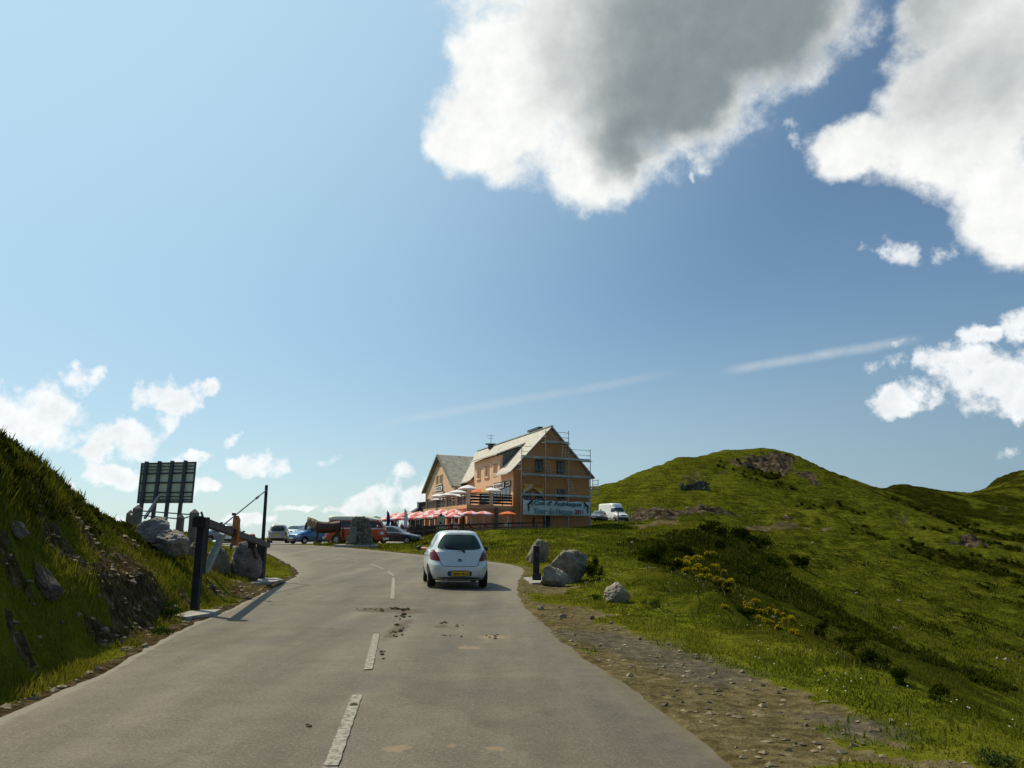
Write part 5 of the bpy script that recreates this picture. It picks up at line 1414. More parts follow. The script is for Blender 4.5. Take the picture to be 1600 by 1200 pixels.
# concrete footings
def slab(name, label, pts, h, cat='slab'):
    w3 = [hit(*p) for p in pts]; c = sum(w3, Vector())/len(w3)
    t = MW(); t.prism([Vector((p.x, p.y, c.z-.15)) for p in w3], Vector((0, 0, .15+h)))
    o = t.build(name, M['concrete'], None, origin=c, bevel=.03); o.location = c
    return tag(o, label, cat)
slab('concrete_slab', 'low concrete footing under the near post of the barrier', [(272,962),(300,957),(345,958),(332,964),(290,971)], .05)
slab('concrete_slab', 'low concrete footing under the far post of the barrier', [(386,908),(402,905),(432,906),(445,910),(420,913),(395,913)], .04)
slab('concrete_slab', 'concrete footing under the short black post right of the road', [(818,904),(838,901),(872,905),(868,912),(830,913)], .04)
# right-hand short black post
rp = hit(837.5, 908)
rpt = thing('gate_post', 'short black square post standing alone before the right-hand boulders', 'post', rp)
m = MW(); tp_ = W(838.5, 853, rp.y); m.bar((rp.x, rp.y, rp.z-.05), (rp.x, rp.y, tp_.z), .20, .20, up=(0,1,0)); m.build('shaft', M['darktimber'], rpt, bevel=.01)
m = MW(); m.box((rp.x+.02, rp.y-.02, rp.z+.12), (.28, .28, .26)); m.build('collar', M['darktimber'], rpt, bevel=.02)
m = MW(); m.tube((rp.x, rp.y-.1, rp.z+.8), (rp.x, rp.y-.16, rp.z+.8), .03, n=8); m.build('eye_bolt', M['ironwork'], rpt)

# ------------------------------------------------------------------ billboard seen from behind
BY = 36.0
bb = W(260, 836, BY); bb.z = ground(bb.x, bb.y)
bd = thing('billboard', 'large roadside billboard seen from behind on four iron posts', 'billboard', bb)
TL, TR, BLb, BRb = W(222, 723.5, BY), W(306, 721.5, BY), W(215.3, 786.5, BY), W(299.6, 786, BY)
m = MW(); m.prism([TL, TR, BRb, BLb], Vector((0, .05, 0))); m.build('panel', M['boardback'], bd)
def bp(u, v, o=0): return BLb.lerp(BRb, u).lerp(TL.lerp(TR, u), v)+Vector((0, -o, 0))
for v, w in ((.03,.05),(.08,.04),(.16,.04),(.26,.06),(.50,.07),(.73,.07),(.82,.04),(.90,.04),(.985,.06)):
    m = MW(); m.bar(bp(0, v, .03), bp(1, v, .03), .05, w); m.build('cross_rail', M['ironwork'], bd)
for i, u in enumerate((.10, .34, .575, .82)):
    m = MW(); t_ = bp(u+.01, 1.03, .12); b_ = bp(u-.01, 0, .12); g_ = b_+(b_-t_)*.75; g_.z = min(g_.z, ground(g_.x, g_.y)-.2)
    m.bar(g_, t_, .13, .17, up=(0, 1, 0)); m.build('post', M['ironwork'], bd)
m = MW(); m.bar(W(248, 776, BY-.2), W(226, 810, BY-.9), .10, .12, up=(0,1,0)); m.build('brace', M['steel'], bd)
for u_2 in (0, 1): m = MW(); m.bar(bp(u_2, 0, 0), bp(u_2, 1, 0), .06, .08, up=(0,1,0)); m.build('edge_frame', M['ironwork'], bd)
# capped posts with rails in front of it
def cap_post(px, y0, y1, Y, w, label):
    t = W(px, y0, Y); b = W(px, y1, Y); gz = min(ground(b.x, b.y), b.z)
    o = MW(); o.box((t.x, t.y, (t.z-.12+gz-.1)/2), (w, w, t.z-.12-gz+.1))
    z = t.z-.12; h = w/2*1.05
    o.add([(t.x-h, t.y-h, z), (t.x+h, t.y-h, z), (t.x+h, t.y+h, z), (t.x-h, t.y+h, z), (t.x, t.y, z+.14)], [(0,1,4),(1,2,4),(2,3,4),(3,0,4),(3,2,1,0)])
    ob = o.build('fence_post', M['postwood'], None, origin=(t.x, t.y, gz), bevel=.008); ob.location = (t.x, t.y, gz)
    return tag(ob, label, 'post', 'capped posts before the billboard')
CPY = 25.0
cap_post(204.5, 797, 822, CPY+1, .19, 'leftmost short capped post, beside the left end of the billboard')
cap_post(216, 789, 818, CPY, .22, 'capped post rising behind the flat boulder below the billboard')
cap_post(283, 803, 834, CPY+1, .19, 'short post below the right half of the billboard')
cap_post(304.5, 795.5, 835, CPY, .23, 'tall capped post right of the billboard, behind the barrier post')
rl = thing('post_rail', 'two thin dark rails linking the capped posts under the billboard', 'rail', W(260, 803, CPY))
m = MW(); m.tube(W(217, 798, CPY), W(304, 804.5, CPY), .022, n=6); m.build('rail', M['ironwork'], rl)
m = MW(); m.tube(W(217, 805, CPY), W(283, 811, CPY+1), .022, n=6); m.tube(W(283, 811, CPY+1), W(304, 805, CPY), .022, n=6); m.build('rail', M['ironwork'], rl)
m = MW(); m.tube(W(204, 804, CPY+1), W(216, 803.5, CPY), .03, n=6); m.build('rail', M['signwhite'], rl)

# ------------------------------------------------------------------ boulders
rk, t, b = new_mat("limestone")
P = nn(t.nt, 'ShaderNodeTexCoord').outputs['Object']
mp = nn(t.nt, 'ShaderNodeMapping'); mp.inputs['Scale'].default_value = (1, 1, 3.2); mp.inputs['Rotation'].default_value = (R(20), R(35), 0); t.put(mp.inputs[0], P)
n1 = t.noise(P, 3.5, 8, .68); n2 = t.noise(mp.outputs[0], 2.2, 9, .72, dist=.6); n3 = t.noise(P, 16, 5, .6)
c = t.ramp(t.math('ADD', t.math('MULTIPLY', n1, .5), t.math('MULTIPLY', n2, .5)), [(.32, (.12, .10, .075)), (.45, (.27, .24, .19)), (.58, (.42, .38, .315)), (.72, (.56, .515, .44))])
c = t.mix(t.math('MULTIPLY', t.ss(n3, .55, .75), .6), c, (.13, .12, .08, 1))
c = t.mix(1.0, c, nn(t.nt, 'ShaderNodeObjectInfo').outputs['Color'], 'MULTIPLY')
t.put(b.inputs['Base Color'], c); b.inputs['Roughness'].default_value = .92
bump(t, b, t.math('ADD', n2, t.math('MULTIPLY', n3, .5)), .9, .05)
M['rock'] = rk
def boulder(label, loc, size, seed, rz=0, planes=14, tint=(1,1,1), name='boulder', group=None, sub=5, over=None, sharp=1.0, shape=None, rot=None):
    bm = bmesh.new(); bmesh.ops.create_icosphere(bm, subdivisions=sub, radius=1.0)
    V = np.array([v.co[:] for v in bm.verts]); rg = np.random.default_rng(seed)
    for k in range(planes):
        n_ = rg.normal(size=3); n_ /= np.linalg.norm(n_); d_ = rg.uniform(.52, .92)
        s_ = V@n_; ex_ = np.maximum(s_-d_, 0); V -= np.outer(ex_*sharp*.94, n_)
    if over: 
        for n_, d_ in over:
            n_ = np.array(n_, float); n_ /= np.linalg.norm(n_); s_ = V@n_; V -= np.outer(np.maximum(s_-d_, 0)*.96, n_)
    if shape: V = shape(V)
    nrm = V/np.linalg.norm(V, axis=1)[:, None]
    a_ = seed*3.1
    nz_ = np.array([mnoise.fractal(Vector(p)*1.7+Vector((a_, 0, 0)), .9, 2.1, 6) for p in V])
    rd_ = np.array([abs(mnoise.noise(Vector((p[0]*2.2+a_, p[1]*2.2, p[2]*6+p[0]*2)))) for p in V])
    V = V+nrm*(nz_*.12)[:, None]-nrm*((.14-np.minimum(rd_, .14))*.8)[:, None]
    V = V*np.array(size)
    if rot is not None: V = V@np.array(rot).T
    c_, s_ = math.cos(rz), math.sin(rz); V = np.stack([V[:, 0]*c_-V[:, 1]*s_, V[:, 0]*s_+V[:, 1]*c_, V[:, 2]], 1)
    for v, q in zip(bm.verts, V): v.co = q
    me = bpy.data.meshes.new(name); bm.to_mesh(me); bm.free(); me.materials.append(rk)
    me.polygons.foreach_set('use_smooth', [True]*len(me.polygons))
    o = bpy.data.objects.new(name, me); COL.objects.link(o); o.location = loc; o.color = (*tint, 1)
    return tag(o, label, 'rock', group)
def rotY(a): return [[math.cos(a), 0, math.sin(a)], [0, 1, 0], [-math.sin(a), 0, math.cos(a)]]
def rock_px(label, px, pyb, w, h, seed, depth=.8, sink=.12, up=1.5, wide=1.2, **kw):
    """a rock standing on the ground seen at px, pyb, w x h photograph pixels large"""
    g_ = hit(px, pyb); k_ = g_.y/FPX; sz = h*k_*(1+sink)/2*up; sx_ = w*k_/2*wide
    return boulder(label, (g_.x, g_.y+sx_*depth*.6, g_.z+sz*.50), (sx_, sx_*depth, sz), seed, **kw)
def shp(V):
    V = V.copy()
    low = np.clip((.15-V[:, 2])/1.0, 0, 1)
    V[:, 0] = np.where(V[:, 0] > 0, V[:, 0]*(1-.68*low), V[:, 0]); return V
rock_px('large flat-topped grey boulder tilted below the billboard', 228, 846, 58, 38, 3, planes=18, over=[((-.5,0,1), .45)], tint=(.80,.80,.84))
rock_px('grey boulder leaning on the bank between the flat boulder and the gate', 262, 869, 52, 42, 8, planes=18, over=[((.5,0,1), .5)], tint=(.80,.80,.85))
rock_px('rounded dark boulder standing under the barrier beam', 377, 905, 46, 50, 12, planes=26, sharp=.55, tint=(.62,.58,.60))
rock_px('brownish boulder half hidden behind the blue-grey brace', 336, 896, 36, 36, 15, planes=26, sharp=.6, tint=(.62,.56,.48))
rock_px('small brown rock left of the brace at the foot of the grass mound', 299, 874, 22, 20, 19, planes=10, tint=(.58,.48,.38))
rock_px('jagged boulder right of the road, behind the short black post', 842, 879, 36, 38, 26, planes=24, over=[((-1,0,.9), .45), ((.2,0,1), .55)], tint=(.66,.61,.53))
rock_px('biggest overhanging grey boulder right of the road', 886, 912, 70, 54, 34, planes=26, over=[((.1,0,1), .55), ((-1,0,.9), .42)], shape=shp, tint=(.60,.59,.56), depth=.7)
rock_px('pale wedge-shaped boulder at the foot of the overhanging one', 868, 917, 44, 32, 37, planes=24, over=[((.6,-.2,.9), .40)], tint=(.84,.81,.76), depth=.6)
rock_px('isolated pale pointed rock on the grass right of the boulders', 966, 943, 42, 34, 42, planes=26, over=[((.8,0,.8), .45), ((-.7,0,.9), .5)], tint=(.95,.93,.90))
boulder('dark slab of rock jutting from the left bank', hit(58, 905)+Vector((0, .10, -.03)), (.36, .20, .10), 51, planes=22, rot=rotY(.75), tint=(.24,.19,.15))
boulder('pale rock showing at the left edge of the bank', hit(16, 825)+Vector((0, .12, -.03)), (.22, .16, .12), 52, planes=20, rot=rotY(.4), tint=(.42,.36,.30))
rg = np.random.default_rng(77)
NUM = ['first', 'second', 'third', 'fourth', 'fifth', 'sixth', 'seventh', 'eighth', 'ninth', 'tenth', 'eleventh', 'twelfth', 'thirteenth', 'fourteenth', 'fifteenth', 'sixteenth', 'seventeenth', 'eighteenth', 'nineteenth', 'twentieth', 'twenty-first', 'twenty-second', 'twenty-third']
spots = [(205,913,15),(152,935,9),(240,940,10),(120,965,11),(160,990,20),(215,955,8),(95,975,9),(190,1003,14),(250,985,10),(225,1012,12),(265,1005,9),(300,968,8),(140,900,8),(175,885,9),(110,925,10),(330,918,8),(395,930,7),(60,1000,9),
         (845,953,12),(880,966,14),(925,968,12),(955,975,9),(1000,1000,8),(1045,1008,7),(1090,1030,10),(1160,1052,9),(1225,1078,8),(1395,1130,12),(1350,1165,8),(1260,1135,9),(1180,1120,7),(1420,1135,9),(1340,930,9),(1400,985,10),(1405,940,7),(1575,1035,12),(1560,1032,9),(1270,850,6),(1330,1010,6),(988,850,8)]
for i, (x, y, w) in enumerate(spots):
    lf = x < 500
    side_ = sorted([q for q in spots if (q[0] < 500) == lf]); k_i = side_.index((x, y, w))
    rock_px(('loose pale stone on the left bank, %s from the left' if lf else 'loose pale stone right of the road, %s from the left') % NUM[k_i], x, y, w*.8, w*.42, 100+i, planes=9, sub=3, tint=tuple(np.array((.95,.86,.74))*rg.uniform(.4, .95)), name='stone', group='loose stones on the left bank' if lf else 'loose stones right of the road', rz=rg.uniform(0, 6))
# ------------------------------------------------------------------ cairn monument
cb_ = hit(562, 851, 30); cb_ = Vector(W(562, 850, 50.5)); cb_.z = ground(cb_.x, cb_.y)
mon = thing('monument', 'tapering dry-stone monument with a smooth plaque before the camper van', 'monument', cb_)
sm_, t, b = new_mat('mortared_rubble')
P = nn(t.nt, 'ShaderNodeTexCoord').outputs['Object']
vr = nn(t.nt, 'ShaderNodeTexVoronoi'); t.put(vr.inputs['Vector'], P); vr.inputs['Scale'].default_value = 6
t.put(b.inputs['Base Color'], t.mix(.5, t.ramp(t.noise(P, 5, 5, .6), [(.3, (.06,.055,.04)), (.7, (.24,.21,.16))]), vr.outputs['Color'], 'MULTIPLY')); b.inputs['Roughness'].default_value = .95
t.put(b.inputs['Base Color'], t.ramp(t.noise(P, 4.5, 5, .6), [(.3, (.055,.05,.038)), (.5, (.14,.125,.095)), (.7, (.27,.24,.18))]))
rg = np.random.default_rng(5)
m = MB(); z = 0.0; Hm = 1.80
while z < Hm:
    h = rg.uniform(.10, .17); f_ = z/Hm; wx = .80*(1-f_)+.42*f_; wy = .70*(1-f_)+.40*f_
    n_ = 5 if f_ < .6 else 4
    for side in range(4):
        L = wx if side % 2 == 0 else wy
        xs = np.sort(np.concatenate([[-1, 1], rg.uniform(-.8, .8, n_-1)]))
        for a_, b_2 in zip(xs, xs[1:]):
            if b_2-a_ < .1: continue
            mid, hw2 = (a_+b_2)/2*L, (b_2-a_)/2*L*.94
            dpt = rg.uniform(.14, .26); o_ = (wy if side % 2 == 0 else wx)-dpt/2+rg.uniform(-.02, .05)
            c = {0: (mid, -o_, z+h/2), 2: (mid, o_, z+h/2), 1: (o_, mid, z+h/2), 3: (-o_, mid, z+h/2)}[side]
            d_ = (hw2*2, dpt, h*.93) if side % 2 == 0 else (dpt, hw2*2, h*.93)
            m.box(c, d_, M=Matrix.Rotation(rg.uniform(-.06, .06), 3, 'Z') @ Matrix.Rotation(rg.uniform(-.05, .05), 3, 'Y'))
    z += h
m.box((0, 0, .9), (.95, .8, 1.75)); 
for k in range(9): m.box((rg.uniform(-.3, .3), rg.uniform(-.25, .25), Hm+rg.uniform(-.05, .08)), (rg.uniform(.2, .35), .25, .16), M=Matrix.Rotation(rg.uniform(-.3, .3), 3, 'Y'))
m.build('stonework', sm_, mon, bevel=.02)
m = MB(); m.box((-.30, -.80, .80), (.42, .08, 1.0)); m.build('plaque', M['cheek'], mon)
m = MB(); m.box((-.15, -.2, .06), (2.5, 1.9, .2)); m.build('plinth', M['concrete'], mon, bevel=.04)

# ------------------------------------------------------------------ horses
def horse_mat(name, coat, dark_, legs):
    m, t, b = new_mat(name)
    P = nn(t.nt, 'ShaderNodeTexCoord').outputs['Object']
    s_ = nn(t.nt, 'ShaderNodeSeparateXYZ'); t.put(s_.inputs[0], P)
    c = t.mix(t.ss(t.noise(P, 2.5, 4, .6), .35, .65), (*dark_, 1), (*coat, 1))
    c = t.mix(t.ss(s_.outputs[2], .30, .18), c, (*legs, 1))
    t.put(b.inputs['Base Color'], c); b.inputs['Roughness'].default_value = .55
    return m
def make_horse(label, loc, rz, k, coat, dark_, legs, mane, cat='horse', group=None):
    root = thing('horse', label, cat, loc, rz, group); root.scale = (k, k, k)
    J = [(-.55,0,1.14,.34,.36),(-.15,0,1.10,.35,.40),(.25,0,1.08,.34,.40),(.55,0,1.14,.28,.37),(.80,0,1.30,.18,.29),(1.02,0,1.40,.13,.21),(1.16,0,1.40,.095,.13),(1.24,0,1.20,.085,.12),(1.28,0,1.00,.062,.085),(1.29,0,.90,.058,.07),
         (-.78,0,1.18,.22,.24)]
    E = [(0,1),(1,2),(2,3),(3,4),(4,5),(5,6),(6,7),(7,8),(8,9),(0,10)]
    def chain(st, pts):
        i = st
        for p in pts: J.append(p); E.append((i, len(J)-1)); i = len(J)-1
    for s_, f_ in ((1, 0), (-1, 1)):
        chain(3, [(.50,.16*s_,.90,.13,.15),(.50+.05*f_,.18*s_,.66,.085),(.54+.10*f_,.18*s_,.42,.058),(.53+.14*f_,.18*s_,.18,.05),(.57+.18*f_,.18*s_,.05,.072)])
        chain(10, [(-.78,.17*s_,.95,.15,.20),(-.66-.05*f_,.19*s_,.74,.11,.14),(-.88-.06*f_,.18*s_,.48,.062,.08),(-.83-.06*f_,.18*s_,.18,.052),(-.79-.06*f_,.18*s_,.05,.074)])
    for s_ in (1, -1): chain(6, [(1.14,.05*s_,1.50,.03),(1.13,.06*s_,1.58,.012)])
    hm = horse_mat('coat', coat, dark_, legs)
    o = skin_obj('body', J, E, hm, root); 
    mm = mat('mane_hair', mane, .8, var=.2, scale=10)
    mb = MB(); rg = random.Random(3)
    for i in range(260):
        u = rg.random(); sx_ = .60+.55*u; sz_ = 1.46+.20*u**.7; sd = rg.choice((-1, 1))
        p0 = Vector((sx_, rg.uniform(-.05, .05), sz_+.08)); L = rg.uniform(.30, .55)
        p1 = p0+Vector((rg.uniform(-.03, .05), sd*rg.uniform(.14,.24), -L*.4)); p2 = p1+Vector((rg.uniform(-.03, .03), sd*.06, -L*.65))
        w = Vector((.035, 0, .01)); mb.add([p0-w, p0+w, p1+w, p1-w], [(0,1,2,3)]); mb.add([p1-w, p1+w, p2+w*.3, p2-w*.3], [(0,1,2,3)])
    for i in range(25):
        p0 = Vector((1.15, rg.uniform(-.03, .03), 1.52)); p1 = p0+Vector((.12, rg.uniform(-.05, .05), -.14)); w = Vector((0, .03, 0)); mb.add([p0-w, p0+w, p1+w*.4, p1-w*.4], [(0,1,2,3)])
    mb.build('mane', mm, root)
    mb = MB()
    for i in range(60):
        p0 = Vector((-.98, rg.uniform(-.04, .04), 1.25)); p1 = p0+Vector((-rg.uniform(.08, .16), rg.uniform(-.05, .05), -.28)); p2 = p1+Vector((rg.uniform(-.04, .05), rg.uniform(-.05, .05), -rg.uniform(.35, .6)))
        w = Vector((.02, .02, 0)); mb.add([p0-w, p0+w, p1+w, p1-w], [(0,1,2,3)]); mb.add([p1-w, p1+w, p2+w*.3, p2-w*.3], [(0,1,2,3)])
    mb.build('tail', mat('tail_hair', tuple(c*1.6 for c in coat), .8, var=.2), root)
    return root
p = W(508, 850, 53); 
make_horse('big brown draught horse with blond mane standing on the verge by the camper van', (p.x, p.y, ground(p.x, p.y)), R(187), 1.06, (.085, .032, .018), (.045, .017, .011), (.12, .07, .05), (.42, .27, .14))
p = W(383, 852, 47)
make_horse('small chestnut horse seen beyond the rounded boulder under the gate beam', (p.x, p.y, ground(p.x, p.y)), R(235), .62, (.42, .15, .06), (.30, .09, .035), (.50, .38, .28), (.45, .25, .12))
# ------------------------------------------------------------------ parasols
M['parawhite'] = mat('white_parasol_cloth', (.74, .73, .76), .8, var=.05)
M['parared'] = mat('red_parasol_cloth', (.70, .15, .14), .8, var=.12)
M['paraorange'] = mat('orange_parasol_cloth', (.68, .14, .035), .8, var=.12)
M['paragold'] = mat('golden_parasol_cloth', (.62, .36, .13), .8, var=.1)
def parasol_meshes(mats, pattern, r=.98, lift=.42, valance=.14):
    n = 8; m = MB(); rings = 5
    P_ = []
    for i in range(n*4):
        a = 2*math.pi*i/(n*4); sag = 1-.045*(1-math.cos(i*math.pi/2))/2*1.2
        P_.append((a, sag))
    vs = [(0, 0, 2.5)]
    for k in range(1, rings+1):
        f_ = k/rings
        for a, sag in P_:
            s_ = 1-(1-sag)*f_
            vs.append((math.cos(a)*r*f_*s_, math.sin(a)*r*f_*s_, 2.5-lift*(f_**1.35)))
    N_ = n*4
    for i, (a, sag) in enumerate(P_):
        vs.append((math.cos(a)*r*sag*1.01, math.sin(a)*r*sag*1.01, 2.5-lift-valance*(1 if i % 4 else .8)))
    for i in range(N_):
        j = (i+1) % N_; mi = pattern[(i//4) % len(pattern)]
        m.add([vs[0], vs[1+i], vs[1+j]], [(0, 1, 2)], mi)
        for k in range(rings):
            q = [vs[1+k*N_+i], vs[1+k*N_+j], vs[1+(k+1)*N_+j], vs[1+(k+1)*N_+i]]
            mi2 = mi if k < rings-1 or len(mats) < 2 else (mi if mi == 1 else 0)
            m.add(q, [(0, 1, 2, 3)], mi2)
    root = thing('parasol', 'x', 'parasol')
    c = m.build('canopy', mats, root)
    p = MB(); p.tube((0, 0, 0), (0, 0, 2.56), .028, n=8); p.build('pole', M['white'], root)
    b = MB(); b.tube((0, 0, 0), (0, 0, .09), .26, .22, n=12); b.build('base', M['concrete'], root)
    return root
def place_para(proto, first, px, py, Y, label, group, zg=None, tilt=0, wide=1.0):
    o = proto if first else copy_tree(proto)
    t = W(px, py, Y); g = ground(t.x, t.y) if zg is None else zg
    k = (t.z-g)/2.5
    o.location = (t.x, t.y, g); o.scale = (wide, wide, k); o.rotation_euler = (tilt, 0, RNG.uniform(0, 1.5))
    o['label'] = label; o['category'] = 'parasol'; o['group'] = group
    return o
ordn = ['first', 'second', 'third', 'fourth', 'fifth', 'sixth', 'seventh', 'eighth', 'ninth', 'tenth', 'eleventh', 'twelfth']
pw = parasol_meshes([M['parawhite']], [0], .98, .44, .10)
wl = [(731.5, 757.8, 74, 'highest white parasol, beside the orange one on the upper terrace'), (716, 765, 78, 'large white parasol third below the highest, over the side railing'), (702, 769.5, 82, 'white parasol in the middle of the sloping row on the upper terrace'),
      (686.5, 771.5, 87, 'last white parasol of the upper terrace near the wing wall'), (686, 778.5, 84, 'low white parasol in front of the last one, by the dark lean-to'), (721, 772.5, 75.5, 'tilted striped-looking white parasol low behind the corner pillar'), (769, 762, 73.8, 'white parasol in front of the restaurant sign')]
for i, (x, y, Y, lb) in enumerate(wl):
    place_para(pw, i == 0, x, y, Y, lb, 'white parasols on the upper terrace', zg=ZF, tilt=.25 if i == 5 else 0, wide=1.0 if i != 3 else 1.05)
po = parasol_meshes([M['paraorange'], M['paragold']], [0, 0, 1, 1], .95, .5, .12)
place_para(po, True, 751, 763, 73.2, 'orange and gold parasol between two white ones on the upper terrace', None, zg=ZF, tilt=.12)
del po['group']
M['parapink'] = mat('rosy_parasol_cloth', (.74, .58, .58), .8, var=.1)
pr = parasol_meshes([M['parared'], M['parapink']], [0, 1], .92, .34, .20)
GR = 'red and white parasols on the lower terrace'
rows = [('front row', [(606, 808, 71), (623, 806.5, 70), (642, 805, 69.5), (661, 804, 69), (676, 803.5, 68), (692, 803, 67.5), (707, 803.5, 67.5)]),
        ('middle row', [(616, 804, 74), (633, 802.5, 73.5), (650, 801.5, 73), (668, 800, 72), (684, 799, 71.5), (700, 798.5, 71), (716, 799.5, 70)]),
        ('back row', [(622, 801, 78), (637, 799, 78), (656, 799, 77), (676, 796.5, 76), (692, 795.5, 75.5), (710, 795.5, 73.5)])]
first = True
for rn_, lst in rows:
    for i, (x, y, Y) in enumerate(lst):
        place_para(pr, first, x, y, Y, 'red and white parasol, %s from the left in the %s of the lower terrace' % (ordn[i], rn_), GR); first = False
place_para(pr, False, 736, 798.3, 67.5, 'red and white parasol just left of the terrace corner wall, left of a pair', GR)
place_para(pr, False, 756, 798.5, 67.5, 'red and white parasol against the terracotta wall, right one of a pair', GR)
prr = parasol_meshes([M['paraorange'], M['parared']], [0, 0, 0, 1], .84, .34, .12)
place_para(prr, True, 793.5, 799, 69.5, 'plain orange-red parasol standing alone before the hotel corner', None); del prr['group']

# ------------------------------------------------------------------ tables, chairs, guests
KS = .80
M['tablewood'] = mat('table_wood', (.16, .09, .05), .7, var=.2); M['plastic'] = mat('white_plastic', (.6, .58, .55), .5)
M['redchair'] = mat('red_plastic', (.35, .03, .03), .5)
tb = thing('table', 'x', 'table'); m = MB(); m.box((0, 0, .73), (.95, .75, .04)); m.build('tabletop', M['tablewood'], tb)
for sx_ in (-.4, .4):
    for sy_ in (-.3, .3): m = MB(); m.tube((sx_*1.05, sy_*1.05, 0), (sx_, sy_, .71), .022, n=6); m.build('leg', M['steel'], tb)
chp = thing('chair', 'x', 'chair'); m = MB(); m.box((0, 0, .44), (.42, .42, .03)); m.build('seat', M['redchair'], chp)
m = MB(); m.box((0, -.2, .70), (.42, .03, .34)); m.build('backrest', M['redchair'], chp)
for sx_ in (-.18, .18):
    for sy_ in (-.18, .18): m = MB(); m.tube((sx_, sy_, 0), (sx_, sy_, .43), .015, n=6); m.build('leg', M['steel'], chp)
chw = thing('chair', 'x', 'chair')
for ch_ in [o for o in bpy.data.objects if o.parent == chp]:
    c = ch_.copy(); c.data = ch_.data.copy(); COL.objects.link(c); c.parent = chw
    if c.name.startswith(('seat', 'back')): c.data.materials[0] = M['plastic']
def seated(shirt, trousers, hair, arm=0):
    mt = person_mat('guest', shirt, trousers, hair=hair, hz0=1.10, hy=.0)
    J = [(0,0,.52,.15,.12),(0,-.02,.75,.14,.11),(0,-.03,.96,.17,.105),(0,-.01,1.08,.055),(0,.01,1.16,.07,.085),(0,.015,1.27,.075,.09)]
    E = [(0,1),(1,2),(2,3),(3,4),(4,5)]
    for s_ in (-1, 1):
        k = len(J); J += [(.19*s_,-.03,.99,.06),(.24*s_,.06+.02*arm,.74,.045),(.13*s_,.32,.79+.06*arm*(s_ > 0),.035),(.09*s_,.39,.79+.08*arm*(s_ > 0),.04)]; E += [(2,k),(k,k+1),(k+1,k+2),(k+2,k+3)]
        k = len(J); J += [(.11*s_,.40,.50,.075),(.11*s_,.43,.10,.05),(.11*s_,.53,.05,.045)]; E += [(0,k),(k,k+1),(k+1,k+2)]
    r_ = thing('person', 'x', 'person'); o = skin_obj('body', J, E, mt, r_, sub=1); return r_
guests = [seated((.02,.02,.025), (.03,.03,.04), (.02,.015,.01)), seated((.30,.03,.03), (.03,.03,.05), (.05,.03,.015), 1), seated((.55,.55,.55), (.05,.06,.1), (.03,.02,.01)), seated((.03,.05,.14), (.2,.18,.14), (.12,.08,.04), 1), seated((.04,.04,.04), (.02,.02,.02), (.25,.2,.14))]
shirts = ['black', 'red', 'pale grey', 'navy blue', 'dark']
used = set()
def put(proto, key, x, y, z, rz, label, cat, group, k=KS):
    o = proto if key not in used else copy_tree(proto); used.add(key)
    o.location = (x, y, z); o.rotation_euler = (0, 0, rz); o.scale = (k, k, k)
    o['label'] = label; o['category'] = cat; o['group'] = group
    return o
tabs = [(609,71), (622,72.5), (634,70), (646,72), (657,69), (669,70.5), (681,72), (700,68), (712,70), (724,67.5), (741,68), (757,67.5), (790,69.5), (800,67.5)]
rg = np.random.default_rng(9); gi = 0
seats = [(1,1),(1,1),(1,0),(1,1),(0,1),(1,1),(0,1),(1,0),(1,1),(0,0),(0,1),(0,0),(0,0),(0,0)]
for ti, (px_, Y) in enumerate(tabs):
    t = W(px_, 825, Y); z = ground(t.x, t.y); rz = rg.uniform(0, 3)
    where = '%s table from the left, lower terrace' % (ordn[ti] if ti < 12 else ('thirteenth', 'fourteenth')[ti-12])
    put(tb, 'table', t.x, t.y, z, rz, 'small wooden table, '+where.replace(' table', ''), 'table', 'tables on the lower terrace')
    for si, sgn in enumerate((-1, 1)):
        dx, dy = math.sin(rz)*-sgn*.62*KS, math.cos(rz)*sgn*.62*KS
        a_ = rz+(math.pi if sgn > 0 else 0)
        key = 'chr' if (ti+si) % 2 else 'chw'
        put(chp if key == 'chr' else chw, key, t.x+dx, t.y+dy, z, a_, '%s chair, %s side of the %s' % ('red' if key == 'chr' else 'white', 'far' if dy > 0 else 'near', where), 'chair', 'chairs on the lower terrace')
        if seats[ti][si]:
            k_ = gi % 5; gi += 1
            put(guests[k_], 'g%d' % k_, t.x+dx, t.y+dy, z, a_, 'guest in %s, %s side of the %s' % (shirts[k_], 'far' if dy > 0 else 'near', where), 'person', 'guests seated on the lower terrace')
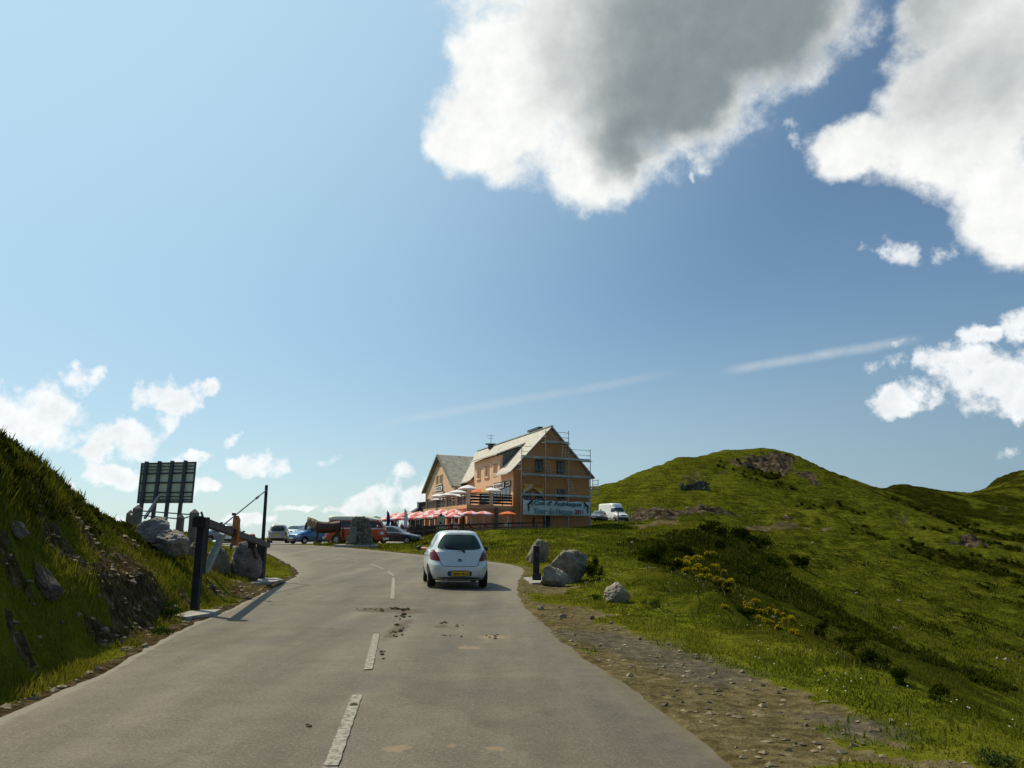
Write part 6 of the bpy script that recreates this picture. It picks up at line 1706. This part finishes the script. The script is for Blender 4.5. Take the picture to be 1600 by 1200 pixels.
# standing people
def standing(shirt, trousers, hair):
    m, t, b = new_mat('walker')
    s_ = nn(t.nt, 'ShaderNodeSeparateXYZ'); t.put(s_.inputs[0], nn(t.nt, 'ShaderNodeTexCoord').outputs['Object'])
    c = t.mix(t.math('GREATER_THAN', s_.outputs[2], .92), (*trousers, 1), (*shirt, 1))
    c = t.mix(t.math('GREATER_THAN', s_.outputs[2], 1.47), c, (.42, .24, .16, 1))
    c = t.mix(t.math('GREATER_THAN', s_.outputs[2], 1.68), c, (*hair, 1))
    t.put(b.inputs['Base Color'], c); b.inputs['Roughness'].default_value = .85
    J = [(0,0,.95,.15,.12),(0,0,1.15,.13,.10),(0,0,1.36,.17,.10),(0,.01,1.48,.055),(0,.02,1.56,.07,.085),(0,.025,1.68,.075,.09)]
    E = [(0,1),(1,2),(2,3),(3,4),(4,5)]
    for s2_ in (-1, 1):
        k = len(J); J += [(.20*s2_,0,1.38,.06),(.25*s2_,.0,1.10,.045),(.24*s2_,.08,.86,.033),(.24*s2_,.10,.78,.038)]; E += [(2,k),(k,k+1),(k+1,k+2),(k+2,k+3)]
        k = len(J); J += [(.10*s2_,0,.82,.09),(.10*s2_,.03*s2_,.48,.065),(.10*s2_,.06*s2_,.10,.045),(.10*s2_,.06*s2_+.13,.04,.04)]; E += [(0,k),(k,k+1),(k+1,k+2),(k+2,k+3)]
    r_ = thing('person', 'x', 'person'); skin_obj('body', J, E, m, r_, sub=1); return r_
for (px_, Y, sh, tr2, hr_, lb) in ((618, 73, (.02,.02,.02), (.02,.02,.03), (.03,.02,.01), 'dark-clothed person standing tallest among the guests right of the navy flag'),
                                (689, 73, (.03,.02,.02), (.03,.03,.05), (.02,.015,.01), 'dark figure standing behind the beige barbecue'),
                                (612, 70.5, (.05,.05,.06), (.05,.02,.02), (.05,.03,.02), 'standing person in dark clothes beside the navy flag')):
    g_ = standing(sh, tr2, hr_); t = W(px_, 825, Y); g_.location = (t.x, t.y, ground(t.x, t.y)); g_.scale = (.88,)*3; g_['label'] = lb
# guests on the upper terrace
for i, (s_, d_) in enumerate(((3.2, 3.9), (5.2, 3.2), (8, 4.0), (12, 3.8))):
    p = tp(s_, d_, ZF)
    put(tb, 'table', p.x, p.y, ZF, .3, 'small wooden table, %s from the front corner of the upper terrace' % ordn[i], 'table', 'tables on the upper terrace')
    put(guests[(i+2) % 5], 'g%d' % ((i+2) % 5), p.x-.45, p.y+.2, ZF, -1.3, 'guest in a %s top at the %s table of the upper terrace' % (shirts[(i+2) % 5], ordn[i]), 'person', 'guests on the upper terrace')
    put(chw, 'chw', p.x-.45, p.y+.2, ZF, -1.3, 'white chair at the %s table of the upper terrace' % ordn[i], 'chair', 'chairs on the upper terrace')

# ------------------------------------------------------------------ rail fence, flags, tent, barbecue
fpts = [(597,840,69), (618,838.5,68), (640,837,67), (662,836,66.5), (684,835,66), (706,834,65.7), (728,833.2,65.5), (750,832.4,65.2), (772,831.6,65), (794,831,65), (816,830.5,65), (838,830.2,65.2), (860,830,65.5)]
fl = []
for x, y, Y in fpts:
    p = W(x, y, Y); fl.append(Vector((p.x, p.y, min(p.z, ground(p.x, p.y)+.25))))
fen = thing('rail_fence', 'low brown post-and-rail fence along the front of the lower terrace', 'fence', fl[0])
for p in fl:
    m = MW(); m.bar(p-Vector((0, 0, .1)), p+Vector((0, 0, .78)), .10, .10, up=(0,1,0)); m.build('fence_post', M['fencewood'], fen)
for a_, b_ in zip(fl, fl[1:]):
    m = MW(); m.bar(a_+Vector((0, -.06, .70)), b_+Vector((0, -.06, .70)), .05, .11); m.build('rail', M['brown'], fen)
    m = MW(); m.bar(a_+Vector((0, -.06, .38)), b_+Vector((0, -.06, .38)), .05, .10); m.build('rail', M['fencewood'], fen)
pan = thing('board_fence', 'dark board fence panel below the seated guests, behind the flags', 'fence', fl[0]+Vector((0, 1, 0)))
for a_, b_ in zip(fl[:4], fl[1:5]):
    m = MW(); a2, b2 = a_+Vector((0, .8, 0)), b_+Vector((0, .8, 0)); m.bar(a2+Vector((0, 0, .28)), b2+Vector((0, 0, .28)), .05, .72); m.build('board_panel', M['brown'], pan)
def feather(px, y0, y1, Y, col, label, w=.30):
    b_ = W(px, y1, Y); z0 = min(b_.z, ground(b_.x, b_.y)); t_ = W(px, y0, Y); H_ = t_.z-z0
    r_ = thing('feather_flag', label, 'flag', (b_.x, b_.y, z0))
    m = MB(); m.tube((-w*.1, 0, 0), (0, 0, H_), .02, n=6); m.build('pole', M['steel'], r_)
    m = MB(); n_ = 14; pts = []
    L_ = [(0, .18*H_+.8*H_*i/n_) for i in range(n_+1)]; R_ = [(w*(1-(max(0, i/n_-.55)/.45)**2)**.5 if i/n_ > .55 else w*(.8+.2*i/n_/.55), .18*H_+.8*H_*i/n_) for i in range(n_+1)]
    for i in range(n_):
        o1, o2 = .04*math.sin(i*.9), .04*math.sin((i+1)*.9)
        m.add([(L_[i][0], 0, L_[i][1]), (R_[i][0], o1, R_[i][1]), (R_[i+1][0], o2, R_[i+1][1]), (L_[i+1][0], 0, L_[i+1][1])], [(0,1,2,3)])
    c = m.build('flag_cloth', col, r_, smooth=True); so = c.modifiers.new('s', 'SOLIDIFY'); so.thickness = .006
    m = MB(); m.box((0, 0, .03), (.5, .5, .05)); m.build('foot', M['white'], r_)
feather(603.5, 797, 833, 68, mat('navy_cloth', (.015, .012, .16), .8, var=.1), 'navy blue feather flag at the left end of the lower terrace', .28)
feather(631, 794, 831, 67.5, mat('white_flag_cloth', (.70, .62, .72), .8, var=.12, scale=4, stain=(.5, .3, .5)), 'white feather flag among the red and white parasols', .30)
tz = W(586, 840, 78); gz = ground(tz.x, tz.y); tt = thing('tent', 'green pyramid-roofed tent behind the camper van', 'tent', (tz.x, tz.y, gz))
ap = W(586, 806, 78).z-gz; ev = W(586, 812.5, 78).z-gz
m = MB(); h = 1.15; m.add([(-h,-h,ev),(h,-h,ev),(h,h,ev),(-h,h,ev),(0,0,ap)], [(0,1,4),(1,2,4),(2,3,4),(3,0,4)]); m.add([(-h,-h,ev-.15),(h,-h,ev-.15),(h,h,ev-.15),(-h,h,ev-.15),(-h,-h,ev),(h,-h,ev),(h,h,ev),(-h,h,ev)], [(0,1,5,4),(1,2,6,5),(2,3,7,6),(3,0,4,7)])
m.build('canopy', mat('green_canvas', (.04, .16, .09), .8, var=.1), tt)
for a_ in (-1, 1):
    for b_ in (-1, 1): m = MB(); m.tube((a_*h*.97, b_*h*.97, 0), (a_*h*.97, b_*h*.97, ev), .03, n=6); m.build('leg', M['steel'], tt)
bp_ = W(688.5, 826, 66.8); gz = ground(bp_.x, bp_.y)
bq = thing('barbecue', 'beige masonry barbecue block with a dark opening in front of the terrace', 'barbecue', (bp_.x, bp_.y, gz)); H_ = W(688.5, 807, 66.8).z-gz
m = MB(); m.box((0, 0, H_/2), (.66, .6, H_)); m.build('masonry', mat('beige_masonry', (.42, .36, .24), .9, var=.15, scale=5, bumpk=.3), bq, bevel=.02)
m = MB(); m.box((0, -.30, H_*.62), (.17, .02, .18)); m.build('opening', M['ink'], bq)
m = MB(); m.box((.02, 0, H_+.05), (.5, .45, .12)); m.tube((0, 0, H_+.1), (0, 0, H_+.28), .12, .06, n=8); m.build('grill_hood', M['brown'], bq)
# plain posts beside the panel van
for i, (x, y0, y1, Y, w, lb) in enumerate(((966, 797, 818, 84, .13, 'grey wooden post standing in front of the white panel van'), (984.5, 789, 815, 88, .10, 'thin grey post right of the white panel van'), (959.5, 819, 829, 72, .06, 'short dark stake in the shaded grass below the panel van'), (989, 791, 812, 92, .05, 'bent stake right of the panel van'))):
    a_ = W(x, y1, Y); t_ = W(x, y0, Y); gz = ground(a_.x, a_.y)
    m = MB(); m.tube((0, 0, -.1), (.02*i, 0, t_.z-gz), w/2*1.1, w/2*.9, n=8); m.tube((.02*i, 0, t_.z-gz), (.02*i, 0, t_.z-gz+.03), w/2*.9, w/2*.4, n=8)
    o = m.build('post', M['postwood'] if i != 2 else M['darktimber']); o.location = (a_.x, a_.y, gz); tag(o, lb, 'post')
m = MB(); m.bar((-.6, 0, .05), (.6, .2, .35), .15, .06); o = m.build('plank', M['trim']); o.location = hit(1001, 812); tag(o, 'pale broken plank leaning on the cut bank right of the panel van', 'plank')
# tumbled stone sheepfold on the hill
rg = np.random.default_rng(21)
fc = hit(1085, 764, 60); sf = thing('stone_ruin', 'dark tumbled dry-stone ruin on the green hillside', 'ruin', fc)
m = MB(); L_ = 42/FPX*fc.y
for i in range(170):
    x = rg.uniform(-L_/2, L_/2); z = rg.uniform(-.4, 1.7*(.75+.25*math.sin(x))); y = rg.uniform(-.4, .4)
    s_ = rg.uniform(.25, .6); m.box((x, y, z), (s_*1.3, s_, s_*.7), M=Matrix.Rotation(rg.uniform(-.3, .3), 3, 'Y') @ Matrix.Rotation(rg.uniform(0, 3), 3, 'Z'))
m.build('stones', mat('dark_stone', (.10, .085, .065), .95, var=.5, scale=1), sf)
# ------------------------------------------------------------------ grass, weeds, shrubs
def blade_mat(name, translucent=.35):
    m = bpy.data.materials.new(name); m.use_nodes = True; nt = m.node_tree; nt.nodes.clear(); t = NT(nt)
    o = nn(nt, 'ShaderNodeOutputMaterial'); d = nn(nt, 'ShaderNodeBsdfDiffuse'); tr = nn(nt, 'ShaderNodeBsdfTranslucent'); mx = nn(nt, 'ShaderNodeMixShader')
    c = attr(t, 'tint', 0)
    t.put(d.inputs[0], c); t.put(tr.inputs[0], c); mx.inputs[0].default_value = translucent
    nt.links.new(d.outputs[0], mx.inputs[1]); nt.links.new(tr.outputs[0], mx.inputs[2]); nt.links.new(mx.outputs[0], o.inputs[0])
    return m
bm_ = blade_mat('grass_blades')
def gsample(arr, x, y):
    r = np.hypot(x, y-O_Y); t = np.arctan2(x, y-O_Y)
    i = np.clip(np.searchsorted(r_f, r)-1, 0, len(r_f)-2); j = np.clip(np.searchsorted(th_f, t)-1, 0, len(th_f)-2)
    return arr[i, j]
def grass(name, n, r0, r1, h0, h1, wk, keep_dirt, lean, seed, cover, th0=-38, th1=38, hk=0., gate=None):
    rg = np.random.default_rng(seed)
    th = np.radians(rg.uniform(th0, th1, n)); r = np.exp(rg.uniform(math.log(r0), math.log(r1), n))
    x = r*np.sin(th); y = r*np.cos(th)+O_Y
    sd_ = gsample(SD, x, y); di = gsample(dirt, x, y); he = gsample(dark, x, y); ro = gsample(rockm, x, y); dr = gsample(dry, x, y)
    cl = fbm(x/(.35+r*.012), y/(.35+r*.012), 3, 200+seed)
    ft = np.exp(-(((x+4)/11)**4+((y-78)/14)**4))
    ok = (sd_ > .02) & (rg.uniform(size=n) < np.where(di > .45, keep_dirt, 1.0)) & (ro < .5) & (ft < .8) & (cl > -.25+cover) & (poly_sd(PK, x, y) > .1)
    if gate is not None: ok &= gate(x, y)
    x, y, r, di, he, dr, cl = [v[ok] for v in (x, y, r, di, he, dr, cl)]; n = len(x)
    z = groundv(x, y)
    h = rg.uniform(h0, h1, n)*np.clip(r/26, .55, 1)*np.where(di > .45, .6, 1)*(.6+1.2*np.clip(cl+.3, 0, 1))*(1+hk*he)
    w = np.maximum(.0035, r*wk)*rg.uniform(.7, 1.4, n)
    a = rg.uniform(0, 2*math.pi, n); l = rg.uniform(.1, lean, n)*h; b = rg.uniform(0, 2*math.pi, n)
    dx, dy = np.cos(a)*w, np.sin(a)*w; lx, ly = np.cos(b)*l, np.sin(b)*l
    V = np.empty((n, 4, 3), np.float32)
    V[:, 0] = np.stack([x-dx, y-dy, z-.01], 1); V[:, 1] = np.stack([x+dx, y+dy, z-.01], 1)
    V[:, 2] = np.stack([x+dx*.7+lx*.5, y+dy*.7+ly*.5, z+h*.6], 1); V[:, 3] = np.stack([x+lx, y+ly, z+h], 1)
    idx = np.arange(n)[:, None]*4
    F = np.concatenate([idx+np.array([[0, 1, 2]]), idx+np.array([[0, 2, 3]])])
    nz = fbm(x/3, y/3, 3, 300)*.5+.5; nv_ = rg.uniform(size=n)
    g1 = np.array([.034, .050, .004]); g2 = np.array([.165, .175, .011]); g3 = np.array([.22, .20, .022]); hv = np.array([.016, .020, .004]); st = np.array([.26, .21, .10])
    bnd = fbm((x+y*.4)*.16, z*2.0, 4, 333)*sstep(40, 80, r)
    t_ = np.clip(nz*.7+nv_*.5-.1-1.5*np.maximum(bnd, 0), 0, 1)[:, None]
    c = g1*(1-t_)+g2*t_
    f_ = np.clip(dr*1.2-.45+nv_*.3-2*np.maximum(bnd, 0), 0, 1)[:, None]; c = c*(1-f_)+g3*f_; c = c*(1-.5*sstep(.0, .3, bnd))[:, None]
    f_ = np.clip(he*np.clip(.6+nz, 0, 1), 0, 1)[:, None]; c = c*(1-f_*.9)+hv*(1+nv_[:, None])*f_*.9  # blades darkened by the same heathland-and-shade mask
    f_ = (nv_ > .96)[:, None]*.7; c = c*(1-f_)+st*f_
    C = np.ones((n, 4, 4), np.float32); C[:, :, :3] = c[:, None]
    o = mesh_np(name, V.reshape(-1, 3), F, bm_, smooth=False, attrs={'tint': C.reshape(-1, 4)})
    return tag(o, kind='stuff')
g1_ = grass('grass', 430000, 13, 48, .016, .048, .00038, .03, .9, 1, -.3)
tag(g1_, 'short green grass on the verges and the left bank', 'grass')
g1b = grass('grass_tufts', 70000, 13, 60, .045, .12, .00040, .02, .8, 2, .36, hk=.8)
tag(g1b, 'longer grass tufts scattered over the verges and the left bank', 'grass')
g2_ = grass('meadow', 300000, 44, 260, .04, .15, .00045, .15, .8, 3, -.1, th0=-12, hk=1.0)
tag(g2_, 'coarse meadow grass and heather on the slopes beyond the road', 'grass')
# embankment crest: long stems against the sky
g3_ = grass('bank_grass', 110000, 16, 32, .04, .14, .00030, .12, .6, 4, .0, th0=-34, th1=-13, hk=.4)
tag(g3_, 'long seeding grass on the left embankment', 'grass')
def scrub(name, label, n, m_, r0, r1, th0, th1, size0, size1, lk, seed, thr, c0, c1, extra=None):
    """many low leafy clumps as one ground cover"""
    rg = np.random.default_rng(seed)
    th = np.radians(rg.uniform(th0, th1, n)); r = np.exp(rg.uniform(math.log(r0), math.log(r1), n)); x = r*np.sin(th); y = r*np.cos(th)+O_Y
    ok = (gsample(dark, x, y) > thr) & (gsample(SD, x, y) > .5) & (gsample(dirt, x, y) < .85) & (poly_sd(PK, x, y) > .5) & (np.exp(-(((x+4)/11)**4+((y-78)/14)**4)) < .3)
    x, y, r = x[ok], y[ok], r[ok]; n = len(x); z = groundv(x, y)
    s_ = rg.uniform(size0, size1, n)*rg.uniform(.6, 1.5, n)
    k = np.repeat(np.arange(n), m_); N_ = n*m_
    d = rg.normal(size=(N_, 3)); d /= np.linalg.norm(d, axis=1)[:, None]; d[:, 2] = np.abs(d[:, 2])
    p = np.stack([x[k], y[k], z[k]], 1)+d*(s_[k]*rg.uniform(.3, 1, N_))[:, None]*np.array([1, 1, .55])
    a = d*.6+rg.normal(size=(N_, 3))*.5+np.array([0, 0, .8]); a /= np.linalg.norm(a, axis=1)[:, None]
    b = np.cross(a, rg.normal(size=(N_, 3))); b /= np.linalg.norm(b, axis=1)[:, None]
    l = np.maximum(lk*r[k], .012)[:, None]*rg.uniform(.6, 1.5, N_)[:, None]
    V = np.stack([p-b*l*.4, p+b*l*.4, p+a*l*1.3+b*l*.1, p+a*l*1.3-b*l*.1], 1)
    t_ = np.clip(rg.uniform(size=N_)*.6+rg.uniform(size=n)[k]*.4, 0, 1)[:, None]; C = np.ones((N_, 4, 4)); C[:, :, :3] = (np.array(c0)*(1-t_)+np.array(c1)*t_)[:, None]
    o = mesh_np(name, V.reshape(-1, 3), np.arange(N_*4).reshape(-1, 4), bm_, smooth=False, attrs={'tint': C.reshape(-1, 4)})
    return tag(o, label, 'scrub', kind='stuff')
scrub('heath_scrub', 'dark low heather and fern scrub on the slopes right of the road', 9000, 26, 42, 260, -5, 38, .12, .36, .0018, 41, .40, (.010, .016, .002), (.055, .066, .005))
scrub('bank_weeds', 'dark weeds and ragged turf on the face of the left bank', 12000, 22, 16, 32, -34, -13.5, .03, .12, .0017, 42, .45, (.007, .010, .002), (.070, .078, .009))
# weeds and stones on the dirt shoulder
rg = np.random.default_rng(8)
def gravel(name, n, label, seed, smin, smax, region):
    rg = np.random.default_rng(seed)
    th = np.radians(rg.uniform(-38, 38, n)); r = np.exp(rg.uniform(math.log(13), math.log(45), n)); x = r*np.sin(th); y = r*np.cos(th)+O_Y
    di = gsample(dirt, x, y); sd_ = gsample(SD, x, y)
    ok = (di > .4) & (sd_ > .03) & region(x, y); x, y, r = x[ok], y[ok], r[ok]; n = len(x); z = groundv(x, y)
    base = np.array([(1,0,0),(-1,0,0),(0,1,0),(0,-1,0),(0,0,1),(0,0,-1)], float)
    Fb = np.array([(0,2,4),(2,1,4),(1,3,4),(3,0,4),(2,0,5),(1,2,5),(3,1,5),(0,3,5)])
    s_ = smin+(smax-smin)*rg.uniform(size=n)**(4 if name == 'gravel' else 2.6)
    J_ = base[None]*(1+rg.uniform(-.4, .4, (n, 6, 3)))+rg.uniform(-.25, .25, (n, 6, 3))
    a = rg.uniform(0, 6.28, n); ca, sa = np.cos(a)[:, None], np.sin(a)[:, None]
    X = (J_[:, :, 0]*ca-J_[:, :, 1]*sa)*s_[:, None]; Yy = (J_[:, :, 0]*sa+J_[:, :, 1]*ca)*s_[:, None]*.7; Z = J_[:, :, 2]*s_[:, None]*.45
    V = np.stack([X+x[:, None], Yy+y[:, None], Z+z[:, None]+s_[:, None]*.15], -1)
    F = (np.arange(n)[:, None, None]*6+Fb[None]).reshape(-1, 3)
    t_ = rg.uniform(.25, 1.0, n)[:, None]; c = np.array([.34, .28, .18])*t_*np.array([1, .97, .93]); C = np.ones((n, 6, 4)); C[:, :, :3] = c[:, None]
    o = mesh_np(name, V.reshape(-1, 3), F, gravel_m, smooth=False, attrs={'tint': C.reshape(-1, 4)})
    return tag(o, label, 'gravel', kind='stuff')
gravel_m, t, b = new_mat('loose_gravel'); t.put(b.inputs['Base Color'], attr(t, 'tint', 0)); b.inputs['Roughness'].default_value = .95
gravel('gravel', 36000, 'loose gravel and chippings on the bare shoulder right of the road', 5, .005, .05, lambda x, y: x > -2)
gravel('scree', 70000, 'small stones and scree on the cut bank left of the road', 6, .006, .065, lambda x, y: x < -2)
# white meadow flowers
n = 900; rg = np.random.default_rng(15)
xs = rg.uniform(1.5, 9, n); ys = rg.uniform(5, 28, n); cl = fbm(xs/1.2, ys/1.2, 3, 400); ok = (gsample(SD, xs, ys) > .6) & (gsample(dirt, xs, ys) < .4) & (cl > .12); xs, ys = xs[ok], ys[ok]; n = len(xs); zs = groundv(xs, ys)+rg.uniform(.04, .09, n)
w = .008+ys*.00035; V = np.stack([np.stack([xs-w, ys, zs], 1), np.stack([xs, ys-w, zs+w*.3], 1), np.stack([xs+w, ys, zs], 1), np.stack([xs, ys+w, zs+w*.6], 1)], 1).reshape(-1, 3)
o = mesh_np('meadow_flowers', V, np.arange(n*4).reshape(-1, 4), M['white'], smooth=False); tag(o, 'tiny white flowers dotted in the grass right of the road', 'flowers', kind='stuff')

# shrubs
lm_ = blade_mat('shrub_leaves', .2)
M['stem'] = mat('twig_bark', (.06, .045, .03), .9)
def shrub(name, label, cat, loc, rx, ry, rz_, seed, n, leaf, cols_, group=None, flowers=0, fcol=(.55, .42, .02), upright=.3):
    rg = np.random.default_rng(seed); root = thing(name, label, cat, loc, 0, group)
    # lumpy crown made of several clumps
    nc_ = max(3, int(5+rx*4)); cc = np.stack([rg.uniform(-.75, .75, nc_)*rx, rg.uniform(-.7, .7, nc_)*ry, rg.uniform(.15, .75, nc_)*rz_], 1); cr_ = rg.uniform(.30, .55, nc_)
    def leaves(m_, shell, lf, colsx, nm):
        k = rg.integers(0, nc_, m_); d = rg.normal(size=(m_, 3)); d /= np.linalg.norm(d, axis=1)[:, None]
        d[:, 2] = np.where(rg.uniform(size=m_) < .7, np.abs(d[:, 2]), d[:, 2])
        rad = cr_[k]*rg.uniform(shell, 1.05, m_)
        p = cc[k]+d*rad[:, None]*np.array([rx, ry, rz_*.8]); p[:, 2] = np.maximum(p[:, 2], .01)
        a = rg.normal(size=(m_, 3)); a[:, 2] += upright*3; a /= np.linalg.norm(a, axis=1)[:, None]
        b = np.cross(a, rg.normal(size=(m_, 3))); b /= np.linalg.norm(b, axis=1)[:, None]
        l = lf*rg.uniform(.6, 1.4, m_)[:, None]
        V = np.stack([p-b*l*.35, p+b*l*.35, p+a*l+b*l*.1, p+a*l-b*l*.1], 1)
        c0, c1 = np.array(colsx[0]), np.array(colsx[1]); t_ = rg.uniform(size=m_)[:, None]; C = np.ones((m_, 4, 4)); C[:, :, :3] = (c0*(1-t_)+c1*t_)[:, None]
        o = mesh_np(nm, V.reshape(-1, 3), np.arange(m_*4).reshape(-1, 4), lm_, parent=root, smooth=False, attrs={'tint': C.reshape(-1, 4)})
    leaves(n, .25, leaf, cols_, 'foliage')
    if flowers: leaves(flowers, .95, leaf*.9, (tuple(c*.75 for c in fcol), fcol), 'flowers')
    m = MB()
    for q in range(4): m.tube((0, 0, -.1), tuple(cc[q % nc_]), .02*max(rx, .3), .008, n=5)
    m.build('stem', M['stem'], root)
    return root
def shrub_px(name, label, cat, px, pyb, w, h, seed, cols_, n=None, group=None, flowers=0, **kw):
    g_ = hit(px, pyb); k = g_.y/FPX; rx = w*k/2*1.15; rz_ = h*k*1.1
    return shrub(name, label, cat, (g_.x, g_.y+rx*.4, g_.z-.03), rx, rx*.8, rz_, seed, n or int(900+w*h*.9), max(.018, 2.0*k), cols_, group, flowers, **kw)
dk = ((.010, .016, .002), (.036, .048, .005)); md = ((.022, .034, .003), (.065, .080, .007)); br = ((.035, .05, .01), (.08, .10, .02))
DB = 'dark scrub bushes on the slope right of the road'
for i, (x, y, w, h, lb, cs) in enumerate([(1020,880,48,30,'round dark bush nearest the boulders on the slope',dk), (1070,876,32,22,'second dark bush, just above the upper patch of yellow broom',dk), (931,908,28,38,'tall green grassy bush behind the overhanging boulder',md),
        (1115,838,44,22,'dark bush at the left end of the ridge line above the gully',dk), (1150,848,44,24,'dark bush in the middle of the ridge line above the gully',dk), (1185,862,40,22,'dark bush at the right end of the ridge line above the gully',dk),
        (1130,862,34,18,'low bush just above the yellow broom',md), (1215,888,34,18,'low green bush on the slope right of the upper broom patch',md), (1250,888,26,18,'small dark bush standing alone below the ridge',dk), (1170,905,40,20,'wide green bush between the two broom patches',md),
        (1290,1000,44,26,'dark bush right of the lower broom patch',dk), (1330,1020,40,26,'green bush down the gully after the lower broom patch',md), (1375,1045,44,26,'dark bush half way down the gully edge',dk), (1415,1072,40,28,'round green bush behind the edge of the grass apron',md), (1470,1096,40,24,'lowest green bush behind the edge of the grass apron',md),
        (1050,895,34,18,'small dark bush left of the yellow broom',dk), (1135,930,36,18,'dark bush below the upper broom patch',dk), (1165,962,30,18,'brown-green bush at the left of the lower broom patch',md)]):
    shrub_px('bush', lb, 'bush', x, y, w, h, 500+i, cs, group=DB)
YB = 'yellow flowering broom bushes in the gully'
up_ = [(1066,886,22,11),(1088,884,24,13),(1112,872,15,10),(1078,896,18,10),(1098,894,20,11),(1116,893,16,9),(1128,898,14,8),(1100,906,18,9),(1122,910,16,9),(1140,914,15,8),(1144,928,12,8),(1132,920,14,8)]
lo_ = [(1166,950,14,9),(1180,946,18,9),(1172,957,16,8),(1192,960,16,8),(1204,958,12,7),(1186,970,12,7),(1202,975,18,9),(1212,960,10,7),(1222,966,12,8),(1234,977,20,13),(1218,985,14,8),(1242,992,13,9),(1133,952,12,7)]
for nm_, lst in (('upper', up_), ('lower', lo_)):
    for i, (x, y, w, h) in enumerate(lst):
        shrub_px('broom_bush', 'yellow flowering broom bush, %s counted from the left in the %s patch' % ((ordn+['thirteenth'])[sorted(range(len(lst)), key=lambda q: lst[q][0]).index(i)], nm_), 'bush', x, y, w, h, 600+i+(50 if nm_ == 'lower' else 0), br, n=500, group=YB, flowers=900)
shrub_px('weed', 'leafy weed growing against the isolated pale rock', 'plant', 940, 940, 40, 16, 700, ((.03,.05,.006), (.10,.125,.02)), n=500)
shrub_px('weed', 'leafy thistle-like weed right of the isolated pale rock', 'plant', 1013, 952, 34, 18, 701, ((.03,.05,.006), (.11,.13,.025)), n=500)
shrub_px('weed', 'pale leafy weed in the bottom right corner of the view', 'plant', 1570, 1200, 70, 28, 702, ((.03,.05,.012), (.10,.125,.035)), n=900)
shrub_px('grass_clump', 'fresh green grass clump by the roadside debris left of the road', 'plant', 242, 993, 46, 16, 703, ((.02,.045,.006), (.06,.10,.012)), n=900, upright=1)
shrub_px('grass_clump', 'grass clump left of the barrier post', 'plant', 255, 965, 40, 20, 704, ((.02,.045,.006), (.06,.10,.012)), n=900, upright=1)

# ------------------------------------------------------------------ droppings on the road
dm_, t, b = new_mat('dry_dung'); P = pos(t); t.put(b.inputs['Base Color'], t.ramp(t.noise(P, 30, 4, .6), [(.3, (.02, .014, .008)), (.7, (.09, .065, .035))])); b.inputs['Roughness'].default_value = .95
def clods(label, lst, seed, smin, smax):
    rg = np.random.default_rng(seed); bm = bmesh.new()
    for (px_, py_, rx, ry, n) in lst:
        for k in range(n):
            x, y = on_road(px_+rg.normal()*rx, py_+rg.normal()*ry); s_ = rg.uniform(smin, smax)*(1 if rg.uniform() < .8 else 1.8)
            M4 = Matrix.Translation((x, y, float(Hr(x, y))+s_*.25)) @ Matrix.Rotation(rg.uniform(0, 6), 4, 'Z') @ Matrix.Diagonal((s_*rg.uniform(.8, 1.5), s_, s_*rg.uniform(.4, .8), 1))
            bmesh.ops.create_icosphere(bm, subdivisions=1, radius=1, matrix=M4)
    for v in bm.verts: v.co += Vector((rg.uniform(-1, 1), rg.uniform(-1, 1), rg.uniform(-.5, .5)))*smin*.35
    me = bpy.data.meshes.new('droppings'); bm.to_mesh(me); bm.free(); me.materials.append(dm_)
    o = bpy.data.objects.new('droppings', me); COL.objects.link(o); return tag(o, label, 'dung', kind='stuff')
clods('horse droppings crumbled across the middle of the road', [(617,951,7,1.0,26),(632,953,4,1.0,14),(580,951.5,8,.7,10),(626,963,4,3,14),(622,984,5,8,20),(598,953,12,1.0,12),(595,1015,4,6,6)], 31, .008, .026)
clods('scattered small droppings in the right lane', [(693,973,4,1,12),(716,978,5,1.2,8),(770,993,9,1.6,10),(700,995,10,3,8),(552,1103,2,1,5),(480,1135,2,1,2)], 32, .008, .022)
